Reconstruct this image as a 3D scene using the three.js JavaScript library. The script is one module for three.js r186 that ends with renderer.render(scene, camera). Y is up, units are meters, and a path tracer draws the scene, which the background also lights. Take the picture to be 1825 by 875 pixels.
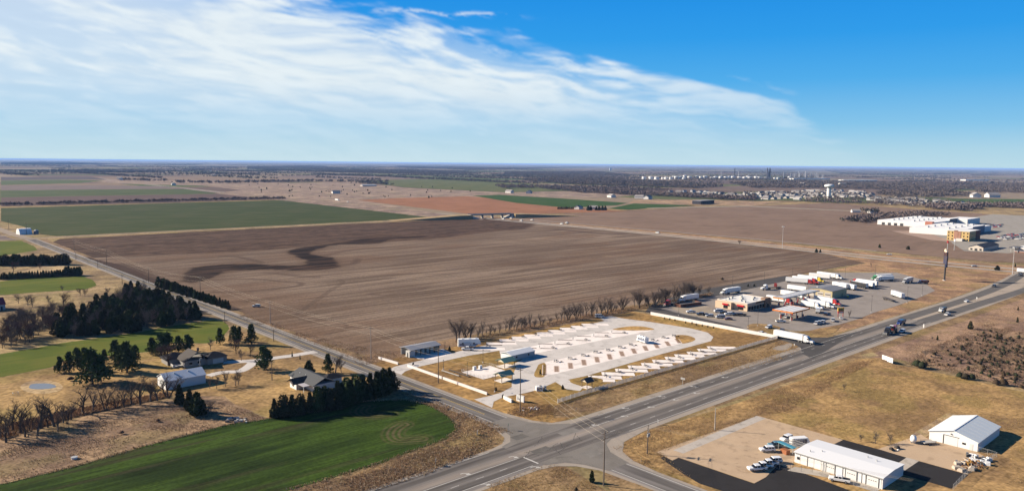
import * as THREE from 'three';
import { mergeGeometries } from 'three/addons/utils/BufferGeometryUtils.js';

// ---------- camera (drone, 89 m up; world x and z run along the section roads) ----------
const H = 89, F = 1354, IW = 1825, IH = 875, RAD = Math.PI / 180;
const scene = new THREE.Scene();
const camera = new THREE.PerspectiveCamera(2 * Math.atan(IH / 2 / F) / RAD, 1024 / 490, 1, 160000);
camera.position.set(0, H, 0);
camera.rotation.order = 'YXZ';
const ROLL = Math.atan2(18, IW);
camera.rotation.set(-Math.atan(146.5 * Math.cos(ROLL) / F), -42.4 * RAD, ROLL);
camera.updateMatrixWorld(true);
const renderer = new THREE.WebGLRenderer({ antialias: true });
renderer.toneMapping = THREE.LinearToneMapping;
const EXPO = 2.4;
renderer.toneMappingExposure = EXPO;
renderer.shadowMap.enabled = true;

// ---------- sun ----------
const SUN = new THREE.Vector3(-0.56, 0, -0.83).normalize().multiplyScalar(Math.cos(25 * RAD)).setY(Math.sin(25 * RAD));
const sun = new THREE.DirectionalLight(new THREE.Color().setRGB(1, 0.87, 0.70), 5.0);
sun.position.copy(SUN).multiplyScalar(1500).add(new THREE.Vector3(300, 0, -300));
sun.target.position.set(300, 0, -300);
sun.castShadow = true;
sun.shadow.mapSize.set(4096, 4096);
Object.assign(sun.shadow.camera, { left: -500, right: 500, top: 400, bottom: -400, near: 100, far: 3500 });
scene.add(sun, sun.target);

// ---------- noise ----------
function rng(seed) { let s = seed >>> 0; return () => { s = (s + 0x6D2B79F5) >>> 0; let t = Math.imul(s ^ (s >>> 15), 1 | s); t = (t + Math.imul(t ^ (t >>> 7), 61 | t)) ^ t; return ((t ^ (t >>> 14)) >>> 0) / 4294967296; }; }
const LAT = new Float32Array(65536); { const r = rng(7); for (let i = 0; i < 65536; i++) LAT[i] = r(); }
function n2(x, y, px = 256, py = 256) {               // value noise, repeats after px, py lattice steps (at most 256)
  const xi = Math.floor(x), yi = Math.floor(y); let fx = x - xi, fy = y - yi;
  fx = fx * fx * (3 - 2 * fx); fy = fy * fy * (3 - 2 * fy);
  let x0, x1, y0, y1;
  if (px === 256) { x0 = xi & 255; x1 = (x0 + 1) & 255; } else { x0 = ((xi % px) + px) % px; x1 = (x0 + 1) % px; }
  if (py === 256) { y0 = (yi & 255) << 8; y1 = ((yi + 1) & 255) << 8; } else { const q = ((yi % py) + py) % py; y0 = q << 8; y1 = ((q + 1) % py) << 8; }
  const a = LAT[y0 + x0], b = LAT[y0 + x1], c = LAT[y1 + x0], d = LAT[y1 + x1];
  return a + (b - a) * fx + (c - a) * fy + (a - b - c + d) * fx * fy;
}
function fbm(x, y, oct = 4, p = 256) { let s = 0, a = 0.5, t = 0; for (let k = 0; k < oct; k++) { s += a * n2(x + k * 17.3 * (p === 256), y + k * 9.1 * (p === 256), p, p); t += a; a *= 0.5; x *= 2; y *= 2; p = Math.min(256, p * 2); } return s / t; }
const sst = (a, b, x) => { const t = Math.min(1, Math.max(0, (x - a) / (b - a))); return t * t * (3 - 2 * t); };
const lerp = (a, b, t) => a + (b - a) * t;
const mix3 = (a, b, t) => [lerp(a[0], b[0], t), lerp(a[1], b[1], t), lerp(a[2], b[2], t)];

// ---------- sky: clear winter air with a sheet of high cloud towards the sun's side ----------
{
  const W = 4096, HH = 2048, data = new Float32Array(W * HH * 4);
  const fwd = -42.4 * RAD;                            // the heading that the cloud bank is measured from
  const edge = [[-180, 4], [-130, 14], [-90, 19], [-50, 17], [-34, 16.2], [-22, 14.2], [-11, 11.6], [-4, 9.7], [5, 8.1], [13, 6.6], [17, 5.6], [20, 4.4], [22, 2.6], [26, 0.6], [40, -1.5], [110, -1.5], [180, 4]];
  const at = (az) => { for (let i = 1; i < edge.length; i++) if (az <= edge[i][0]) { const [a, b] = edge[i - 1], [c, d] = edge[i]; return lerp(b, d, (az - a) / (c - a)); } return 1; };
  const stops = [[0, [0.50, 0.705, 0.80]], [1.2, [0.42, 0.66, 0.80]], [3, [0.235, 0.55, 0.82]], [6, [0.085, 0.42, 0.83]], [9, [0.032, 0.335, 0.82]], [12.5, [0.016, 0.275, 0.79]], [25, [0.016, 0.15, 0.46]], [50, [0.014, 0.085, 0.26]], [90, [0.012, 0.065, 0.20]]];
  for (let j = 0; j < HH; j++) {
    const el = ((j + 0.5) / HH - 0.5) * 180, e = Math.max(0, el);
    let k = 1; while (stops[k][0] < e) k++;
    const base = mix3(stops[k - 1][1], stops[k][1], (e - stops[k - 1][0]) / (stops[k][0] - stops[k - 1][0]));
    for (let i = 0; i < W; i++) {
      const u = ((i + 0.5) / W - 0.5) * 2 * Math.PI, dx = Math.cos(u), dz = Math.sin(u);   // three's equirect: u = atan2(z, x)
      let az = (Math.atan2(dx, -dz) + fwd) / RAD; if (az > 180) az -= 360; if (az < -180) az += 360;
      let c = base;
      if (el > -0.2 && el < 40) {
        const lim = at(az), gap = lim - e;
        if (gap > -3.2 || (az > -11 && az < 1 && e < 12)) {
          const t = e + 0.20 * az, w = fbm(az * 0.11 + 31, t * 0.22 + 7, 4) - 0.5;
          const big = fbm(az * 0.06 + w * 0.7 + 60, t * 0.36 + w * 1.0 + 40, 5);                   // broad sheets, drawn out along the wind
          const fing = fbm(az * 0.16 + w * 1.2 + 90, (e + 0.30 * az) * 0.85 + w * 1.6 + 11, 6);    // torn fingers along the edge
          const fine = fbm(az * 0.45 + w * 3, (e + 0.10 * az) * 2.6 + w * 4 + 70, 5);
          let d = (az > 0 ? lerp(1, 0.72, sst(0, 18, az)) : 1) * sst(-0.25, 1.9, gap + (fing - 0.5) * 5.0 + (fine - 0.5) * 1.8);
          d *= lerp(0.30, 0.72, sst(0.5, 5.5, gap)) + lerp(0.70, 0.28, sst(0.5, 5.5, gap)) * sst(0.36, 0.58, big * 0.70 + fine * 0.32);
          d *= 0.30 + 0.70 * sst(0.6, 6.4, e);                                                     // only a thin veil near the horizon
          d = Math.max(d * 0.95, 0.6 * Math.exp(-(((e - 10.8 + 0.03 * (az + 5) - (fing - 0.5) * 1.6) / 0.15) ** 2) - (((az + 5.4) / 5) ** 4)) * sst(0.40, 0.60, fbm(az * 1.1 + 3, e * 5 + az * 0.6, 4)));   // the faint streak above the bank
          const tone = 0.93 + 0.10 * fine;
          c = mix3(base, [0.83 * tone, 0.905 * tone, 0.935 * tone], Math.min(0.96, d));
        }
      }
      const o = (j * W + i) * 4;
      data[o] = c[0] / EXPO; data[o + 1] = c[1] / EXPO; data[o + 2] = c[2] / EXPO; data[o + 3] = 1;
    }
  }
  const t = new THREE.DataTexture(data, W, HH, THREE.RGBAFormat, THREE.FloatType);
  t.mapping = THREE.EquirectangularReflectionMapping; t.minFilter = t.magFilter = THREE.LinearFilter; t.needsUpdate = true;
  scene.background = t; scene.environment = t;
}
scene.fog = new THREE.FogExp2(new THREE.Color().setRGB(0.32, 0.54, 1.0), 0.000031);

// ---------- photograph pixel -> point on the ground ----------
const CQ = camera.quaternion.clone(), _d = new THREE.Vector3();
function ray(px, py) { return _d.set((px - IW / 2) / F, -(py - IH / 2) / F, -1).applyQuaternion(CQ); }
function G(px, py, y = 0) { const d = ray(px, py), t = (y - H) / d.y; return [d.x * t, d.z * t]; }
function HT(px, py, top) { const [x, z] = G(px, py), d = ray(px, top); return H + d.y / Math.hypot(d.x, d.z) * Math.hypot(x, z); }
const GP = (l) => l.map(([a, b]) => G(a, b));
const zm = (x0, y0, s, l) => l.map(([a, b]) => G(x0 + a / s, y0 + b / s));

// ---------- scene helpers ----------
const taken = {};
function numbered(n) { const k = taken[n] = (taken[n] ?? -1) + 1; return k ? `${n}_${String(k).padStart(3, '0')}` : n; }
function tagged(o, label, category, group) { o.userData.label = label; o.userData.category = category; if (group) o.userData.group = group; return o; }
function thing(name, label, category, x, z, ry = 0, group, y = 0) {
  const g = new THREE.Group(); g.name = numbered(name); g.position.set(x, y, z); g.rotation.y = ry; tagged(g, label, category, group); scene.add(g); return g;
}
function mesh(name, geo, mat, parent) {
  const m = new THREE.Mesh(Array.isArray(geo) ? merge(geo) : geo, mat); m.castShadow = m.receiveShadow = true; m.name = parent ? name : numbered(name); (parent ?? scene).add(m); return m;
}
function copyOf(o, x, z, ry, label, group, s = 1, y = 0) {
  const c = o.clone(); c.name = numbered(o.name.replace(/_\d{3}$/, '')); c.userData = { ...o.userData }; c.position.set(x, y, z); c.rotation.y = ry; c.scale.setScalar(1).multiplyScalar(s);
  if (label) c.userData.label = label; if (group) c.userData.group = group; scene.add(c); return c;
}
const face = (dx, dz) => Math.atan2(-dz, dx);          // turn that points local +x along (dx, dz)

// ---------- geometry helpers (all non-indexed, position + normal + uv) ----------
function clean(g) { let n = g.index ? g.toNonIndexed() : g; for (const k of Object.keys(n.attributes)) if (!['position', 'normal', 'uv'].includes(k)) n.deleteAttribute(k); if (!n.attributes.uv) n.setAttribute('uv', new THREE.BufferAttribute(new Float32Array(n.attributes.position.count * 2), 2)); return n; }
function merge(l) { return l.length === 1 ? l[0] : mergeGeometries(l.map(clean)); }
function bx(w, h, d, x = 0, y = 0, z = 0, ry = 0, rz = 0) { const g = new THREE.BoxGeometry(w, h, d); if (rz) g.rotateZ(rz); if (ry) g.rotateY(ry); g.translate(x, y + h / 2, z); return clean(g); }
function cyl(r1, r2, h, x = 0, y = 0, z = 0, seg = 10, open = false) { const g = new THREE.CylinderGeometry(r1, r2, h, seg, 1, open); g.translate(x, y + h / 2, z); return clean(g); }
function bar(a, b, r, seg = 5, r2 = r) {               // round bar from a to b
  const A = new THREE.Vector3(...a), B = new THREE.Vector3(...b), d = B.clone().sub(A), g = new THREE.CylinderGeometry(r2, r, d.length(), seg, 1, true);
  g.applyQuaternion(new THREE.Quaternion().setFromUnitVectors(new THREE.Vector3(0, 1, 0), d.normalize())); g.translate((A.x + B.x) / 2, (A.y + B.y) / 2, (A.z + B.z) / 2); return clean(g);
}
function ext(pts, depth, bevel = 0, holes) {           // outline in x-y, pulled along z, centred
  const s = new THREE.Shape(pts.map((p) => new THREE.Vector2(p[0], p[1])));
  for (const h of holes ?? []) s.holes.push(new THREE.Path(h.map((p) => new THREE.Vector2(p[0], p[1]))));
  const g = new THREE.ExtrudeGeometry(s, { depth: depth - 2 * bevel, bevelEnabled: bevel > 0, bevelThickness: bevel, bevelSize: bevel, bevelOffset: -bevel, bevelSegments: 1, curveSegments: 6 }); g.translate(0, 0, -depth / 2 + bevel); return clean(g);
}
function tris(list) {                                  // list of triangles [[x,y,z]*3]
  const g = new THREE.BufferGeometry(); g.setAttribute('position', new THREE.BufferAttribute(new Float32Array(list.flat(2)), 3)); g.computeVertexNormals(); return clean(g);
}
const quad = (a, b, c, d) => [[a, b, c], [a, c, d]];
function flat(pts, y, S = 1) {                         // ground polygon, uv = metres / S
  const c = pts.map((p) => new THREE.Vector2(p[0], -p[1])); if (THREE.ShapeUtils.isClockWise(c)) c.reverse();
  const f = THREE.ShapeUtils.triangulateShape(c, []), pos = [], uv = [], nor = [];
  for (const t of f) for (const i of t) { pos.push(c[i].x, y, -c[i].y); uv.push(c[i].x / S, c[i].y / S); nor.push(0, 1, 0); }
  const g = new THREE.BufferGeometry(); g.setAttribute('position', new THREE.BufferAttribute(new Float32Array(pos), 3)); g.setAttribute('normal', new THREE.BufferAttribute(new Float32Array(nor), 3)); g.setAttribute('uv', new THREE.BufferAttribute(new Float32Array(uv), 2)); return g;
}
let roughSeed = 1;
function rough(pts, step, amp) {                       // breaks up the straight edges of a polygon
  const o = [], r = roughSeed++ * 13.7;
  pts.forEach((a, i) => { const b = pts[(i + 1) % pts.length], L = Math.hypot(b[0] - a[0], b[1] - a[1]), n = Math.max(1, Math.round(L / step)), nx = -(b[1] - a[1]) / L, nz = (b[0] - a[0]) / L;
    for (let k = 0; k < n; k++) { const t = k / n, q = k ? (fbm(r + i * 7 + t * L / step / 3, 3.3, 3) - 0.5) * 2 * amp : 0; o.push([lerp(a[0], b[0], t) + nx * q, lerp(a[1], b[1], t) + nz * q]); } });
  return o;
}
function curve(pts, n = 8, closed = false) { const c = new THREE.CatmullRomCurve3(pts.map((p) => new THREE.Vector3(p[0], 0, p[1])), closed, 'centripetal'); return c.getPoints(pts.length * n).map((p) => [p.x, p.z]); }
function ribbon(pts, w, y, S = 1, uAlong = false) {    // strip of width w (number or function of 0..1) along a path
  const pos = [], uv = [], nor = [], L = [], R = []; let len = 0; const at = [];
  pts.forEach((p, i) => { const a = pts[Math.max(0, i - 1)], b = pts[Math.min(pts.length - 1, i + 1)], l = Math.hypot(b[0] - a[0], b[1] - a[1]) || 1, nx = -(b[1] - a[1]) / l, nz = (b[0] - a[0]) / l, h = (typeof w === 'function' ? w(i / (pts.length - 1)) : w) / 2;
    if (i) len += Math.hypot(p[0] - pts[i - 1][0], p[1] - pts[i - 1][1]); at.push(len); L.push([p[0] - nx * h, p[1] - nz * h]); R.push([p[0] + nx * h, p[1] + nz * h]); });
  for (let i = 1; i < pts.length; i++) for (const [q, s, k] of [[L[i - 1], 0, i - 1], [R[i - 1], 1, i - 1], [R[i], 1, i], [L[i - 1], 0, i - 1], [R[i], 1, i], [L[i], 0, i]]) { pos.push(q[0], y, q[1]); uv.push(...(uAlong ? [at[k] / S, s] : [q[0] / S, -q[1] / S])); nor.push(0, 1, 0); }
  const ax = pos[3] - pos[0], az = pos[5] - pos[2], bx_ = pos[6] - pos[0], bz = pos[8] - pos[2];
  if (az * bx_ - ax * bz < 0) for (let i = 0; i < pos.length; i += 9) for (let k = 0; k < 3; k++) { const t = pos[i + 3 + k]; pos[i + 3 + k] = pos[i + 6 + k]; pos[i + 6 + k] = t; if (k < 2) { const o = i / 9 * 6, q = uv[o + 2 + k]; uv[o + 2 + k] = uv[o + 4 + k]; uv[o + 4 + k] = q; } }
  const g = new THREE.BufferGeometry(); g.setAttribute('position', new THREE.BufferAttribute(new Float32Array(pos), 3)); g.setAttribute('normal', new THREE.BufferAttribute(new Float32Array(nor), 3)); g.setAttribute('uv', new THREE.BufferAttribute(new Float32Array(uv), 2)); return g;
}
const rect = (x0, x1, z0, z1) => [[x0, z0], [x1, z0], [x1, z1], [x0, z1]];
function laneUV(g, along, len, c0, c1, v0 = 0, v1 = 1) { const u = g.attributes.uv, p = g.attributes.position; for (let i = 0; i < p.count; i++) { const a = along === 'x' ? p.getX(i) : p.getZ(i), b = along === 'x' ? p.getZ(i) : p.getX(i); u.setXY(i, a / len, lerp(v0, v1, (b - c0) / (c1 - c0))); } return g; }
function structure(name, geo, mat, parent) { const m = mesh(name, geo, mat, parent); if (!parent) m.userData.kind = 'structure'; m.castShadow = false; return m; }
function inside(p, poly) { let c = false; for (let i = 0, j = poly.length - 1; i < poly.length; j = i++) { const a = poly[i], b = poly[j]; if ((a[1] > p[1]) !== (b[1] > p[1]) && p[0] < (b[0] - a[0]) * (p[1] - a[1]) / (b[1] - a[1]) + a[0]) c = !c; } return c; }

// ---------- materials ----------
const C = (r, g, b) => new THREE.Color().setRGB(r, g, b);
const mcache = {};
function std(r, g, b, rough = 0.85, metal = 0, extra) { r *= 0.8; g *= 0.8; b *= 0.8; const k = [r, g, b, rough, metal].join(); if (extra) return new THREE.MeshPhysicalMaterial({ specularIntensity: 0.1, color: C(r, g, b), roughness: rough, metalness: metal, side: THREE.DoubleSide, ...extra }); return mcache[k] ??= new THREE.MeshPhysicalMaterial({ color: C(r, g, b), roughness: rough, metalness: metal, specularIntensity: rough > 0.8 && !metal ? 0.15 : 1, side: THREE.DoubleSide }); }
const ENC = new Uint8Array(8193); for (let i = 0; i < 8193; i++) { const v = (i / 8192) ** 2; ENC[i] = Math.round(255 * (v <= 0.0031308 ? 12.92 * v : 1.055 * Math.pow(v, 1 / 2.4) - 0.055)); }
const enc = (v) => ENC[Math.sqrt(Math.min(1, Math.max(0, v))) * 8192 | 0];
function tex(w, h, fn) {
  const d = new Uint8Array(w * h * 4);
  for (let j = 0; j < h; j++) for (let i = 0; i < w; i++) { const c = fn((i + 0.5) / w, (j + 0.5) / h), o = (j * w + i) * 4; d[o] = enc(c[0]); d[o + 1] = enc(c[1]); d[o + 2] = enc(c[2]); d[o + 3] = 255; }
  const t = new THREE.DataTexture(d, w, h); t.colorSpace = THREE.SRGBColorSpace; t.wrapS = t.wrapT = THREE.RepeatWrapping; t.magFilter = THREE.LinearFilter; t.minFilter = THREE.LinearMipmapLinearFilter; t.generateMipmaps = true; t.needsUpdate = true; return t;
}
const mapped = (t, r = 1, g = 1, b = 1, extra) => new THREE.MeshPhysicalMaterial({ map: t, color: C(0.735 * r, 0.735 * g, 0.735 * b), roughness: 1, specularIntensity: 0.06, side: THREE.DoubleSide, ...extra });   // soil, straw and weathered paving: no sheen

// ================= ground, fields, roads =================
const grassTile = (u, v) => {                          // dry winter grass: bleached, brown and faintly green patches
  const a = fbm(u * 8, v * 8, 5, 8), b = fbm(u * 20 + 0.5, v * 20, 4, 20), c = fbm(u * 128, v * 128, 2, 128), st = n2(u * 60, v * 220, 60, 220);
  let k = mix3([0.20, 0.143, 0.086], [0.37, 0.268, 0.138], sst(0.32, 0.66, a * 0.6 + b * 0.4));
  k = mix3(k, [0.235, 0.195, 0.082], 0.55 * sst(0.52, 0.7, fbm(u * 11 + 3, v * 11 + 5, 4, 11)));
  const g = n2(u * 256, v * 256), f = 0.36 + 0.52 * c + 0.30 * st + 0.56 * g; return [k[0] * f, k[1] * f, k[2] * f];
};
const T_grass = tex(2048, 2048, grassTile);
const T_soil = tex(1024, 1024, (u, v) => {             // rows run along u
  const a = fbm(u * 6, v * 6, 4, 6), r = n2(u * 10, v * 64, 10, 64), r2 = n2(u * 16, v * 200, 16, 200), c = n2(u * 256, v * 256);
  const f = 0.55 + 0.4 * a + 0.18 * r + 0.16 * r2 + 0.16 * c; return [f, f, f].map((q) => q * 0.9);
});
const T_crop = tex(1024, 1024, (u, v) => {
  const a = fbm(u * 7, v * 7, 4, 7), r = n2(u * 5, v * 50, 5, 50), r2 = n2(u * 12, v * 256, 12, 256), c = n2(u * 256, v * 200, 256, 200);
  const f = 0.6 + 0.35 * a + 0.2 * r + 0.12 * r2 + 0.12 * c, t = sst(0.55, 0.8, a * 0.7 + r * 0.4); return [f * lerp(0.9, 1.15, t), f, f * lerp(0.9, 1.1, t)].map((q) => q * 0.85);
});
const T_conc = tex(1024, 1024, (u, v) => {
  const a = fbm(u * 10, v * 10, 5, 10), c = n2(u * 256, v * 256), s = sst(0.62, 0.75, fbm(u * 16 + 2, v * 16, 4, 16)); const f = 0.76 + 0.24 * a + 0.12 * c - 0.16 * s; return [f, f * 0.985, f * 0.96];
});
const T_asph = tex(1024, 1024, (u, v) => {
  const a = fbm(u * 9, v * 9, 5, 9), c = n2(u * 256, v * 256), s = sst(0.58, 0.72, fbm(u * 14 + 2, v * 14, 4, 14)); const f = 0.66 + 0.4 * a + 0.16 * c + 0.14 * s; return [f, f, f];
});
const T_lane = tex(2048, 256, (u, v) => {              // worn carriageway: dark tyre and oil tracks, paler crown between them
  const z = -175 + v * 22.7, tr = (c, w) => Math.exp(-(((z - c) / w) ** 2));
  let f = 0.155; for (const c of [-170.9, -169.0, -167.6, -161.4, -159.9, -157.6, -156.0]) f -= 0.062 * tr(c, 0.85) * (0.55 + 0.9 * n2(u * 14, c * 7.7, 14, 256));
  f += 0.035 * tr(-164.2, 1.3);
  const streak = n2(u * 24, v * 90, 24, 256), fine = n2(u * 256, v * 200), pat = fbm(u * 16, v * 2 + 3, 3, 16);
  f *= 0.72 + 0.24 * streak + 0.1 * fine + 0.3 * pat; const warm = tr(-164.2, 1.6); return [f * (1.03 + 0.06 * warm), f, f * (1.0 - 0.08 * warm)];
});
const mGrass = mapped(T_grass), mVerge = mapped(T_grass, 0.86, 0.80, 0.80), mGold = mapped(T_grass, 1.10, 1.0, 0.86), mCampGrass = mapped(T_grass, 1.12, 0.95, 0.70), mPaleGrass = mapped(T_grass, 1.28, 1.28, 1.38), mWeeds = mapped(T_grass, 0.80, 0.73, 0.84);
const mConc = mapped(T_conc, 0.64, 0.605, 0.58), mWhiteConc = mapped(T_conc, 0.92, 0.85, 0.815), mTanConc = mapped(T_conc, 0.54, 0.405, 0.28), mShoulder = mapped(T_conc, 0.38, 0.335, 0.29), mGravel = mapped(T_conc, 0.36, 0.30, 0.24), mLot = mapped(T_asph, 0.31, 0.275, 0.247);
const mAsph = mapped(T_asph, 0.155, 0.15, 0.148), mFresh = mapped(T_asph, 0.040, 0.038, 0.039), mLane = mapped(T_lane, 1.32, 1.24, 1.16), mPaint = std(0.50, 0.485, 0.455, 0.85), mYellow = std(0.55, 0.36, 0.04, 0.8);
const SG = 210, SC = 60, SA = 60, SS = 200;
const soil = (r, g, b) => mapped(T_soil, r, g, b), crop = (r, g, b) => mapped(T_crop, r, g, b);
const mFieldTan = soil(0.36, 0.255, 0.18);

structure('ground', (() => { const g = new THREE.CircleGeometry(95000, 96); g.rotateX(-Math.PI / 2); const p = g.attributes.position, u = g.attributes.uv; for (let i = 0; i < p.count; i++) u.setXY(i, p.getX(i) / SG, -p.getZ(i) / SG); return g; })(), mGrass);

// --- the patchwork of far fields, in quarter sections ---
{
  const r = rng(42), pal = [[0.27, 0.195, 0.14], [0.20, 0.145, 0.115], [0.30, 0.235, 0.165], [0.135, 0.145, 0.065], [0.16, 0.115, 0.095], [0.10, 0.125, 0.045], [0.25, 0.20, 0.13]];
  const lists = pal.map(() => []);
  const fx = Math.sin(42.4 * RAD), fz = -Math.cos(42.4 * RAD);
  for (let i = -40; i < 48; i++) for (let j = -48; j < 6; j++) {
    const x0 = 800 + i * 805, z0 = -985 + j * 805;
    for (let q = 0, n = r() < 0.55 ? 2 : r() < 0.6 ? 1 : 3, along = r() < 0.6; q < n; q++) {
      const t0 = q / n, t1 = (q + 1) / n, xa = along ? x0 + 9 : x0 + 9 + t0 * 787, xb = along ? x0 + 796 : x0 + 9 + t1 * 787, za = along ? z0 - 9 - t0 * 787 : z0 - 9, zb = along ? z0 - 9 - t1 * 787 : z0 - 796;
      const cx = (xa + xb) / 2, cz = (za + zb) / 2, d = cx * fx + cz * fz, s = Math.abs(cx * fz - cz * fx), c = Math.floor(r() * pal.length);
      if (d < 1750 || d > 34000 || s > d * 0.78 + 700) continue;
      lists[c].push(flat(rect(xa, xb, zb, za), 0.12, SS));
    }
  }
  lists.forEach((l, i) => structure('far_fields', l, soil(...pal[i])));
}
// --- fields one can tell apart, from their outlines in the photograph ---
const field = (name, px, y, mat, S = SS, rs = 0, ra = 0) => structure(name, flat(rs ? rough(GP(px), rs, ra) : GP(px), y, S), mat);
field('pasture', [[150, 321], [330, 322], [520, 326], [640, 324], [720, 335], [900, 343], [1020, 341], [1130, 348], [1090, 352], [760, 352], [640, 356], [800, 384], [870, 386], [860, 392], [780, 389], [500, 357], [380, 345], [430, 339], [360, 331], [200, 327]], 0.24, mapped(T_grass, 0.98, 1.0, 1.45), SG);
field('crop_field', [[640, 322], [750, 319], [862, 321], [1010, 332], [1060, 339], [900, 343], [720, 334]], 0.34, crop(0.15, 0.155, 0.068));
field('plowed_field', [[560, 311], [760, 316], [770, 320], [640, 320], [540, 318], [470, 315]], 0.3, soil(0.23, 0.17, 0.14));
field('tilled_field', [[636, 357], [700, 353.5], [830, 350], [900, 355], [1010, 369], [1120, 377], [1000, 380], [900, 383.5], [830, 381], [760, 372]], 0.34, soil(0.335, 0.165, 0.095));
field('winter_wheat_field', [[842, 349], [890, 347.5], [1000, 354], [1118, 362], [1100, 366], [1010, 370.5], [920, 362]], 0.44, crop(0.062, 0.108, 0.03));
field('winter_wheat_field', [[1085, 372], [1130, 363], [1240, 366.5], [1180, 370], [1120, 374]], 0.44, crop(0.062, 0.108, 0.03));
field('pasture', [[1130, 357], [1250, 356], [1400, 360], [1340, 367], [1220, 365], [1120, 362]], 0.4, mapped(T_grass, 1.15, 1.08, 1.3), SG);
field('harvested_field', [[905, 392.5], [1010, 381], [1110, 375.5], [1330, 367.5], [1480, 362], [1620, 372], [1825, 386], [1900, 392], [1900, 472], [1760, 466], [1600, 451], [1500, 442], [1400, 432.5], [1300, 423.5], [1010, 398.5]], 0.22, soil(0.25, 0.172, 0.126));
field('dirt_road', [[1150, 371], [1330, 366.8], [1560, 377.5], [1560, 379], [1330, 368.6], [1160, 372.4]], 0.5, mGravel, SC);
field('crop_field', [[0, 371], [140, 367], [300, 362], [470, 357.5], [503, 357], [640, 371], [783, 388], [560, 399], [300, 411.5], [100, 421], [74, 418], [40, 404], [0, 394]], 0.1, crop(0.074, 0.088, 0.035));
field('plowed_field', [[0, 352], [200, 348.5], [390, 345.5], [440, 349], [500, 355], [280, 362], [0, 368]], 0.2, soil(0.145, 0.10, 0.09));
field('crop_field', [[0, 340], [180, 338], [330, 337], [390, 345], [200, 348], [0, 351.5]], 0.24, crop(0.105, 0.125, 0.055));
field('plowed_field', [[0, 330.5], [150, 330], [290, 332], [330, 336.5], [180, 337.5], [0, 339.5]], 0.24, soil(0.21, 0.165, 0.15));
field('crop_field', [[0, 322], [100, 320.5], [185, 321.5], [140, 326.5], [0, 330]], 0.3, crop(0.115, 0.14, 0.06));
field('plowed_field', [[0, 315.5], [160, 315], [190, 320], [100, 320], [0, 321.5]], 0.32, soil(0.12, 0.095, 0.10));
field('crop_field', [[1380, 357], [1500, 352], [1640, 351], [1825, 358], [1900, 361], [1900, 368], [1760, 367], [1640, 364], [1480, 361]], 0.5, crop(0.12, 0.13, 0.06));
field('crop_field', [[1690, 357], [1760, 354.5], [1900, 356], [1900, 364], [1825, 366], [1740, 363]], 0.6, crop(0.085, 0.125, 0.04));

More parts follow.
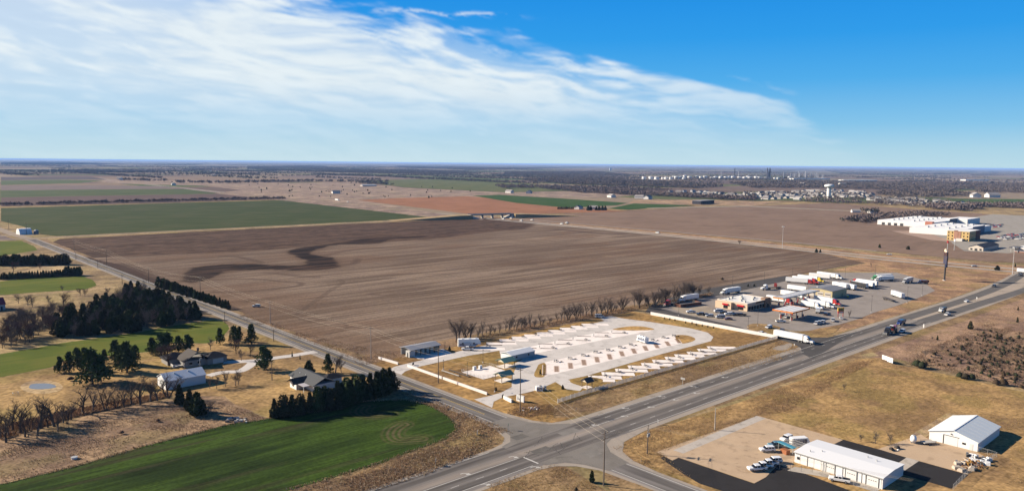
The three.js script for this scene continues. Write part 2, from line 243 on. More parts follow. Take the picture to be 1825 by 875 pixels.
// --- the big harvested field across the county road, with its wet swale ---
{
  const X0 = 176, X1 = 830, Z0 = -992, Z1 = -284, N = 2048, K = 1024;
  const zp = (l) => zm(220, 420, 3.38, l);
  const poly = (pts) => { const m = new Float32Array(K * K); let a = 1e9, b = -1e9, c = 1e9, d = -1e9; for (const p of pts) { a = Math.min(a, p[0]); b = Math.max(b, p[0]); c = Math.min(c, p[1]); d = Math.max(d, p[1]); }
    for (let j = 0; j < K; j++) { const z = Z1 - (j + 0.5) / K * (Z1 - Z0); if (z < c - 20 || z > d + 20) continue; for (let i = 0; i < K; i++) { const x = X0 + (i + 0.5) / K * (X1 - X0); if (x < a - 20 || x > b + 20) continue;
      const w = 7 * (fbm(x / 14, z / 14, 4) - 0.5), w2 = 9 * (fbm(x / 14 + 50, z / 14, 4) - 0.5); if (inside([x + w, z + w2], pts)) m[j * K + i] = 1; } } return m; };
  const line = (m, pts, w, v) => { const q = curve(pts, 14); for (let k = 1; k < q.length; k++) { const n = Math.ceil(Math.hypot(q[k][0] - q[k - 1][0], q[k][1] - q[k - 1][1]) / 0.5); for (let s = 0; s < n; s++) { const x = lerp(q[k - 1][0], q[k][0], s / n), z = lerp(q[k - 1][1], q[k][1], s / n), ci = (x - X0) / (X1 - X0) * K, cj = (Z1 - z) / (Z1 - Z0) * K, R = w / (X1 - X0) * K;
    for (let j = Math.floor(cj - R); j <= cj + R; j++) for (let i = Math.floor(ci - R); i <= ci + R; i++) if (i >= 0 && j >= 0 && i < K && j < K) { const d = Math.hypot(i - ci, j - cj) / R; if (d < 1) m[j * K + i] = Math.max(m[j * K + i], v * (1 - d * d)); } } } };
  const wet = poly(zp([[358, 258], [375, 225], [420, 196], [500, 181], [620, 173], [760, 171], [880, 178], [1000, 182], [1085, 182], [1106, 166], [1092, 146], [1040, 122], [985, 106], [985, 90], [1040, 76], [1150, 62], [1300, 42], [1450, 16], [1600, 8], [1825, 2], [1825, 9], [1600, 22], [1555, 44], [1450, 54], [1350, 50], [1250, 60], [1130, 94], [1112, 110], [1180, 121], [1258, 131], [1270, 160], [1300, 184], [1230, 203], [1100, 210], [950, 206], [800, 203], [650, 208], [560, 233], [500, 262], [430, 288], [370, 278]]));
  const tilled = poly([...zp([[-700, 150], [0, 128], [250, 117], [500, 108], [760, 95], [930, 86], [1000, 74], [1150, 58], [1300, 44], [1500, 40], [1825, 25]]), G(880, 413), G(940, 408), G(960, 396), [840, -1000], [100, -1000], [150, -700]]);
  const head = poly(zp([[60, 190], [250, 265], [330, 255], [420, 300], [560, 345], [720, 380], [900, 440], [1000, 480], [1150, 560], [1350, 590], [1500, 600], [1800, 640], [1800, 760], [1200, 760], [600, 460]]));
  const blur = (m, R) => { const t = new Float32Array(K * K); for (let pass = 0; pass < 2; pass++) { for (let j = 0; j < K; j++) { let a = 0; for (let i = -R; i < K; i++) { if (i + R < K) a += m[j * K + i + R]; if (i - R - 1 >= 0) a -= m[j * K + i - R - 1]; if (i >= 0) t[j * K + i] = a / (2 * R + 1); } } for (let i = 0; i < K; i++) { let a = 0; for (let j = -R; j < K; j++) { if (j + R < K) a += t[(j + R) * K + i]; if (j - R - 1 >= 0) a -= t[(j - R - 1) * K + i]; if (j >= 0) m[j * K + i] = a / (2 * R + 1); } } } };
  const halo = wet.slice(); blur(halo, 17); blur(wet, 7); blur(tilled, 5); blur(head, 12);
  const dark = new Float32Array(K * K), thin = new Float32Array(K * K);
  line(dark, zp([[-40, 172], [60, 205], [130, 238], [210, 278]]), 9, 1);
  for (const [p, w, v] of [[[[590, 125], [660, 126], [740, 140], [820, 160]], 5, 0.8], [[[860, 225], [950, 232], [1060, 245], [1160, 250]], 6, 0.6], [[[540, 270], [680, 262], [820, 265], [960, 278], [1060, 285], [1060, 300], [980, 315], [820, 332], [640, 342], [540, 340]], 3.5, 0.75], [[[1210, 120], [1300, 100], [1420, 82], [1560, 74]], 5, 0.6], [[[1300, 185], [1380, 170], [1410, 140]], 5, 0.7], [[[1480, 352], [1560, 360], [1700, 340], [1825, 318]], 3, 0.6], [[[1500, 345], [1620, 335], [1825, 312]], 2.5, 0.5], [[[1380, 40], [1440, 22], [1500, 28], [1520, 40], [1440, 50]], 8, 0.6]]) line(dark, zp(p), w, v);
  line(dark, zm(700, 400, 3.04, [[0, 72], [150, 70], [260, 66], [330, 58], [340, 46], [300, 36], [330, 28], [430, 20]]), 6, 0.9);
  line(dark, zm(700, 400, 3.04, [[890, 28], [1000, 38], [1080, 46], [1250, 52]]), 7, 0.9);
  for (const [x, y, l] of [[470, 243, 90], [590, 200, 80], [720, 218, 110], [640, 345, 120], [450, 490, 120], [830, 440, 130], [250, 268, 140], [1590, 128, 100], [1450, 310, 130], [960, 180, 80], [1200, 202, 90]]) line(dark, zm(700, 400, 3.04, [[x - l / 2, y + 3], [x, y], [x + l / 2, y - 2]]), 3.2, 0.55);
  for (const [p, w] of [[[[1030, 475], [1100, 425], [1180, 370], [1250, 320], [1310, 285], [1290, 268]], 1.2], [[[1042, 480], [1112, 430], [1192, 374], [1262, 324], [1326, 282], [1300, 262]], 1.2], [[[1210, 600], [1250, 590], [1340, 560], [1300, 520], [1180, 505], [1040, 490]], 1.6], [[[1020, 490], [1120, 520], [1250, 545], [1420, 555], [1560, 565]], 1.4]]) line(thin, zp(p), w, 0.8);
  const S = (m, u, v) => { const x = u * K - 0.5, y = v * K - 0.5, i = Math.max(0, Math.min(K - 2, Math.floor(x))), j = Math.max(0, Math.min(K - 2, Math.floor(y))), fx = x - i, fy = y - j, o = j * K + i; return lerp(lerp(m[o], m[o + 1], fx), lerp(m[o + K], m[o + K + 1], fx), fy); };
  const T = tex(N, N, (u, v) => {
    const x = X0 + u * (X1 - X0), z = Z1 - v * (Z1 - Z0);
    const zz = z + 5 * (n2(x / 90, z / 60) - 0.5) - x * 0.012;
    const band = n2(x / 170 + 9, zz / 7.5), band2 = n2(x / 60, zz / 2.3), row = n2(x / 30 + 70, zz / 0.9), big = fbm(x / 120, z / 70, 4), cl = n2(x / 0.8, z / 0.8), cl2 = fbm(x / 5, z / 3, 3);
    let k = mix3([0.142, 0.101, 0.075], [0.285, 0.218, 0.168], sst(0.26, 0.76, big * 0.58 + band * 0.20 + band2 * 0.28));
    const red = sst(0.46, 0.70, fbm(x / 70 + 33, z / 40 + 11, 5)) * 0.42; k = mix3(k, [0.165, 0.098, 0.062], red);
    const fur = sst(0.60, 0.74, n2(x / 75 + 21, zz / 2.6)) * sst(0.35, 0.6, big); k = mix3(k, [0.095, 0.066, 0.048], 0.6 * fur);
    k = mix3(k, [0.185, 0.118, 0.076], 0.6 * S(head, u, v) * (0.6 + 0.5 * cl2));
    const t = S(tilled, u, v); if (t > 0) { const c = fbm(x / 9, z / 4, 4); k = mix3(k, mix3([0.054, 0.035, 0.026], [0.135, 0.087, 0.063], sst(0.25, 0.72, c * 0.6 + band2 * 0.4)), t * 0.95); }
    k = mix3(k, [0.085, 0.056, 0.043], Math.min(1, S(dark, u, v)) * (0.55 + 0.5 * cl2));
    const hl = S(halo, u, v); if (hl > 0.02) k = mix3(k, [0.115, 0.074, 0.050], Math.min(0.8, hl * 1.5) * (0.35 + 0.9 * cl2));
    const w0 = S(wet, u, v); if (w0 > 0.02) { const w = sst(0.22, 0.72, w0 + (fbm(x / 7, z / 3, 4) - 0.5) * 0.7); const c = fbm(x / 30 + 8, z / 5, 4); k = mix3(k, mix3([0.016, 0.011, 0.009], [0.080, 0.050, 0.036], sst(0.36, 0.80, c)), w * 0.97); }
    k = mix3(k, [0.11, 0.078, 0.06], S(thin, u, v) * 0.7);
    const f = 0.64 + 0.34 * row + 0.38 * cl; return [k[0] * f, k[1] * f, k[2] * f];
  });
  T.wrapS = T.wrapT = THREE.ClampToEdgeWrapping;
  const pts = rough([[181.5, -300], [179, -360], [178.5, -600], [182, -930], [196, -966], [560, -962], [700, -948], [790, -962], [806, -940], [803, -845], [792, -700], [785, -500], [762, -360], [716, -296], [640, -298], [480, -299], [378, -297], [234, -300]], 6, 1.6);
  const g = flat(pts, 0.03, 1), u = g.attributes.uv, p = g.attributes.position;
  for (let i = 0; i < p.count; i++) u.setXY(i, (p.getX(i) - X0) / (X1 - X0), (Z1 - p.getZ(i)) / (Z1 - Z0));
  structure('harvested_field', g, mapped(T, 0.93, 0.905, 0.875));
}
structure('wet_strip', ribbon(curve(GP([[150, 459], [164.6, 464.8], [192, 471], [219.5, 480.5], [250, 494], [280, 504]]), 8), (t) => 7 + 5 * Math.sin(t * 3), 0.06, SS), soil(0.075, 0.048, 0.038));
// --- near green field west of the crossing ---
{
  const out = [[-300, 960], [-300, 925], [0, 863], [130, 832], [250, 797], [330, 776], [400, 758], [478, 746], [560, 728], [640, 716], [697, 712.5], [722, 711.5], [764, 722], [798, 740], [815, 757], [817, 768], [798, 782], [737, 804], [670, 829], [589, 853], [515, 874], [400, 905], [300, 960]];
  const X0 = -70, X1 = 170, Z0 = -262, Z1 = -90, q = GP(out);
  const tr = curve(zm(400, 580, 2.965, [[940, 525], [905, 548], [890, 580], [915, 605], [970, 605], [1040, 600]]), 12), tr2 = curve(zm(400, 580, 2.965, [[740, 430], [720, 450], [735, 470], [790, 478], [860, 470]]), 12);
  const dist = (l, x, z) => { let m = 1e9; for (const p of l) m = Math.min(m, (p[0] - x) ** 2 + (p[1] - z) ** 2); return Math.sqrt(m); };
  const T = tex(1536, 1024, (u, v) => {
    const x = X0 + u * (X1 - X0), z = Z1 - v * (Z1 - Z0), zz = z - x * 0.02;
    const b = n2(x / 45, zz / 5), b2 = n2(x / 20 + 5, zz / 1.6), big = fbm(x / 30, z / 14, 4), c = n2(x * 1.7, z * 1.7), rows = n2(x / 9, zz * 2.2);
    let k = mix3([0.016, 0.030, 0.008], [0.044, 0.078, 0.013], sst(0.28, 0.7, big * 0.6 + b * 0.25 + b2 * 0.2));
    k = mix3(k, [0.042, 0.040, 0.020], 0.8 * sst(0.5, 0.72, fbm(x / 60 + 40, zz / 5 + 9, 4)));
    if (x > 105) k = mix3(k, [0.044, 0.076, 0.013], 0.5 * sst(110, 150, x));
    if (x > 120) { for (const l of [tr, tr2]) { const d = dist(l, x, z); if (d < 6) k = mix3(k, [0.12, 0.095, 0.05], 0.85 * (0.5 + 0.5 * Math.cos(d * 3.3)) * sst(6, 1, d)); } }
    const f = 0.5 + 0.42 * c + 0.62 * rows; return [k[0] * f, k[1] * f, k[2] * f];
  });
  const g = flat(rough(q, 2.5, 0.5), 0.04, 1), u = g.attributes.uv, p = g.attributes.position;
  for (let i = 0; i < p.count; i++) u.setXY(i, (p.getX(i) - X0) / (X1 - X0), (Z1 - p.getZ(i)) / (Z1 - Z0));
  structure('winter_wheat_field', g, mapped(T));
}
const mCropL = crop(0.128, 0.150, 0.028);
field('winter_wheat_field', [[-40, 640], [0, 631], [120, 610], [250, 592], [300, 582], [380, 570], [400, 574], [408, 586], [396, 602], [370, 612], [300, 610], [265, 627], [110, 643], [88, 655], [0, 672], [-40, 680]], 0.04, mCropL, 120, 4, 1);
field('winter_wheat_field', [[-60, 508], [0, 502], [60, 494], [145, 492], [164, 499], [171, 509], [150, 516], [60, 521], [0, 526], [-60, 532]], 0.04, mCropL, 120, 4, 1);
field('winter_wheat_field', [[-60, 432], [36, 429], [58, 438], [66, 446], [0, 456], [-60, 466]], 0.04, mCropL, 120, 4, 1);
field('plowed_field', [[-100, 421], [0, 419], [28, 428], [-100, 431]], 0.05, soil(0.19, 0.15, 0.145));
// farmyards and verges west of the county road
field('farmyard_grass', [[-40, 682], [0, 673], [90, 656], [110, 644], [265, 628], [300, 611], [372, 613], [398, 602], [430, 590], [520, 612], [562, 628], [620, 650], [690, 680], [720, 708], [600, 716], [478, 744], [420, 722], [400, 706], [280, 706], [130, 742], [0, 778], [-40, 790]], 0.03, mGold, SG);
field('weedy_lot', [[-60, 792], [0, 778], [130, 743], [280, 707], [400, 707], [420, 722], [476, 745], [400, 757], [330, 775], [250, 796], [130, 831], [0, 862], [-60, 880]], 0.032, mapped(T_grass, 0.92, 0.86, 1.0), SG * 0.7, 3, 1);
field('dry_lawn', [[36, 484], [70, 475], [112, 473], [118, 481], [150, 488], [164, 492], [120, 492], [60, 492]], 0.05, mPaleGrass, SG);
field('road_verge', [[822, 756], [819, 769], [800, 783], [738, 806], [672, 831], [590, 855], [516, 876], [440, 898], [620, 896], [720, 862], [860, 810], [905, 790], [918, 772], [905, 762], [860, 742], [790, 714], [735, 690], [714, 700], [730, 711], [766, 721], [800, 739]], 0.02, mVerge, SG * 0.6);
field('road_verge', [[1090, 880], [1000, 826], [960, 827], [860, 862], [780, 900], [900, 960], [1200, 960], [1240, 900], [1160, 860], [1070, 830]], 0.02, mVerge, SG * 0.6);

// --- roads ---
const verge = structure('field_margin', [flat([[174, -300], [181, -300], [179, -600], [183, -975], [174, -975]], 0.02, 120), flat(rough(rect(174, 380, -300, -286), 5, 1.2), 0.045, 120)], mWeeds);
{ const r = rng(61); for (let k = 0; k < 16; k++) { const x = 156 + r() * 28, z = -171 + r() * 16, a = r() * 3.1, p = []; for (let q = 0; q < 7; q++) p.push([x + Math.cos(a) * q * 1.3 + (r() - 0.5) * 0.7, z + Math.sin(a) * q * 0.8 + (r() - 0.5) * 0.5]); structure('tar_seam', ribbon(p, 0.14, 0.112), std(0.05, 0.048, 0.046)); }
  for (const [x0, x1, z0, z1, f] of [[158, 165, -164, -160.6, 0.8], [176, 184, -169.6, -166.2, 1.18], [168, 174, -152.5, -148, 1.2], [161.5, 167, -177, -173.5, 0.8]]) structure('asphalt_patch', flat(rough(rect(x0, x1, z0, z1), 1.5, 0.12), 0.109, 30), mapped(T_asph, 0.2 * f, 0.186 * f, 0.17 * f)); }
const county = structure('county_road', [laneUV(flat(rect(165.6, 174.8, -980, -182), 0.08), 'z', 220, 165.6, 174.8, 0.12, 0.4), laneUV(flat(rect(165.2, 174.2, -150, -20), 0.08), 'z', 220, 165.2, 174.2, 0.12, 0.4)], mapped(T_lane, 1.5, 1.42, 1.34));
structure('road_shoulder', [flat(rect(163.8, 176.3, -980, -190), 0.06, SC), flat(rect(164.2, 175.4, -150, -20), 0.06, SC)], mShoulder);
for (const [x, w] of [[166.8, 0.12], [173.6, 0.12]]) { structure('edge_line', flat(rect(x - w, x + w, -900, -192), 0.09), mPaint, county); structure('edge_line', flat(rect(x - 0.4 - w, x - 0.4 + w, -138, -30), 0.09), mPaint, county); }
for (const x of [170.0, 170.35]) structure('centre_line', flat(rect(x - 0.06, x + 0.06, -900, -200), 0.09), mYellow, county);
for (const z of [-183.8]) structure('stop_line', flat(rect(166.2, 169.6, z - 0.3, z + 0.3), 0.094), mPaint, county);
structure('dirt_road', [ribbon([[-400, -1004], [60, -996], [180, -988], [320, -990], [560, -976], [740, -972], [800, -972]], 7, 0.12, SC), ribbon([[170, -975], [166, -1050], [160, -1400], [150, -2400], [130, -4200]], 11, 0.12, SC)], mGravel);
structure('dirt_road', ribbon(GP([[60, 419], [30, 419], [0, 421], [-40, 423]]), 8, 0.13, SC), mGravel);
structure('dirt_road', ribbon(curve(GP([[-30, 529], [40, 527], [120, 520], [180, 514], [238, 509], [252, 512]]), 6), 4, 0.08, SC), mPaleGrass);
structure('driveway', [ribbon(curve(GP([[562, 627], [520, 634], [491, 638], [455, 643], [420, 645], [398, 646]]), 6), 5.2, 0.09, SC), ribbon(curve(GP([[452, 644], [440, 655], [425, 662], [395, 664], [370, 670]]), 6), 4.5, 0.085, SC)], mConc);
// highway: pale shoulders, worn lanes, widening crossing
structure('road_shoulder', flat([[20, -173.4], [150, -173.2], [156, -174.5], [160, -178], [163, -186], [164, -196], [176.6, -196], [178.6, -184], [182, -178], [190, -175.6], [430, -175.6], [560, -174.6], [640, -176.5], [700, -180], [745, -184.5], [830, -189], [830, -163], [800, -158], [740, -149.2], [560, -149.6], [460, -151.4], [200, -152], [187, -150], [180, -145], [176.6, -138], [175.4, -128], [164, -128], [163.4, -140], [160.5, -146.5], [156, -150.5], [150, -152], [20, -152]], 0.064, SC), mShoulder);
const cross = structure('road_crossing', flat([[154, -172.6], [159, -174], [162.6, -178], [165, -186], [165.6, -192], [174.8, -192], [176.2, -184], [180, -177.5], [186, -173.6], [186, -154.6], [181, -152.6], [176.6, -147], [174.4, -138], [165.2, -138], [163, -146], [160, -150.6], [154, -153.4]], 0.1, SA), mapped(T_asph, 0.225, 0.206, 0.186)); structure('worn_lanes', laneUV(flat([[154, -170.6], [160, -171.5], [180, -172], [186, -172.4], [186, -155], [180, -155.4], [160, -155.8], [154, -155]], 0.106), 'x', 220, -175, -152.3), mapped(T_lane, 1.5, 1.40, 1.30));
{ // lane sheet cut to the paved width
  const mk = (x0, x1, za, zb) => { const g = flat(rect(x0, x1, za, zb), 0.085), u = g.attributes.uv, p = g.attributes.position; for (let i = 0; i < p.count; i++) u.setXY(i, p.getX(i) / 220, (p.getZ(i) + 175) / 22.7); return g; };
  const hw = structure('highway', [mk(20, 154, -172, -153.6), mk(186, 470, -172.9, -154.4)], mLane);
  const line = (x0, x1, z, w = 0.11) => structure('lane_line', flat(rect(x0, x1, z - w, z + w), 0.1), mPaint, hw);
  const dash = (x0, x1, z, st = 12, l = 3) => { for (let x = x0; x < x1; x += st) structure('lane_dash', flat(rect(x, x + l, z - 0.09, z + 0.09), 0.1), mPaint, hw); };
  line(20, 152, -162.3); line(20, 151, -155.3); dash(24, 150, -158.8, 9); line(20, 148, -171.6); line(188, 330, -166.1, 0.1); line(196, 470, -155.2); dash(190, 420, -158.9, 11); dash(200, 420, -169.4, 11); line(200, 440, -172.6); line(330, 470, -162.2, 0.09);
  structure('stop_line', flat(rect(153.1, 153.7, -161.8, -155.4), 0.1), mPaint, hw);
  const arrow = (x, z, d) => { const p = []; for (let k = 0; k <= 8; k++) { const a = k / 8 * 2.3 - 0.3; p.push([x + d * Math.sin(a) * 1.25, z + (1 - Math.cos(a)) * 1.0 * d]); } structure('turn_arrow', [ribbon(p, 0.34, 0.1), flat([[p[8][0] + d * 0.7, p[8][1] - 0.5], [p[8][0] - 0.9 * d, p[8][1] + 0.1], [p[8][0] + d * 0.7, p[8][1] + 0.8]], 0.104)], mPaint, hw); };
  for (const [x, y] of [[1119, 742.5], [1166, 726], [1210, 713], [1247, 701], [1067, 758], [1120, 728], [1185, 707], [1241, 689], [1297, 673], [908, 815], [822, 845], [947, 833], [858, 864]]) { const [a, b] = G(x, y); arrow(a, b, x < 960 ? 1 : -1); }
  // the carriageways part towards the interchange
  const n = [[470, -169.2], [560, -167.6], [620, -168.4], [680, -171.6], [740, -177.5], [830, -184]], s = [[470, -158.6], [560, -156.2], [640, -153.2], [740, -152.8], [800, -160], [830, -166]];
  const m2 = mapped(T_asph, 0.15, 0.14, 0.132);
  const mkA = (l, w) => { const g = ribbon(curve(l, 8), w, 0.088, SA); return g; };
  structure('highway', mkA(n, (t) => lerp(7.4, 7.8, t)), m2); structure('highway', mkA(s, (t) => lerp(8.4, 7, t)), m2);
  structure('road_median', flat([[470, -165.4], [560, -163.8], [620, -164.4], [680, -167.4], [740, -173.4], [752, -174], [752, -156], [740, -156.4], [640, -156.9], [560, -160.1], [470, -162.8]], 0.096, SC), mapped(T_conc, 0.42, 0.36, 0.30));
}
structure('highway', [ribbon(curve([[786, -150], [778, -240], [776, -300], [788, -400], [800, -520], [806, -680], [804, -800], [804, -960], [806, -1200], [816, -1600], [840, -2100], [900, -3000], [1000, -4200]], 8), 9, 0.15, SC), ribbon(curve([[762, -150], [755, -240], [756, -300], [770, -400], [783, -520], [790, -680], [788, -800], [788, -960], [790, -1200], [800, -1600], [822, -2100], [880, -3000], [980, -4200]], 8), 9, 0.15, SC)], mapped(T_asph, 0.42, 0.37, 0.32));
structure('road_verge', flat([[716, -294], [762, -362], [785, -500], [793, -700], [803, -850], [806, -940], [806, -985], [832, -985], [834, -680], [826, -480], [806, -330], [800, -230], [815, -190], [740, -182], [640, -178], [560, -176], [400, -177], [380, -196], [560, -205], [640, -225], [668, -258], [640, -292]], 0.018, SG * 0.6), mapped(T_grass, 1.12, 0.97, 1.05));
structure('highway', ribbon(curve([[833, -983], [833, -800], [840, -560], [838, -420], [826, -330]], 8), 5, 0.27, SC), mShoulder);

// --- campground ---
structure('campground_grass', flat(rect(176.5, 362, -286, -177), 0.025, 260), mCampGrass);
structure('ditch_grass', flat(rough([[196, -190.6], [366, -190.6], [380, -187], [400, -176], [196, -176], [186, -181]], 5, 0.6), 0.035, 160), mVerge);
structure('campground_road', flat(GP([[702, 654], [724, 648.5], [800, 631], [846, 619], [900, 610], [1030, 583], [1078, 572], [1066, 566], [1090, 563.5], [1112, 568], [1160, 574], [1230, 585], [1262, 593], [1272, 601], [1268, 608], [1235, 617], [1180, 631], [1100, 654], [1046, 670], [1012, 677], [1040, 690], [1034, 697], [1010, 694], [990, 681], [962, 694], [935, 701], [897, 708], [880, 716], [877, 727], [845, 712], [872, 706], [893, 700], [912, 690], [912, 672], [920, 655], [914, 650], [945, 633], [938, 629], [893, 640], [890, 625], [830, 635], [745, 654], [722, 662], [715, 668], [692, 660]]), 0.07, 40), mConc);
structure('concrete_apron', flat(GP([[930, 621.5], [1000, 606], [1094, 587.5], [1100, 589], [1168, 588.5], [1080, 605], [992, 622.5], [946, 632]]), 0.078, 40), mWhiteConc);
structure('concrete_apron', flat(GP([[970.5, 646], [1080, 622.5], [1201, 596.5], [1217, 612], [1100, 640], [971.5, 671]]), 0.078, 40), mWhiteConc);
structure('concrete_apron', flat(GP([[716, 637], [729, 634], [745, 640], [772, 641], [806, 630], [790, 622], [745, 628]]), 0.084, 40), mWhiteConc);
for (const l of [[[954, 672], [957, 656], [962, 649], [970.5, 647], [970.5, 670], [966, 673]], [[1205, 598], [1222, 597.5], [1234, 600.5], [1240, 604.5], [1234, 609], [1217, 612.5]], [[1092, 588], [1106, 584], [1130, 581.5], [1152, 583], [1167, 588]], [[1016, 681], [1024, 676], [1048, 672], [1075, 677], [1052, 694], [1044, 691]]]) structure('grass_island', flat(curve(GP(l), 4, true), 0.09, 260), mCampGrass);
[[845, 620], [867, 610.5], [890, 604.5], [912, 600], [934.5, 596], [957, 592], [978, 588], [998.5, 584], [1018.5, 580.4], [1037.4, 576.6]].forEach(([x, y]) => { const [a, b] = G(x, y + 2.2), m = structure('concrete_pad', flat([[a - 1.6, b + 2.0], [a + 1.6, b - 2.0], [a + 13, b + 7.5], [a + 9.8, b + 11.5]], 0.084, 40), mWhiteConc); structure('gravel_strip', flat([[a - 1.6, b + 1.9], [a - 2.7, b + 3.2], [a + 3.2, b + 8.2], [a + 4.3, b + 6.9]], 0.082, 40), mapped(T_conc, 0.13, 0.105, 0.09), m); });
[[1036, 674], [1048.5, 669.5], [1072.6, 663.2], [1097, 657], [1119.8, 651.2], [1143.5, 646.6], [1163.5, 640.8], [1186, 635.5], [1203, 631], [1225.6, 626.4], [1244, 621], [1261.4, 616.5]].forEach(([x, y]) => { const [a, b] = G(x, y + 3), m = structure('concrete_pad', flat([[a - 1.7, b + 1.7], [a + 1.7, b - 1.7], [a + 11.6, b + 8.2], [a + 8.2, b + 11.6]], 0.084, 40), mWhiteConc); structure('gravel_strip', flat([[a - 1.8, b + 1.8], [a - 2.6, b + 2.6], [a + 3.4, b + 8.6], [a + 4.2, b + 7.8]], 0.082, 40), mapped(T_conc, 0.13, 0.105, 0.09), m); });
[[130, 351], [258, 319], [413, 289], [560, 260], [700, 232]].forEach(([x, y]) => { const [a, b] = zm(900, 540, 4.345, [[x, y]])[0]; structure('mulch_strip', [flat([[a, b], [a + 0.8, b - 0.8], [a + 5.8, b + 4.3], [a + 5.0, b + 5.1]], 0.09, 20), flat([[a + 6.3, b + 6.5], [a + 7.1, b + 5.7], [a + 12.4, b + 11.1], [a + 11.6, b + 11.9]], 0.09, 20)], mapped(T_conc, 0.10, 0.072, 0.06)); });
[[400, 512], [508, 487], [612, 462], [714, 440], [812, 417], [907, 394], [1000, 373], [1090, 352], [1175, 333], [1262, 316], [1343, 295], [306, 520]].forEach(([x, y]) => { const [a, b] = zm(900, 540, 4.345, [[x, y]])[0], L = x === 306 ? 6 : 3.4, W = x === 306 ? 0.45 : 0.62; const m = structure('paver_patch', flat([[a + L - W, b - L - W], [a + L + W, b - L + W], [a - L + W, b + L + W], [a - L - W, b + L - W]], 0.09, 6), mapped(T_soil, 0.36, 0.255, 0.195)); for (const s of [-1, 1]) structure('border', flat([[a + L + s * W, b - L + s * W], [a + L + s * (W + 0.25), b - L + s * (W + 0.25)], [a - L + s * (W + 0.25), b + L + s * (W + 0.25)], [a - L + s * W, b + L + s * W]], 0.096, 6), std(0.62, 0.50, 0.43), m); });
structure('pool_deck', flat(rect(198, 214, -248, -233.8), 0.09, 30), mWhiteConc);

// --- truck stop lot ---
structure('truck_stop_lot', flat(GP([[1152, 557], [1160, 548], [1200, 537], [1290, 516.5], [1400, 494], [1480, 486], [1600, 486], [1640, 497], [1668, 518], [1644, 529], [1600, 545], [1560, 557], [1530, 569], [1495, 579], [1462, 585], [1435, 592], [1420, 598], [1412, 606], [1386, 602]]), 0.07, SA), mLot);
structure('access_drive', [flat(GP([[1150, 556], [1172, 549], [1200, 556], [1320, 583], [1350, 596], [1392, 600], [1444, 602], [1476, 601.5], [1530, 591], [1450, 640], [1431, 631], [1428, 620], [1413, 612], [1384, 604], [1280, 583], [1200, 568]]), 0.095, SA), flat(GP([[1150, 556], [1165, 540], [1230, 520], [1300, 508], [1400, 492], [1420, 497], [1310, 521], [1240, 534], [1190, 548]]), 0.093, SA)], mapped(T_asph, 0.095, 0.09, 0.088));
structure('grass_island', [flat(curve(GP([[1197, 548], [1215, 541], [1260, 546], [1275, 558], [1300, 570], [1315, 575], [1290, 571], [1230, 562]]), 4, true), 0.11, 200)], mapped(T_conc, 0.40, 0.34, 0.27));
structure('grass_island', flat(curve(GP([[1332, 582], [1345, 577], [1380, 580], [1410, 590], [1440, 590], [1470, 586], [1500, 580], [1470, 600], [1440, 601], [1400, 598], [1360, 594], [1340, 590]]), 4, true), 0.11, 200), mGold);
structure('grass_island', flat(curve(GP([[1378, 622], [1395, 615], [1410, 612], [1412, 617], [1395, 625]]), 4, true), 0.05, 200), mShoulder);

// --- contractor's yard by the crossing ---
field('road_verge', [[1092, 800], [1110, 787], [1150, 770], [1320, 717], [1530, 640], [1580, 637], [1600, 650], [1700, 670], [1830, 700], [2000, 740], [2300, 1000], [1500, 1000], [1300, 900], [1180, 845], [1110, 815]], 0.02, mapped(T_grass, 1.12, 0.99, 0.84), SG * 0.8);
field('scrub_pasture', [[1530, 636], [1600, 606], [1700, 575], [1830, 520], [2100, 500], [2200, 720], [1830, 694], [1700, 664], [1600, 640]], 0.024, mapped(T_grass, 1.0, 0.90, 1.12), SG * 0.5);
field('road_verge', [[1460, 636], [1540, 610], [1640, 577], [1740, 543], [1830, 512], [1830, 530], [1700, 580], [1600, 615], [1530, 640], [1350, 700], [1150, 770], [1120, 770]], 0.03, mVerge, SG * 0.5);
structure('gravel_access', flat(GP([[1530, 634], [1556, 628], [1568, 634], [1552, 637]]), 0.05, SC), mPaleGrass);
structure('concrete_yard', flat([...GP([[1170, 806], [1352, 741.5], [1500, 783]]), [242.8, -104], [229, -104.5], [212.9, -105.6], ...GP([[1412, 836], [1388, 827.5], [1366, 850.5], [1345, 861.5], [1210, 815.5], [1199, 821], [1183, 812]])], 0.05, 30), mTanConc);
structure('concrete_strip', flat(rect(193, 243, -135.3, -131.6), 0.056, 20), mapped(T_conc, 0.52, 0.475, 0.43));
structure('asphalt_yard', [flat(GP([[1178, 817], [1183, 813], [1199, 821.5], [1210, 816], [1345, 862], [1366, 851], [1388, 828], [1412, 836.5], [1454, 851], [1530, 880], [1570, 905], [1500, 960], [1330, 905], [1290, 876], [1247, 862], [1220, 846]]), 0.046, SA), flat(rect(229.6, 243.2, -105.5, -83), 0.044, SA), flat(rect(228.2, 242.6, -83, -67), 0.042, SA)], mFresh);
structure('concrete_strip', [flat(rect(229, 242.8, -84.2, -80.6), 0.06, 20), flat([[205.2, -103.6], [209.6, -103.6], [213.2, -95], [209.8, -92]], 0.06, 20), flat(rect(209.6, 213.2, -92, -80), 0.054, 20)], mapped(T_conc, 0.52, 0.47, 0.41));
structure('gravel_yard', flat([[243.3, -93], [268, -89], [264.6, -85], [264.6, -72], [262, -68], [242.7, -67.4], [242.7, -84.5]], 0.05, SC), mTanConc);
structure('gravel_track', flat(rect(264, 300, -91, -87), 0.045, SC), mPaleGrass);
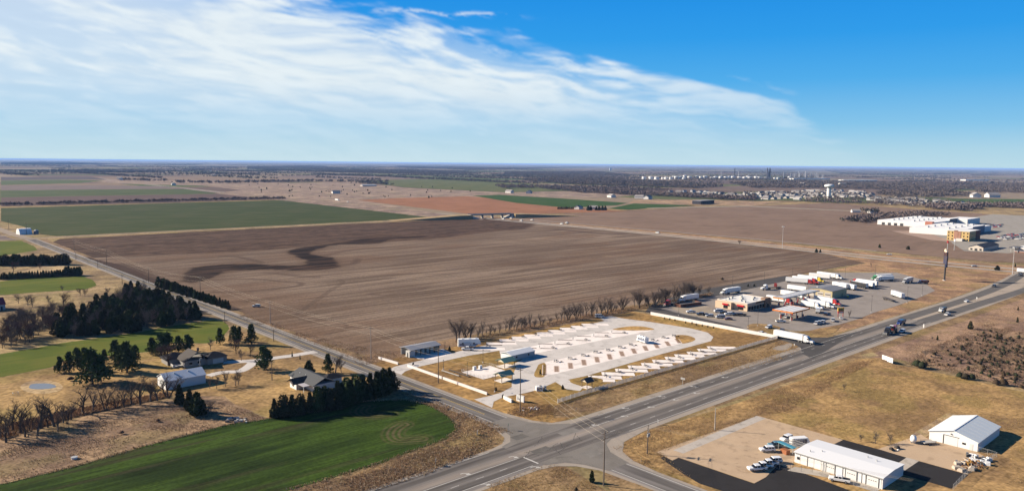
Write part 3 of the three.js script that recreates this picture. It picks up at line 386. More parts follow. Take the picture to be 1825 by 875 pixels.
// pond
structure('pond_bank', flat(curve([...Array(14)].map((_, i) => { const a = i / 14 * 2 * Math.PI, [x, z] = G(72.5 + 38 * Math.cos(a), 690 + 12 * Math.sin(a)); return [x, z]; }), 2, true), 0.05, SG), mPaleGrass);
structure('pond', flat(curve([...Array(14)].map((_, i) => { const a = i / 14 * 2 * Math.PI, [x, z] = G(72.5 + (24 + 2.5 * Math.sin(3 * a + 1)) * Math.cos(a), 688.7 + (6 + 0.9 * Math.sin(2 * a + 2)) * Math.sin(a)); return [x, z]; }), 2, true), 0.07, 1), std(0.20, 0.205, 0.20, 0.25, 0));
structure('concrete_lot', field_lot(), mapped(T_conc, 0.36, 0.335, 0.30));
function field_lot() { return [flat(GP([[1640, 402], [1770, 382], [1900, 388], [1900, 440], [1800, 452], [1720, 448], [1690, 428], [1650, 418]]), 0.3, SC)]; }
field('bare_earth', [[1590, 412], [1650, 412], [1700, 432], [1660, 428]], 0.34, mapped(T_conc, 0.42, 0.31, 0.25), SC);

// ================= trees and shrubs: a few of each kind, copied with their parts =================
const V3 = (x, y, z) => new THREE.Vector3(x, y, z);
const mBark = [std(0.105, 0.080, 0.064), std(0.135, 0.112, 0.096), std(0.085, 0.066, 0.055)], mTwig = [std(0.125, 0.092, 0.074), std(0.175, 0.145, 0.128), std(0.165, 0.098, 0.086)];
const mNeedle = [std(0.050, 0.066, 0.026), std(0.068, 0.094, 0.034), std(0.075, 0.075, 0.032), std(0.062, 0.100, 0.037), std(0.060, 0.057, 0.028)];
function bareGeo(seed, spread = 1, stems = 1, dense = 1, thick = 1) {   // 10 m bare broadleaf tree
  const r = rng(seed), limbs = [], twigs = [];
  const grow = (p, dir, len, rad, lv) => {
    const mid = p.clone().addScaledVector(dir, len * 0.5), d2 = dir.clone().add(V3((r() - 0.5) * 0.5, (r() - 0.3) * 0.3, (r() - 0.5) * 0.5)).normalize(), end = mid.clone().addScaledVector(d2, len * 0.5);
    if (lv < 3) { limbs.push(bar(p.toArray(), mid.toArray(), rad, lv ? 4 : 6, rad * 0.82), bar(mid.toArray(), end.toArray(), rad * 0.82, lv ? 4 : 6, rad * 0.6)); }
    else { const s = V3(dir.z + 0.01, 0.2, -dir.x).normalize().multiplyScalar(Math.max(0.030, rad)), e = end.toArray(); twigs.push([p.clone().add(s).toArray(), p.clone().sub(s).toArray(), e]); const s2 = V3(0, 1, 0).cross(s).normalize().multiplyScalar(Math.max(0.026, rad)); twigs.push([p.clone().add(s2).toArray(), p.clone().sub(s2).toArray(), e]); }
    if (lv >= 4) return;
    const n = Math.round([6.4, 4.6, 4.2, 3][lv] * dense);
    for (let k = 0; k < n; k++) {
      const t = lv === 0 ? 0.24 + 0.76 * (k + r()) / n : 0.3 + 0.7 * (k + r()) / n, o = t < 0.5 ? p.clone().lerp(mid, t * 2) : mid.clone().lerp(end, t * 2 - 1);
      const a = r() * 6.283, up = [0.75, 0.5, 0.32, 0.25][lv], nd = dir.clone().multiplyScalar(0.75).add(V3(Math.cos(a) * spread, up * (0.4 + r()), Math.sin(a) * spread).multiplyScalar(0.8)).normalize();
      grow(o, nd, len * (lv === 0 ? 0.62 : 0.55) * (0.7 + 0.5 * r()), rad * 0.5 * (1.1 - t * 0.3), lv + 1);
    }
  };
  for (let s = 0; s < stems; s++) grow(V3(s * 0.35 - (stems - 1) * 0.17, 0, (r() - 0.5) * 0.4), V3((r() - 0.5) * 0.25 + (stems > 1 ? (s - (stems - 1) / 2) * 0.35 : 0), 1, (r() - 0.5) * 0.3).normalize(), 5.2 * (0.9 + 0.2 * r()), (stems > 1 ? 0.21 : 0.31) * thick, 0);
  const L = merge(limbs), T = tris(twigs); L.computeBoundingBox(); T.computeBoundingBox(); const f = 10 / Math.max(L.boundingBox.max.y, T.boundingBox.max.y); L.scale(f, f, f); T.scale(f, f, f); return { limbs: L, twigs: T };
}
function tuft(list, p, out, size, r) { for (let k = 0; k < 2; k++) { const d = out.clone().add(V3(r() - 0.5, r() * 0.8 - 0.2, r() - 0.5).multiplyScalar(1.1)).normalize(), s = V3(r() - 0.5, r() - 0.5, r() - 0.5).cross(d).normalize().multiplyScalar(size * (0.32 + 0.3 * r())), e = p.clone().addScaledVector(d, size * (0.7 + 0.6 * r())); list.push([p.clone().add(s).toArray(), p.clone().sub(s).toArray(), e.toArray()]); } }
function cedarGeo(seed, R = 2.1, h = 8, n = 430, blunt = 0.75) {
  const r = rng(seed), list = [], off = seed * 3.1;
  const prof = (t, a) => R * Math.pow(Math.max(0, 1 - t), blunt) * Math.min(1, 0.55 + t * 3.2) * (0.62 + 0.75 * n2(off + a * 1.3, t * 5 + off));
  for (let i = 0; i < n; i++) { const t = Math.pow(r(), 1.25) * 0.97, a = r() * 6.283, q = prof(t, a) * (0.62 + 0.38 * r()), y = 0.3 + t * (h - 0.3); tuft(list, V3(Math.cos(a) * q, y, Math.sin(a) * q), V3(Math.cos(a), 0.55, Math.sin(a)), h * 0.085 * (1.15 - 0.4 * t), r); }
  for (let k = 0; k < 3; k++) tuft(list, V3(0, h * 0.93, 0), V3(0, 1, 0), h * 0.07, r);
  const pr = []; for (let i = 0; i <= 7; i++) { const t = i / 7; pr.push(new THREE.Vector2(Math.max(0.01, R * 0.60 * Math.pow(1 - t, blunt) * Math.min(1, 0.6 + t * 3)), 0.3 + t * (h * 0.92 - 0.3))); }
  const core = new THREE.LatheGeometry(pr, 8), p = core.attributes.position; for (let i = 0; i < p.count; i++) { const a = Math.atan2(p.getZ(i), p.getX(i)), f = 0.75 + 0.55 * n2(off + Math.abs(a) * 1.3, p.getY(i) + off); p.setX(i, p.getX(i) * f); p.setZ(i, p.getZ(i) * f); } core.computeVertexNormals();
  return merge([tris(list), clean(core)]);
}
function pineGeo(seed, h = 10, R = 3, clumps = 22) {
  const r = rng(seed), list = [], arms = [];
  for (let c = 0; c < clumps; c++) {
    const t = 0.13 + 0.85 * (c + r()) / clumps, a = r() * 6.283, q = R * Math.pow(Math.min(1, (1 - t) * 1.12), 0.72) * Math.min(1, 0.6 + t * 2) * (0.4 + 0.6 * r()), y = h * t, cx = Math.cos(a) * q, cz = Math.sin(a) * q, s = R * (0.36 + 0.2 * r()) * (1.2 - 0.6 * t);
    arms.push(bar([0, y - 0.5, 0], [cx, y, cz], 0.08, 4, 0.04));
    for (let k = 0; k < 34; k++) { const d = V3(r() - 0.5, (r() - 0.42) * 0.7, r() - 0.5).normalize(); tuft(list, V3(cx, y, cz).addScaledVector(d, s * (0.45 + 0.55 * r())), d, 0.62, r); }
  }
  return { crown: tris(list), arms: merge(arms) };
}
const protos = {};
function proto(key, name, category, build) { return protos[key] ??= (() => { const g = new THREE.Group(); g.name = name; g.userData.category = category; build(g); return g; })(); }
const cnt = {};
function bare(v) { return proto('bare' + v, 'bare_tree', 'tree', (g) => { const q = v > 5 ? bareGeo(100 + v, 1.05, 1, 1.34, 0.6) : bareGeo(100 + v, [1, 0.7, 1.25, 0.85, 1.1, 1][v % 6], v % 6 === 3 ? 2 : v % 6 === 5 ? 3 : 1, v % 6 === 4 ? 1.1 : 1); mesh('trunk', q.limbs, mBark[v % 3], g); mesh('crown', q.twigs, mTwig[v > 5 ? v - 6 : v % 2], g); }); }
function cedar(v) { return proto('cedar' + v, 'cedar_tree', 'tree', (g) => { mesh('trunk', cyl(0.1, 0.2, 2.4, 0, 0, 0, 6), mBark[0], g); mesh('crown', cedarGeo(200 + v, [2.0, 2.4, 1.7, 2.9, 2.2][v % 5], 8, 430, [0.8, 0.62, 0.95, 0.5, 0.7][v % 5]), mNeedle[[0, 1, 2, 4, 0][v % 5]], g); }); }
function pine(v) { return proto('pine' + v, 'pine_tree', 'tree', (g) => { const q = pineGeo(300 + v, 10, [2.9, 3.4, 2.5, 3.1][v % 4], [30, 32, 27, 26][v % 4]); mesh('trunk', [cyl(0.08, 0.28, 9.2, 0, 0, 0, 7), q.arms], mBark[0], g); mesh('crown', q.crown, mNeedle[v % 2 ? 3 : 1], g); }); }
function shrub(v) { return proto('shrub' + v, 'shrub', 'shrub', (g) => { mesh('foliage', cedarGeo(400 + v, 1.1, 1.5, 60, 0.4), [std(0.034, 0.028, 0.018), std(0.06, 0.042, 0.026), std(0.026, 0.032, 0.016)][v % 3], g); }); }
const R0 = rng(99);
const LOOK = { bare: ['upright', 'narrow', 'spreading', 'twin-stemmed', 'dense', 'many-stemmed'], grey: [''], red: [''], cedar: ['pointed', 'broad', 'slim', 'blunt', 'ragged'], pine: ['full', 'broad', 'slim', 'irregular'], shrub: ['blackish', 'brownish', 'greenish'] }, TALL = { bare: 8.5, grey: 8.5, red: 7.5, cedar: 8, pine: 10, shrub: 1.25 };
function tree(kind, x, z, h, label, group, wide = 1) { const P = { bare: [bare, 10, 6], grey: [(v) => bare(7), 10, 1], red: [(v) => bare(8), 10, 1], cedar: [cedar, 8, 5], pine: [pine, 10, 4], shrub: [shrub, 1.5, 3] }[kind], v = Math.floor(R0() * P[2]), p = P[0](v), s = h / P[1], c = copyOf(p, x, z, R0() * 6.28, group ? `${h > TALL[kind] ? 'taller' : 'shorter'} ${LOOK[kind][v]} ${label}`.replace(/  +/g, ' ') : label, group); c.scale.set(s * wide, s, s * wide); return c; }
const treePx = (kind, px, py, top, label, group, wide) => { const [x, z] = G(px, py); return tree(kind, x, z, HT(px, py, top), label, group, wide); };

// ================= vehicles: built once for each kind and colour, +x is forward =================
const mGlass = std(0.012, 0.014, 0.018, 0.08), mTyre = std(0.015, 0.015, 0.015, 0.9), mChrome = std(0.5, 0.5, 0.5, 0.3, 0.8), mLampW = std(0.75, 0.74, 0.7, 0.25), mLampR = std(0.35, 0.02, 0.02, 0.35), mSteel = std(0.30, 0.30, 0.31, 0.5, 0.5), mDark = std(0.03, 0.03, 0.032, 0.7), mWhite = std(0.78, 0.78, 0.77, 0.5), mAlu = std(0.55, 0.56, 0.57, 0.4, 0.5);
const paints = { white: [0.76, 0.76, 0.75], black: [0.014, 0.014, 0.016], silver: [0.42, 0.43, 0.44], grey: [0.12, 0.125, 0.13], red: [0.36, 0.018, 0.016], blue: [0.018, 0.045, 0.19], teal: [0.10, 0.19, 0.22], tan: [0.36, 0.29, 0.21], green: [0.06, 0.30, 0.11], yellow: [0.62, 0.45, 0.03], maroon: [0.11, 0.02, 0.025], navy: [0.012, 0.02, 0.06] };
const paint = (c) => { const [r, g, b] = paints[c]; return mcache['paint' + c] ??= new THREE.MeshPhysicalMaterial({ color: C(0.82 * r, 0.82 * g, 0.82 * b), roughness: 0.42, metalness: 0, clearcoat: 0.8, clearcoatRoughness: 0.12, side: THREE.DoubleSide }); };
function wheel(parent, x, z, r = 0.34, w = 0.24) { const t = new THREE.CylinderGeometry(r, r, w, 12); t.rotateX(Math.PI / 2); t.translate(x, r, z); const m = mesh('wheel', clean(t), mTyre, parent); const q = new THREE.CylinderGeometry(r * 0.58, r * 0.58, w + 0.03, 10); q.rotateX(Math.PI / 2); q.translate(x, r, z); mesh('rim', clean(q), mSteel, m); return m; }
const shapes = {
  sedan: { L: 4.7, W: 1.82, low: [[-2.35, 0.35], [2.3, 0.3], [2.36, 0.62], [2.2, 0.82], [1.05, 0.96], [-1.5, 1.0], [-2.3, 0.96]], cab: [[-1.75, 0.96], [1.1, 0.94], [0.35, 1.4], [-0.95, 1.44]], roof: [[-1.0, 1.40], [0.42, 1.37], [0.28, 1.46], [-0.9, 1.49]], ax: [1.42, -1.4], r: 0.33 },
  suv: { L: 4.8, W: 1.92, low: [[-2.4, 0.42], [2.35, 0.38], [2.42, 0.78], [2.25, 1.02], [1.1, 1.12], [-2.35, 1.14]], cab: [[-2.3, 1.1], [1.2, 1.08], [0.5, 1.66], [-2.05, 1.68]], roof: [[-2.1, 1.64], [0.56, 1.62], [0.4, 1.74], [-2.0, 1.76]], ax: [1.45, -1.42], r: 0.37 },
  pickup: { L: 5.7, W: 1.98, low: [[-2.85, 0.5], [2.8, 0.46], [2.86, 0.9], [2.7, 1.1], [1.4, 1.18], [-2.85, 1.18]], cab: [[-0.85, 1.14], [1.5, 1.14], [0.85, 1.74], [-0.7, 1.76]], roof: [[-0.75, 1.72], [0.9, 1.70], [0.75, 1.82], [-0.68, 1.84]], ax: [1.85, -1.7], r: 0.4, bed: true },
  van: { L: 5.4, W: 2.0, low: [[-2.7, 0.42], [2.65, 0.4], [2.72, 0.9], [2.4, 1.2], [1.95, 1.3], [-2.7, 1.34]], cab: [[-2.68, 1.3], [1.98, 1.28], [1.3, 1.92], [-2.6, 1.96]], roof: [[-2.66, 1.92], [1.36, 1.88], [1.15, 2.1], [-2.55, 2.14]], ax: [1.75, -1.6], r: 0.36 },
};
function carParts(g, kind, color, full = true) {
  const s = shapes[kind], p = paint(color);
  mesh('body', ext(s.low, s.W, 0.08), p, g); mesh('windows', ext(s.cab, s.W - 0.22, 0.05), mGlass, g); mesh('roof', ext(s.roof, s.W - 0.2, 0.03), p, g);
  if (!full) return g;
  for (const z of [-1, 1]) for (const t of kind === 'pickup' ? [0.04, 0.5] : [0.05, 0.36, 0.66]) { const x = lerp(s.cab[0][0], s.cab[1][0], t); mesh('pillar', bx(0.15, s.roof[0][1] - s.cab[0][1] + 0.04, 0.05, x + (t < 0.2 ? 0.12 : 0), s.cab[0][1], z * (s.W / 2 - 0.1)), p, g); }
  if (s.bed) mesh('truck_bed', bx(1.8, 0.04, s.W - 0.3, -1.88, 1.165, 0), mDark, g);
  for (const x of s.ax) for (const z of [-1, 1]) wheel(g, x, z * (s.W / 2 - 0.1), s.r);
  const f = s.low[2]; for (const z of [-1, 1]) { mesh('headlight', bx(0.1, 0.16, 0.4, s.L / 2 - 0.06, f[1] - 0.02, z * (s.W / 2 - 0.3)), mLampW, g); mesh('taillight', bx(0.08, 0.2, 0.24, -s.L / 2 + 0.02, 0.75, z * (s.W / 2 - 0.2)), mLampR, g); }
  return g;
}
const names = { sedan: 'car', suv: 'sport_utility_vehicle', pickup: 'pickup_truck', van: 'van' }, cats = { sedan: 'car', suv: 'car', pickup: 'pickup truck', van: 'van' };
function car(kind, color, x, z, dir, label, group, full = true) { const p = proto('car' + kind + color + full, names[kind], cats[kind], (g) => carParts(g, kind, color, full)); return copyOf(p, x, z, dir, label, group, 1, 0.1); }
const carPx = (kind, color, px, py, dir, label, group, full) => { const [x, z] = G(px, py); return car(kind, color, x, z, dir, label, group, full); };
function tractorUnit(g, color, x0) {                   // x0: rear of the sleeper cab; nose at x0 + 5.2
  const p = paint(color);
  const cab = mesh('cab', ext([[x0, 0.95], [x0 + 3.0, 0.95], [x0 + 3.05, 2.2], [x0 + 2.55, 3.1], [x0 + 1.6, 3.75], [x0 + 0.1, 3.85]], 2.45, 0.1), p, g);
  mesh('windshield', ext([[x0 + 3.09, 2.22], [x0 + 3.12, 2.26], [x0 + 2.62, 3.08], [x0 + 2.58, 3.05]], 2.1), mGlass, cab);
  for (const z of [-1, 1]) { mesh('side_window', bx(0.85, 0.65, 0.03, x0 + 2.35, 2.1, z * 1.23), mGlass, cab); mesh('door_mirror', bx(0.12, 0.6, 0.25, x0 + 3.0, 2.1, z * 1.42), mDark, cab); mesh('exhaust_stack', cyl(0.08, 0.08, 2.9, x0 - 0.12, 1.2, z * 1.0, 7), mChrome, g); const ft = new THREE.CylinderGeometry(0.33, 0.33, 1.5, 10); ft.rotateZ(Math.PI / 2); ft.translate(x0 + 1.0, 0.72, z * 1.0); mesh('fuel_tank', clean(ft), mChrome, g); mesh('headlight', bx(0.14, 0.24, 0.36, x0 + 5.08, 1.05, z * 0.86), mLampW, g); }
  mesh('hood', ext([[x0 + 3.0, 0.9], [x0 + 5.05, 0.8], [x0 + 5.15, 1.35], [x0 + 4.9, 1.72], [x0 + 3.0, 2.12]], 1.9, 0.14), p, g);
  mesh('grille', bx(0.1, 0.75, 1.0, x0 + 5.12, 0.75, 0), mChrome, g); mesh('bumper', bx(0.25, 0.35, 2.4, x0 + 5.2, 0.35, 0), mChrome, g);
  mesh('chassis', bx(7.6, 0.28, 0.95, x0 + 1.3, 0.72, 0), mDark, g);
  for (const z of [-1, 1]) { wheel(g, x0 + 4.1, z * 1.05, 0.5, 0.3); wheel(g, x0 - 0.9, z * 0.95, 0.5, 0.55); wheel(g, x0 - 2.2, z * 0.95, 0.5, 0.55); }
}
function trailer(g, kind, color, x1, L = 16) {          // x1: front of the box
  const p = paint(color), x0 = x1 - L;
  if (kind === 'box') { const b = mesh('trailer_box', bx(L, 2.85, 2.58, (x0 + x1) / 2, 1.2, 0), p, g); for (const z of [-1, 1]) mesh('rear_door', bx(0.05, 2.6, 1.2, x0 - 0.03, 1.32, z * 0.62), mcache.rd ??= std(0.62, 0.62, 0.62, 0.5), b); mesh('roof_sheet', bx(L - 0.3, 0.02, 2.4, (x0 + x1) / 2, 4.052, 0), std(0.74, 0.74, 0.74, 0.5), b); }
  else mesh('flatbed_deck', bx(L, 0.28, 2.5, (x0 + x1) / 2, 1.15, 0), mcache.fd ??= std(0.06, 0.05, 0.045, 0.8), g);
  mesh('trailer_frame', bx(L - 0.5, 0.3, 0.9, (x0 + x1) / 2, 0.86, 0), mDark, g);
  for (const z of [-1, 1]) { wheel(g, x0 + 1.4, z * 0.98, 0.5, 0.55); wheel(g, x0 + 2.7, z * 0.98, 0.5, 0.55); mesh('landing_leg', bx(0.14, 0.95, 0.14, x1 - 2.6, 0, z * 0.8), mSteel, g); }
}
function semi(kind, cab, box, x, z, dir, label, group, L = 16) { const p = proto('semi' + kind + cab + box + L, cab ? 'semi_truck' : 'semi_trailer', cab ? 'truck' : 'trailer', (g) => { if (cab) tractorUnit(g, cab, L / 2 + 0.3 - 1.2); if (kind) trailer(g, kind, box, L / 2 - 1.2, L); }); return copyOf(p, x, z, dir, label, group, 1, 0.11); }
const semiPx = (kind, cab, box, pxs, label, group, L) => { const [a, b] = GP(pxs), d = face(b[0] - a[0], b[1] - a[1]); return semi(kind, cab, box, (a[0] + b[0]) / 2, (a[1] + b[1]) / 2, d, label, group, L); };
function dumpTruck(cabC, bedC, x, z, dir, label) {
  const g = thing('dump_truck', label, 'truck', x, z, dir, undefined, 0.1);
  mesh('cab', ext([[1.2, 0.9], [2.6, 0.9], [2.65, 1.9], [2.3, 2.75], [1.2, 2.8]], 2.3, 0.08), paint(cabC), g); mesh('windshield', ext([[2.68, 1.92], [2.72, 1.95], [2.38, 2.68], [2.34, 2.66]], 2.0), mGlass, g); mesh('hood', ext([[2.6, 0.8], [4.3, 0.75], [4.35, 1.4], [2.6, 1.85]], 1.9, 0.12), paint(cabC), g);
  mesh('dump_bed', ext([[-4.2, 1.2], [0.9, 1.2], [1.0, 3.0], [-4.2, 2.8]], 2.45, 0.05), paint(bedC), g); mesh('load', bx(4.6, 0.06, 2.1, -1.65, 2.8, 0), mDark, g); mesh('chassis', bx(8, 0.3, 1, 0.1, 0.75, 0), mDark, g);
  for (const z2 of [-1, 1]) { wheel(g, 3.2, z2 * 1.0, 0.5, 0.3); wheel(g, -1.6, z2 * 0.95, 0.5, 0.5); wheel(g, -2.9, z2 * 0.95, 0.5, 0.5); mesh('headlight', bx(0.1, 0.2, 0.3, 4.33, 1.0, z2 * 0.8), mLampW, g); mesh('side_window', bx(0.8, 0.6, 0.03, 1.8, 1.9, z2 * 1.16), mGlass, g); }
  return g;
}

// ================= building kit (local: x along the building, z across it, y up) =================
function gableWalls(len, w, eave, rise) { const g = ext([[-w / 2, 0], [w / 2, 0], [w / 2, eave], [0, eave + rise], [-w / 2, eave]], len); g.rotateY(Math.PI / 2); return g; }
function gableRoof(len, w, eave, rise, o = 0.4, th = 0.14) { const s = rise / (w / 2), e = eave - o * s + 0.03, W = w / 2 + o; const g = ext([[-W, e], [0, eave + rise + 0.03], [W, e], [W, e + th], [0, eave + rise + 0.03 + th], [-W, e + th]], len + 2 * o); g.rotateY(Math.PI / 2); return g; }
function hipRoof(len, w, eave, rise, o = 0.5) { const X = len / 2 + o, Z = w / 2 + o, r = Math.max(0.2, (len - w) / 2), y = eave, t = eave + rise; const A = [-X, y, -Z], B = [X, y, -Z], Cc = [X, y, Z], D = [-X, y, Z], P = [-r, t, 0], Q = [r, t, 0]; return tris([...quad(A, P, Q, B), ...quad(D, Cc, Q, P), [A, D, P], [B, Q, Cc], ...quad(A, B, Cc, D)]); }
function panel(parent, name, w, h, x, y, z, mat, ry = 0, d = 0.08) { return mesh(name, bx(w, h, d, x, y, z, ry), mat, parent); }
function windowOn(parent, w, h, x, y, z, ry = 0) { const m = panel(parent, 'window', w, h, x, y, z, mGlass, ry, 0.1); for (const q of [y - 0.08, y + h]) mesh('window_frame', bx(w + 0.16, 0.08, 0.14, x, q, z, ry), mWhite, m); return m; }
const T_metal = tex(256, 64, (u, v) => { const s = (u * 16) % 1, f = (s < 0.08 ? 0.80 : 0.96) + 0.05 * n2(u * 32, v * 8, 32, 8); return [f, f, f]; });
const metalRoof = (r, g, b) => new THREE.MeshPhysicalMaterial({ color: C(0.8 * r, 0.8 * g, 0.8 * b), roughness: 0.6, metalness: 0, specularIntensity: 0.5, side: THREE.DoubleSide });
const mRoofW = metalRoof(0.74, 0.75, 0.76), mWallW = std(0.72, 0.72, 0.71, 0.6), mShingle = mapped(T_asph, 0.115, 0.105, 0.098), mShingleD = mapped(T_asph, 0.055, 0.055, 0.06), mBrick = mapped(T_soil, 0.30, 0.19, 0.13), mWood = std(0.22, 0.16, 0.11), mPole = std(0.16, 0.125, 0.10), mGalv = std(0.46, 0.46, 0.45, 0.5, 0.3);
function utilityPole(x, z, h, dir, label, group, arms = 1, mat = mPole) {
  const g = thing('utility_pole', label, 'utility pole', x, z, dir, group); mesh('pole', cyl(0.12, 0.2, h, 0, 0, 0, 8), mat, g);
  for (let k = 0; k < arms; k++) { const y = h - 0.7 - k * 1.6, a = mesh('crossarm', bx(2.6, 0.16, 0.14, 0, y, 0.15), mWood, g); for (const s of [-1.2, -0.5, 0.5, 1.2]) mesh('insulator', cyl(0.05, 0.07, 0.22, s, y + 0.16, 0.15, 6), mGalv, a); }
  return g;
}
function lampPost(x, z, h, dir, label, group, heads = 1) {
  const g = thing('lamp_post', label, 'lamp post', x, z, dir, group); mesh('base', cyl(0.24, 0.28, 0.6, 0, 0, 0, 8), mConc, g); mesh('pole', cyl(0.06, 0.1, h - 0.6, 0, 0.6, 0, 6), mDark, g);
  for (let k = 0; k < heads; k++) mesh('lamp_head', bx(0.75, 0.14, 0.34, (k ? -1 : 1) * 0.5, h - 0.1, 0), mDark, g); return g;
}
const lampPx = (px, py, top, label, group, heads) => { const [x, z] = G(px, py); return lampPost(x, z, HT(px, py, top), 0.8, label, group, heads); };

// ================= buildings =================
const HP = Math.PI / 2;
// contractor's strip building and barn
{
  const L = 25.8, W = 14.6, g = thing('metal_workshop', 'long white metal workshop with garage doors beside the fresh black asphalt', 'building', 213 + W / 2, -92.5, HP);
  const w = mesh('wall', gableWalls(L, W, 3.2, 0.4), mWallW, g); mesh('roof', gableRoof(L, W, 3.2, 0.4, 0.25, 0.16), mRoofW, g);
  for (const [f0, f1] of [[0.38, 0.475], [0.6, 0.72], [0.83, 0.955]]) { const x = 12.9 - L * (f0 + f1) / 2, d = panel(g, 'garage_door', L * (f1 - f0), 2.7, x, 0, -W / 2 - 0.02, std(0.66, 0.66, 0.65, 0.6)); for (let k = 0; k < 4; k++) mesh('window', bx(0.35, 0.16, 0.03, x + (k - 1.5) * 0.62, 1.65, -W / 2 - 0.08), mGlass, d); for (const s of [-1, 1]) mesh('door_frame', bx(0.14, 2.8, 0.12, x + s * (L * (f1 - f0) / 2 + 0.1), 0, -W / 2 - 0.06), mDark, d); }
  panel(g, 'door', 0.9, 2.1, 12.9 - L * 0.34, 0, -W / 2 - 0.03, std(0.6, 0.6, 0.58)); panel(g, 'window', 0.8, 0.8, 12.9 - L * 0.045, 1.2, -W / 2 - 0.03, mGlass);
  for (const f of [0.155, 0.345, 0.565, 0.775]) mesh('downpipe', bx(0.1, 3.1, 0.1, 12.9 - L * f, 0, -W / 2 - 0.08), mGalv, g);
  for (const [x, z] of [[7, -2], [9.5, -4.5], [-4, 4], [-7, 3]]) mesh('roof_vent', cyl(0.16, 0.16, 0.6, x, 3.5, z, 8), mGalv, g);
  for (let k = 0; k < 12; k++) for (const s of [-1, 1]) { mesh('wall_seam', bx(0.06, 3.0, 0.05, -L / 2 + (k + 0.2) * L / 12, 0, s * (W / 2 + 0.02)), mGalv, g); }
  mesh('gutter', bx(L + 0.6, 0.14, 0.16, 0, 3.0, -W / 2 - 0.34), mGalv, g);
  const b = thing('metal_barn', 'white metal barn with a sliding door and pale ridged roof in dry grass', 'building', 276, -78.3, 0);
  mesh('wall', gableWalls(22.4, 14.2, 3.0, 1.95), mWallW, b); const rf = mesh('roof', gableRoof(22.4, 14.2, 3.0, 1.95, 0.35, 0.15), metalRoof(0.66, 0.71, 0.73), b); mesh('ridge_cap', bx(23.1, 0.08, 0.5, 0, 5.08, 0), mWhite, rf);
  for (let k = 0; k < 7; k++) for (const s of [-1, 1]) { const q = bx(0.05, 0.05, 7.4, -9.6 + k * 3.2, 0, 0); q.rotateX(s * Math.atan(1.95 / 7.1)); q.translate(0, 4.13, s * 3.62); mesh('roof_seam', q, mGalv, rf); }
  panel(b, 'sliding_door', 4, 2.9, -11.22, 0, -0.6, std(0.68, 0.68, 0.67), HP); mesh('door_track', bx(0.1, 0.14, 4.6, -11.3, 2.95, -0.6), mDark, b); panel(b, 'door_jamb', 0.3, 2.9, -11.24, 0, -2.8, mDark, HP);
  panel(b, 'door', 0.95, 2.1, -11.23, 0, 5.3, std(0.6, 0.6, 0.58), HP); panel(b, 'window', 1.0, 0.6, -11.24, 1.3, 3.2, mGlass, HP); mesh('wall_lamp', bx(0.3, 0.3, 0.3, -11.35, 3.6, -0.6), mDark, b);
}
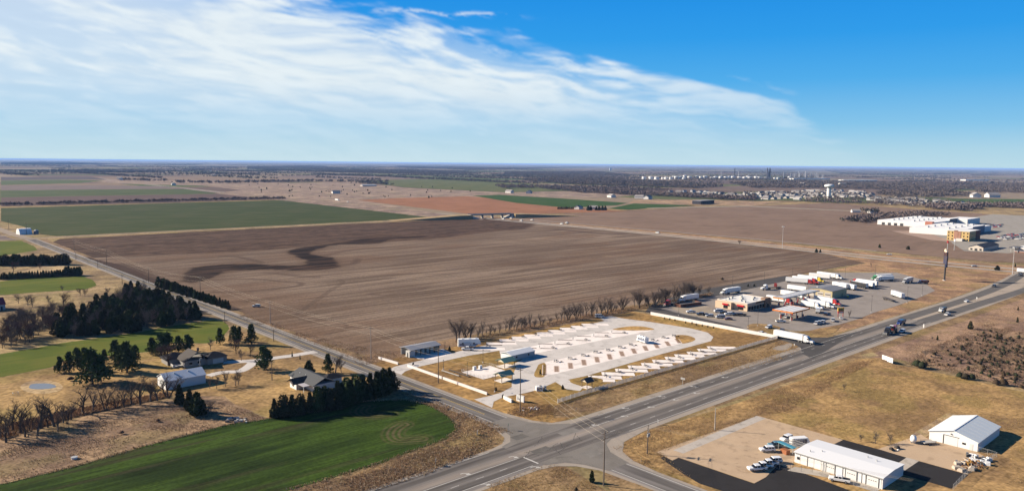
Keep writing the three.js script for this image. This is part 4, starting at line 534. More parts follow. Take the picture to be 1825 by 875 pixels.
// farm barn and houses
{
  const g = thing('farm_barn', 'white farm barn with a steep white metal roof behind a row of bare trees', 'building', 102.2, -307, 0);
  mesh('wall', gableWalls(15.4, 9.4, 3.5, 2.1), mWallW, g); mesh('roof', gableRoof(15.4, 9.4, 3.5, 2.1, 0.3, 0.14), mRoofW, g); panel(g, 'barn_door', 3.2, 3, -7.72, 0, 0, std(0.62, 0.62, 0.6), HP); for (const x of [-3.2, 2.2]) mesh('roof_vent', bx(0.6, 0.3, 0.4, x, 5.2, 1.2), mGalv, g);
  const a = thing('farmhouse', 'grey hip roofed farmhouse with joined wings among dark pines', 'house', 117, -335, 0);
  const wm = std(0.22, 0.21, 0.2, 0.8);
  mesh('wall', [bx(10, 2.8, 9, -0.5, 0, 0.2), bx(8.6, 2.7, 8, 8.0, 0, 1.8), bx(8, 2.6, 8, -6, 0, -7.6)], wm, a);
  const r1 = gableRoof(9.4, 10.2, 2.8, 3.2, 0.5, 0.16); r1.rotateY(HP); r1.translate(-0.5, 0, 0.2); mesh('roof', r1, mShingle, a);
  const r2 = hipRoof(9, 8, 2.72, 2.0, 0.5); r2.translate(8.0, 0, 1.8); mesh('roof', r2, mShingleD, a); const r3 = hipRoof(9, 8, 2.6, 2.2, 0.5); r3.translate(-6, 0, -7.6); mesh('roof', r3, mShingleD, a);
  for (const x of [-3, 0.5]) windowOn(a, 1.2, 1.2, x, 1.0, 4.74); panel(a, 'garage_door', 4.6, 2.2, 8.4, 0, 5.83, std(0.5, 0.5, 0.48)); panel(a, 'gable_trim', 0.3, 2.6, -5.6, 0.2, 4.3, mWhite, HP); mesh('chimney', bx(0.9, 1.4, 0.7, 2.6, 5.0, -2.4), mBrick, a); mesh('deck', [bx(4.4, 0.4, 3, -7.4, 0.3, 0.5), bx(4.4, 0.08, 0.08, -7.4, 1.5, 2), bx(0.08, 1.1, 3, -9.5, 0.5, 0.5)], std(0.5, 0.48, 0.45), a);
  const h = thing('house', 'ranch house with charcoal shingle roof and white gable wing behind a cedar row', 'house', 140.5, -273, 0);
  mesh('wall', [bx(9, 2.6, 20, 0.8, 0, 0), bx(4.2, 2.5, 5.4, -5.4, 0, 0.2)], mWallW, h);
  const q1 = gableRoof(20, 9.4, 2.6, 2.2, 0.5, 0.16); q1.rotateY(HP); q1.translate(0.8, 0, 0); mesh('roof', q1, mapped(T_asph, 0.115, 0.118, 0.122), h);
  const q2 = gableRoof(6.2, 5.6, 2.5, 1.5, 0.4, 0.14); q2.translate(-5.2, 0, 0.2); mesh('roof', q2, mShingleD, h); mesh('porch_roof', bx(4.2, 0.12, 5.2, -5.0, 2.3, 5.6), std(0.42, 0.40, 0.42), h); for (const [x, z] of [[-6.9, 3.4], [-6.9, 7.9], [-3.4, 7.9]]) mesh('porch_post', bx(0.14, 2.3, 0.14, x, 0, z), mWhite, h); windowOn(h, 1.2, 1.3, -7.52, 0.9, 0.2, HP); for (const [x, z] of [[-1.4, -6], [-1.2, -1.6]]) mesh('roof_vent', cyl(0.15, 0.15, 0.5, x, 3.6, z, 7), mWhite, h); const q3 = hipRoof(8, 6, 2.6, 1.5, 0.4); q3.translate(7.6, 0, 3); mesh('wall', bx(7, 2.5, 5.4, 7.4, 0, 3), mWallW, h); mesh('roof', q3, mShingleD, h);
  const rh = thing('house', 'small pale house with a red metal roof at the end of a farm track', 'house', 72, -533, 0.1); mesh('wall', gableWalls(9, 9, 3.4, 3.2), std(0.5, 0.5, 0.5), rh); mesh('roof', gableRoof(9, 9, 3.4, 3.2, 0.4, 0.15), std(0.34, 0.03, 0.05, 0.5), rh); panel(rh, 'window', 1.2, 1.3, 0, 1, 4.52, mGlass); panel(rh, 'door', 1, 2.1, 2.6, 0, 4.52, mDark);
  const qx = thing('quonset_hut', 'white half-round metal hut beside the section road junction', 'building', 176, -1050, 0.1); const qs = []; for (let k = 0; k <= 12; k++) { const t = k / 12 * Math.PI; qs.push([Math.cos(t) * 7, Math.sin(t) * 7]); } const qg = ext(qs, 13); qg.rotateY(HP); mesh('shell', qg, metalRoof(0.78, 0.79, 0.8), qx); panel(qx, 'door', 4, 4, -6.54, 0, 0, std(0.7, 0.7, 0.7), HP); for (const x of [-4, 0, 4]) { const rib = new THREE.TorusGeometry(7.03, 0.08, 4, 14, Math.PI); rib.rotateY(HP); rib.translate(x, 0, 0); mesh('rib', clean(rib), mGalv, qx); }
  const tk = thing('grain_bin', 'small dark round bin standing beside the half-round hut', 'bin', 187, -1043, 0); mesh('bin_wall', cyl(2.6, 2.6, 4, 0, 0, 0, 14), std(0.16, 0.18, 0.22, 0.4, 0.5), tk); mesh('bin_roof', cyl(0.3, 2.8, 1.4, 0, 4, 0, 14), mGalv, tk);
}
// campground buildings
{
  const g = thing('bathhouse', 'dark roofed open-fronted shelter with white booths beside the campground entrance', 'building', 204, -286.6, 0);
  mesh('wall', [bx(16.4, 3.2, 0.2, 0, 0, -3.9), bx(0.2, 3.2, 7.8, 8.1, 0, 0), bx(3.2, 2.9, 3, -7.4, 0, 2.6)], std(0.52, 0.52, 0.5), g); mesh('roof', gableRoof(17, 8.4, 3.3, 0.9, 0.4, 0.18), metalRoof(0.25, 0.26, 0.29), g); for (let k = 0; k < 5; k++) mesh('booth', bx(1.5, 2.1, 1.3, -4.4 + k * 2.6, 0, 0.6), std(0.6, 0.6, 0.58), g); for (let k = 0; k < 6; k++) mesh('post', bx(0.22, 3.3, 0.22, -5.6 + k * 2.7, 0, 4), mDark, g); panel(g, 'door', 0.9, 2.1, -9.03, 0, 2.6, mDark, HP);
  const o = thing('campground_office', 'white roofed campground office with a few small windows on grey siding', 'building', 233.5, -250.8, 0);
  mesh('wall', gableWalls(14.6, 7, 2.7, 1.0), std(0.30, 0.34, 0.37, 0.7), o); panel(o, 'end_wall', 6.9, 2.6, -7.32, 0, 0, mWallW, HP, 0.06); mesh('roof', gableRoof(14.6, 7, 2.7, 1.0, 0.3, 0.14), mRoofW, o); for (const x of [-4.2, 3.4]) panel(o, 'window', 0.8, 0.8, x, 1.2, 3.52, mGlass); panel(o, 'door', 0.9, 2.1, -6.2, 0, 3.52, mWhite);
  const pav = (x, z, L, W, label, roofM) => { const p = thing('pavilion', label, 'pavilion', x, z, 0, undefined, 0.05); mesh('floor', bx(L, 0.12, W, 0, 0, 0), mWhiteConc, p); mesh('roof', gableRoof(L, W, 2.7, 1.2, 0.4, 0.14), roofM, p); for (const s of [-1, 1]) mesh('gable', tris([[[s * L / 2, 2.6, -W / 2], [s * L / 2, 2.6, W / 2], [s * L / 2, 3.85, 0]]]), std(0.62, 0.52, 0.38), p); for (const a of [-1, 1]) for (const b of [-1, 1]) mesh('post', bx(0.22, 2.7, 0.22, a * (L / 2 - 0.3), 0, b * (W / 2 - 0.3)), mWood, p); return p; };
  const green = metalRoof(0.14, 0.27, 0.22);
  pav(219, -243, 6.6, 5.4, 'green roofed picnic pavilion next to the white roofed office', green); pav(203.6, -227.2, 6.4, 4.6, 'green roofed pavilion at the corner of the fenced concrete deck', green); pav(222.5, -198.3, 3.6, 3.4, 'small wooden shelter near the long grey fence', mShingle);
  for (const [x, z, l] of [[207.6, -247, 'white pump cabinet at the back edge of the concrete deck'], [204.6, -247.4, 'second white cabinet on the concrete deck behind the poles']]) { const c = thing('cabinet', l, 'cabinet', x, z, 0, undefined, 0.1); mesh('box', bx(1.4, 1.5, 0.9), mWhite, c); mesh('door', bx(0.6, 1.2, 0.04, 0.3, 0.15, 0.47), std(0.6, 0.6, 0.6), c); }
  const pt = (a, b, label, group, y = 0.09) => { const t = proto('picnic', 'picnic_table', 'picnic table', (q) => { mesh('table_top', bx(1.8, 0.08, 0.75, 0, 0.72, 0), mDark, q); for (const s of [-1, 1]) { mesh('bench', bx(1.8, 0.06, 0.28, 0, 0.42, s * 0.75), mDark, q); mesh('leg', [bx(0.1, 0.72, 0.1, s * 0.7, 0, 0), bx(0.08, 0.06, 1.5, s * 0.7, 0.36, 0)], mSteel, q); } }); return copyOf(t, a, b, R0() * 3, label, group, 1, y); };
  const ped = (a, b, label, group) => { const t = proto('pedestal', 'power_pedestal', 'power pedestal', (q) => { mesh('post', bx(0.2, 1.1, 0.2), mSteel, q); mesh('box', bx(0.35, 0.55, 0.3, 0, 0.75, 0), mGalv, q); }); return copyOf(t, a, b, 0, label, group, 1, 0.09); };
  const ring = (a, b) => { const t = proto('ring', 'fire_ring', 'fire ring', (q) => { mesh('ring', cyl(0.5, 0.5, 0.3, 0, 0, 0, 12, true), mDark, q); }); return copyOf(t, a, b, 0, 'low dark fire ring on the white concrete beside a picnic table', 'fire rings by the paved patches', 1, 0.09); };
  for (const [x, y] of [[400, 458], [508, 436], [610, 411], [705, 386], [803, 371], [895, 349], [980, 330], [1150, 293], [1232, 273], [1312, 260]]) { const [a, b] = zm(900, 540, 4.345, [[x, y]])[0]; pt(a, b, 'dark picnic table on white concrete beside a brown paver patch', 'picnic tables along the paver patches'); ring(a + 1.6, b + 1.6); ped(a - 1.2, b - 0.4, 'grey power pedestal next to a dark picnic table', 'pedestals along the paver patches'); }
  for (const [x, y] of [[373, 352], [490, 321], [628, 290], [787, 262], [925, 235]]) { const [a, b] = zm(900, 540, 4.345, [[x, y]])[0]; pt(a, b, 'dark picnic table at the end of a thin mulch strip', 'picnic tables on the mulch strips'); ped(a - 4.5, b - 4.8, 'thin grey pedestal in the gap of a mulch strip', 'pedestals on the mulch strips'); }
  for (const [x, y] of [[867, 613.5], [888, 607], [910, 602.6], [932, 598.5], [954, 594.5], [978, 590], [998, 586.4], [1018, 582.6], [1036, 579], [1054, 575]]) { const [a, b] = G(x, y + 2); pt(a - 1.0, b + 1.2, 'dark picnic table between the angled pads near the bare hedgerow', 'picnic tables along the hedgerow pads'); }
  for (const [x, y] of [[1051, 672], [1075, 666], [1099, 659.5], [1122, 654], [1146, 648.5], [1166, 643.5], [1188, 638], [1206, 633.5], [1228, 628.5], [1246, 623.5], [1263, 619]]) { const [a, b] = G(x, y + 2); ped(a, b + 1, 'grey power pedestal between the angled pads by the long fence', 'pedestals along the fence pads'); pt(a - 1.5, b + 3, 'dark picnic table between the angled pads by the long fence', 'picnic tables along the fence pads'); }
  // small yards and machines
  const ut = (px, py, label) => { const [x, z] = G(px, py), u = thing('utility_unit', label, 'utility unit', x, z, -0.6, undefined, 0.05); mesh('housing', bx(2.6, 1.7, 2), mWhite, u); mesh('vent', bx(1.8, 0.9, 0.06, 0, 0.4, 1.02), mSteel, u); mesh('fan', cyl(0.5, 0.5, 0.2, 0.5, 1.7, 0, 10), mDark, u); mesh('pipe', bar([1.3, 0.5, 0], [3, 0.5, 0.2], 0.12), mGalv, u); mesh('tank', cyl(0.6, 0.6, 1.6, 2.4, 0, -0.6, 10), std(0.4, 0.42, 0.44, 0.5, 0.3), u); return u; };
  ut(961, 696, 'white utility unit with grey tank at the edge of the campground road');
  const sg = (px0, py0, px1, py1, h, label, marks) => { const a = G(px0, py0), b = G(px1, py1), d = Math.hypot(b[0] - a[0], b[1] - a[1]), s = thing('sign_wall', label, 'sign', (a[0] + b[0]) / 2, (a[1] + b[1]) / 2, face(b[0] - a[0], b[1] - a[1]), undefined, 0.03); mesh('panel', bx(d, h, 0.5), mWhite, s); mesh('cap', bx(d + 0.2, 0.12, 0.6, 0, h, 0), std(0.6, 0.58, 0.54), s); if (marks) { mesh('emblem', [ext([[-d * 0.34, 0.5], [-d * 0.28, 0.5], [-d * 0.24, h - 0.4], [-d * 0.3, h - 0.4]], 0.04), ext([[-d * 0.2, 0.9], [-d * 0.1, 0.6], [-d * 0.06, 0.9], [-d * 0.16, 1.3]], 0.04)].map((q) => { q.translate(0, 0, 0.28); return q; }), mDark, s); } return s; };
  sg(921, 714, 934, 717.5, 2.3, 'white entrance sign with dark marks beside a tall utility pole', true); sg(898, 711, 912, 718, 1.2, 'low white entrance wall by the campground driveway', false);
  for (const [px, py, l] of [[896, 709, 'small dark mailbox cabinet at the end of the low entrance wall'], [736, 651.5, 'small dark sign box at the head of the long white wall']]) { const [x, z] = G(px, py), m = thing('sign_box', l, 'sign box', x, z, 0.6); mesh('box', bx(1.5, 0.9, 0.3, 0, 0.35, 0), mDark, m); mesh('leg', [bx(0.1, 0.4, 0.1, -0.5, 0, 0), bx(0.1, 0.4, 0.1, 0.5, 0, 0)], mSteel, m); }
  // playground beams
  for (const [p0, p1, l] of [[[787, 662], [818, 672], 'long pale timber seat in the brown grass behind the wall'], [[800, 660.5], [836, 673], 'dark edged timber border of the small play yard']]) { const a = G(...p0), b = G(...p1), t = thing('timber_bench', l, 'bench', a[0], a[1], face(b[0] - a[0], b[1] - a[1])); const d = Math.hypot(b[0] - a[0], b[1] - a[1]); mesh('seat', bx(d, 0.16, 0.7, d / 2, 0.4, 0), l[0] === 'l' ? std(0.5, 0.46, 0.4) : std(0.12, 0.10, 0.085), t); for (let k = 0; k <= 4; k++) mesh('leg', bx(0.2, 0.4, 0.5, 0.3 + (d - 0.6) * k / 4, 0, 0), mWood, t); }
  // recreational vehicles
  const rv = (px0, px1, label, L, h, hitch) => { const a = G(...px0), b = G(...px1), v = thing(hitch ? 'travel_trailer' : 'motorhome', label, hitch ? 'trailer' : 'motorhome', (a[0] + b[0]) / 2, (a[1] + b[1]) / 2, face(b[0] - a[0], b[1] - a[1]), undefined, 0.1);
    mesh('body', hitch ? ext([[-L / 2, 0.5], [L / 2 - 2.4, 0.5], [L / 2 - 2.2, 1.5], [L / 2, 1.5], [L / 2, 2.6], [L / 2 - 0.9, h], [-L / 2, h]], 2.5, 0.08) : ext([[-L / 2, 0.5], [L / 2, 0.5], [L / 2 + 0.1, 1.3], [L / 2 - 0.9, 1.9], [L / 2 - 0.9, 2.1], [L / 2 - 0.2, 2.2], [L / 2 - 0.3, h], [-L / 2, h]], 2.45, 0.08), mWhite, v);
    for (const s of [-1, 1]) { mesh('stripe', bx(L * 0.8, 0.9, 0.03, -0.4, 1.1, s * 1.26), std(0.16, 0.19, 0.27, 0.5), v); for (const x of [-0.3, -0.05, 0.2]) mesh('window', bx(0.9, 0.6, 0.04, x * L, 1.9, s * 1.27), mGlass, v); wheel(v, -0.9, s * 1.1, 0.38); wheel(v, hitch ? -1.9 : L / 2 - 1.2, s * 1.1, 0.38); } if (!hitch) mesh('windshield', ext([[L / 2 - 0.42, 1.6], [L / 2 - 0.3, 1.6], [L / 2 - 0.92, 1.98], [L / 2 - 1.0, 1.95]], 2.1), mGlass, v); mesh('door', bx(0.8, 1.8, 0.04, 1.2, 0.7, 1.28), std(0.6, 0.6, 0.6), v); for (const x of [-0.3, 0, 0.3]) mesh('roof_unit', bx(0.9, 0.3, 0.8, x * L, h, 0), mWhite, v); if (hitch) mesh('slide_out', bx(3, 1.7, 0.7, -L * 0.1, 0.8, 1.5), std(0.5, 0.52, 0.56), v); return v; };
  rv([818, 619.5], [854, 618.5], 'large white and grey travel trailer parked at the first angled pad', 11, 4.2, true); rv([1151, 612], [1140, 608.5], 'white motorhome parked on the concrete beside the paver patches', 6.6, 3.0, false);
  carPx('pickup', 'white', 833, 624.5, face(-1, -0.9), 'white pickup truck parked in front of the large travel trailer');
  carPx('van', 'silver', 1069, 566.5, face(1, 0.6), 'pale camper van at the far end of the angled pads');
}
// fences and walls
{
  const f = thing('privacy_fence', 'long weathered grey board fence between the campground and the ditch', 'fence', 0, 0);
  const mF = [std(0.58, 0.54, 0.50), std(0.63, 0.59, 0.55), std(0.53, 0.49, 0.46)], pg = merge([...Array(8)].map((_, i) => bx(0.16, 1.5, 0.04, -1.05 + i * 0.3, 0.1, 0)).concat([bx(2.4, 0.1, 0.05, 0, 0.35, 0.045), bx(2.4, 0.1, 0.05, 0, 1.3, 0.045)])), po = bx(0.14, 1.8, 0.14, -1.2, 0, 0);
  const run = [[199, -191.8], [214, -192.6], [362, -192]]; let n = 0;
  for (let s = 0; s < 2; s++) { const [a, b] = [run[s], run[s + 1]], L = Math.hypot(b[0] - a[0], b[1] - a[1]), k = Math.round(L / 2.4); for (let i = 0; i < k; i++) { const t = (i + 0.5) / k, ry = face(b[0] - a[0], b[1] - a[1]); for (const [nm, g] of [['fence_panel', pg], ['fence_post', po]]) { const m = mesh(nm, g, mF[n++ % 3], f); m.position.set(lerp(a[0], b[0], t), 0, lerp(a[1], b[1], t)); m.rotation.y = ry; } } }
  const wall = (a, b, h, label, sec = 8) => { const L = Math.hypot(b[0] - a[0], b[1] - a[1]), w = thing('boundary_wall', label, 'wall', a[0], a[1], face(b[0] - a[0], b[1] - a[1])), k = Math.max(1, Math.round(L / sec)); for (let i = 0; i < k; i++) mesh('wall_section', bx(L / k - 0.06, h, 0.3, (i + 0.5) * L / k, 0, 0), mcache.bw ??= std(0.70, 0.665, 0.645, 0.8), w); mesh('cap', bx(L, 0.08, 0.42, L / 2, h, 0), std(0.72, 0.69, 0.67), w); return w; };
  wall([185.6, -270.4], [185.6, -245.5], 1.0, 'low white boundary wall running from the sign box along the county road'); wall([185.6, -244.8], [185.6, -216.7], 1.0, 'low white boundary wall ending at the second campground driveway'); wall([183.2, -290], [184.4, -276], 1.0, 'short low white wall between the open shelter and the county road'); wall([362.3, -273.3], [362.3, -191.9], 1.7, 'tall white wall separating the truck stop from the campground', 6);
  for (const [x, y] of [[1245, 128], [1285, 134], [1325, 143], [1408, 160], [1457, 165], [1490, 176], [1537, 184], [1580, 192], [1624, 200]]) { const [a, b] = zm(900, 540, 4.345, [[x, y]])[0]; tree('shrub', a - 0.8, b, 1.7, 'dark upright shrub planted against the tall white wall', 'shrubs along the white wall', 0.55); }
  // wire fences
  const wire = (pts, label, h = 1.8) => { const w = thing('chain_link_fence', label, 'fence', 0, 0); for (let s = 1; s < pts.length; s++) { const [a, b] = [pts[s - 1], pts[s]], L = Math.hypot(b[0] - a[0], b[1] - a[1]), k = Math.max(1, Math.round(L / 3)); for (let i = 0; i <= k; i++) mesh('post', cyl(0.04, 0.04, h, lerp(a[0], b[0], i / k), 0, lerp(a[1], b[1], i / k), 5), mGalv, w); mesh('rail', bar([a[0], h - 0.03, a[1]], [b[0], h - 0.03, b[1]], 0.025), mGalv, w); const ws = []; for (let q = 1; q < 9; q++) ws.push(bar([a[0], h * q / 9, a[1]], [b[0], h * q / 9, b[1]], 0.006, 3)); for (let q = 0; q < L / 0.28; q++) ws.push(bar([lerp(a[0], b[0], q * 0.28 / L), 0.05, lerp(a[1], b[1], q * 0.28 / L)], [lerp(a[0], b[0], q * 0.28 / L), h, lerp(a[1], b[1], q * 0.28 / L)], 0.006, 3)); mesh('mesh_wire', ws, mGalv, w); } return w; };
  wire(GP([[1745, 806], [1778, 816], [1726, 846], [1700, 874]]), 'wire fence around the storage corner behind the white barn'); wire([[202.5, -108], [209.3, -98], [209.6, -80]], 'wire fence between the tan yard and the black asphalt'); wire([[198, -248], [198, -233.8], [209, -233.8]], 'thin fence around the campground deck', 1.3); wire([[198, -248.2], [214, -248.2], [214, -240]], 'thin fence along the far side of the campground deck', 1.3);
}
// truck stop
{
  const g = thing('travel_store', 'cream and red travel store with a flat white roof full of vents', 'store', 430.5, -251.5, 0);
  const cream = std(0.62, 0.46, 0.32), L = 29, W = 21; mesh('wall', [bx(L, 4.6, W)], cream, g); mesh('roof', bx(L - 0.8, 0.1, W - 0.8, 0, 4.62, 0), std(0.70, 0.69, 0.66), g); mesh('parapet', [bx(L + 0.2, 0.9, 0.4, 0, 4.2, -W / 2), bx(L + 0.2, 0.9, 0.4, 0, 4.2, W / 2), bx(0.4, 0.9, W + 0.2, -L / 2, 4.2, 0), bx(0.4, 0.9, W + 0.2, L / 2, 4.2, 0)], std(0.60, 0.53, 0.46), g);
  for (const [x, z, s] of [[-9, -6, 1], [-4, -7, 1.2], [-8, 2, 1], [-2, -1, 1.3], [4, -5, 1.1], [7, 2, 1.4], [-10, 6, 0.9], [1, 5, 1]]) mesh('roof_unit', bx(1.6 * s, 1.1, 1.3 * s, x, 4.7, z), std(0.55, 0.54, 0.5), g);
  for (const [z, w, o] of [[-5, 4, 2.6], [4, 4.6, 0]]) { panel(g, 'red_awning', w, 0.9, -L / 2 - 0.35 - o, 2.6, z + 2, std(0.45, 0.02, 0.03), HP, 0.7); panel(g, 'shop_window', w - 1, 1.9, -L / 2 - 0.06 - o, 0.5, z + 2, mGlass, HP, 0.14); }
  mesh('front_bay', bx(2.6, 4.4, 11.2, -L / 2 - 1.3, 0, -4.8), cream, g); for (let k = 0; k < 8; k++) panel(g, 'shop_window', 2.6, 2.2, -12 + k * 3.3, 0.5, W / 2 + 0.05, mGlass, 0, 0.12); panel(g, 'fascia', L * 0.6, 1.0, 4, 3.9, W / 2 + 0.15, std(0.16, 0.09, 0.06), 0, 0.3); mesh('entrance_tower', bx(7, 6, 3, 9, 0, W / 2 - 1), std(0.28, 0.18, 0.12), g); panel(g, 'door', 2.4, 2.4, 9, 0, W / 2 + 0.54, mGlass);
  const can = (x, z, L2, W2, h, fas, label, nx) => { const c = thing('fuel_canopy', label, 'canopy', x, z, 0, undefined, 0.09); mesh('canopy_roof', bx(L2, 0.5, W2, 0, h, 0), std(0.72, 0.72, 0.71, 0.6), c); for (const s of [-1, 1]) { mesh('fascia', bx(L2 + 0.1, 0.8, 0.1, 0, h - 0.15, s * (W2 / 2 + 0.06)), fas[0], c); mesh('fascia', bx(0.1, 0.8, W2 + 0.1, s * (L2 / 2 + 0.06), h - 0.15, 0), fas[1], c); } for (let k = 0; k < 4; k++) mesh('roof_rib', bx(L2 - 0.4, 0.12, 0.35, 0, h + 0.5, (k - 1.5) * W2 / 4.4), std(0.6, 0.6, 0.6), c); for (let k = 0; k < nx; k++) for (const s of [-1, 1]) { const px = -L2 / 2 + L2 * (k + 0.5) / nx, pz = s * W2 * 0.27; mesh('column', bx(0.4, h, 0.4, px, 0, pz), std(0.45, 0.42, 0.4), c); mesh('fuel_pump', bx(0.6, 1.9, 0.9, px + 1, 0, pz), std(0.28, 0.05, 0.05), c); mesh('pump_island', bx(3.2, 0.16, 1.2, px + 0.5, 0, pz), mConc, c); } return c; };
  can(418.4, -213.8, 20.4, 12.6, 5.0, [std(0.55, 0.16, 0.03), std(0.60, 0.20, 0.05)], 'square fuel canopy with orange fascia in front of the travel store', 3);
  can(468.5, -236, 49, 7, 5.6, [std(0.60, 0.58, 0.54), std(0.58, 0.25, 0.06)], 'long narrow truck fuel canopy with white top beside the tan garage', 6);
  const q = thing('truck_garage', 'tan truck repair garage with a low grey metal roof', 'garage', 513, -236.6, 0); mesh('wall', gableWalls(22, 17.4, 5.0, 1.0), std(0.52, 0.44, 0.26), q); mesh('roof', gableRoof(22, 17.4, 5.0, 1.0, 0.4, 0.2), metalRoof(0.20, 0.20, 0.21), q); for (const z of [-5, 0.4, 5.6]) { const d = panel(q, 'bay_door', 4.2, 3.8, -11.05, 0, z, std(0.5, 0.46, 0.42), HP, 0.12); mesh('door_window', bx(0.05, 0.5, 3.4, -11.13, 2.2, z), mGlass, d); } panel(q, 'door', 1, 2.1, 4, 0, 8.75, mDark); mesh('roof_unit', bx(1.4, 0.8, 1.2, -4, 5.4, -5), mGalv, q);
  const br = thing('dumpster_wall', 'low red brick screen wall at the edge of the car park', 'wall', ...G(1232, 546), -0.15, undefined, 0.08); mesh('wall', [bx(19, 2, 0.4), bx(0.4, 2, 5, -9.3, 0, -2.6), bx(0.4, 2, 5, 9.3, 0, -2.6)], std(0.17, 0.085, 0.06), br); mesh('cap', bx(19.4, 0.12, 0.6, 0, 2, 0), std(0.34, 0.30, 0.26), br); mesh('gate', bx(0.1, 1.8, 3, 9.3, 0, -6), mDark, br);
}
// tall signs and boards
{
  const s = thing('pole_sign', 'very tall dark pole sign with a cluster of boards painted in shade tones in dry grass', 'sign', 655.4, -208.4, 0.75);
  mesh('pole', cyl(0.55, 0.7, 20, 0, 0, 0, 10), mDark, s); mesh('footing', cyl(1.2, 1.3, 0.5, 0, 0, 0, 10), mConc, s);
  for (const [w, h, x, y, m] of [[5.6, 2.6, 0, 16.8, std(0.06, 0.05, 0.07)], [5.4, 3.2, 0.2, 13.4, std(0.05, 0.05, 0.09)], [3.2, 2.4, -1.0, 10.8, std(0.02, 0.025, 0.06)], [5.2, 3.0, 0.2, 19.6, std(0.06, 0.035, 0.035)]]) { const b = mesh('sign_board', bx(w, h, 0.9, x, y, 0), m, s); mesh('frame', [bx(w + 0.2, 0.15, 1, x, y - 0.1, 0), bx(w + 0.2, 0.15, 1, x, y + h, 0)], mDark, b); }  // shade on the backs of the boards is put into their dark colours
  const dk = new THREE.CylinderGeometry(1.5, 1.5, 0.9, 18); dk.rotateX(HP); dk.translate(0.9, 23.6, 0); mesh('round_board', clean(dk), std(0.7, 0.58, 0.42), s); mesh('small_board', bx(1.2, 1.0, 0.8, -1.2, 22.6, 0), std(0.6, 0.55, 0.5), s);
  const [x, z] = G(1499, 565), t = thing('pole_sign', 'yellow and red roadside sign on two red posts by the truck stop', 'sign', x, z, -0.5, undefined, 0.1);
  const hh = HT(1499, 565, 548); for (const k of [-1, 1]) mesh('post', bx(0.25, hh, 0.25, k * 1.7, 0, 0), std(0.3, 0.03, 0.03), t);
  const yb = mesh('yellow_board', bx(4.2, hh * 0.34, 0.5, 0, hh * 0.62, 0), std(0.68, 0.44, 0.03, 0.5), t); mesh('mark', [bx(3.2, 0.35, 0.03, 0, hh * 0.78, 0.27), bx(3.0, 0.5, 0.03, 0.1, hh * 0.67, 0.27)], mDark, yb); const rb = mesh('red_board', bx(3.8, hh * 0.2, 0.5, 0, hh * 0.4, 0), std(0.5, 0.03, 0.03, 0.5), t); mesh('mark', bx(2.8, 0.4, 0.03, 0, hh * 0.46, 0.27), mWhite, rb);
  const a = G(1573, 643), b = G(1592.5, 649.5), d = Math.hypot(b[0] - a[0], b[1] - a[1]), bb = thing('billboard', 'white two-panel roadside board with faded print on short posts', 'billboard', (a[0] + b[0]) / 2, (a[1] + b[1]) / 2, face(b[0] - a[0], b[1] - a[1]));
  const p1 = mesh('panel', bx(d * 0.48, 1.9, 0.15, -d * 0.25, 0.9, 0), mWhite, bb), p2 = mesh('panel', bx(d * 0.5, 2.2, 0.15, d * 0.25, 0.55, 0.05), mWhite, bb); mesh('print', [bx(0.5, 0.4, 0.03, -d * 0.1, 1.3, 0.1), bx(0.35, 0.3, 0.03, -d * 0.4, 1.8, 0.1)], std(0.35, 0.2, 0.16), p1); mesh('print', [bx(0.4, 0.4, 0.03, d * 0.2, 2.0, 0.15), bx(0.3, 0.3, 0.03, d * 0.38, 1.1, 0.15), bx(1.4, 0.25, 0.03, d * 0.2, 1.35, 0.15)], std(0.45, 0.36, 0.32), p2); for (const k of [-0.42, -0.14, 0.14, 0.42]) mesh('post', bx(0.14, 1.6, 0.14, k * d, 0, -0.12), mWood, bb);
  for (const [px, py, top, m, l] of [[1689.8, 445, 429, std(0.25, 0.03, 0.03), 'thin pole with a small red sign near the hotel'], [1702, 446.6, 426, std(0.6, 0.6, 0.65), 'pole sign with a pale square board near the hotel']]) { const [sx, sz] = G(px, py), h = HT(px, py, top), q = thing('pole_sign', l, 'sign', sx, sz, 0.7); mesh('pole', cyl(0.25, 0.35, h - 2, 0, 0, 0, 8), mGalv, q); mesh('board', bx(3.4, 2.6, 0.6, 0, h - 2.6, 0), m, q); mesh('frame', bx(3.6, 0.2, 0.7, 0, h, 0), mDark, q); }
  const small = (px, py, h, w, bh, m, label, ry = 0.8) => { const [sx, sz] = G(px, py), q = thing('road_sign', label, 'sign', sx, sz, ry); mesh('post', bx(0.1, h, 0.1), mGalv, q); mesh('plate', bx(w, bh, 0.05, 0, h - bh, 0.08), m, q); return q; };
  small(850, 776, 1.6, 1.1, 1.3, mWhite, 'small white roadside sign in the brown weeds by the green field'); small(905.5, 767, 2.4, 0.6, 0.8, std(0.04, 0.2, 0.08), 'street sign post with green plate at the crossing corner'); small(1172.5, 757, 1.8, 0.7, 1.0, mWhite, 'white marker sign on the shoulder across from the fence'); small(1647, 586, 2.6, 0.9, 2.0, mWhite, 'tall white marker sign beside the eastbound lanes'); small(1742, 536, 2.4, 0.8, 1.1, mWhite, 'white sign in the paved median'); small(776, 830, 2.2, 0.9, 0.9, mGalv, 'grey sign back on the verge below the green field'); small(1027, 732.5, 1.3, 0.4, 0.6, mDark, 'small dark marker post in the ditch grass by the highway'); small(1217, 687, 3.2, 2.0, 0.8, mGalv, 'route sign on a post in the ditch beside the right turn lane', 1.6); small(1143, 823, 1.4, 0.4, 0.7, std(0.5, 0.36, 0.1), 'yellow utility marker near the leaning wooden pole'); small(1218, 572, 2, 0.7, 0.9, mWhite, 'small white sign at the end of the tall white wall'); small(1416, 618, 1.5, 0.8, 0.9, mWhite, 'white drain marker beside the truck stop exit');
}
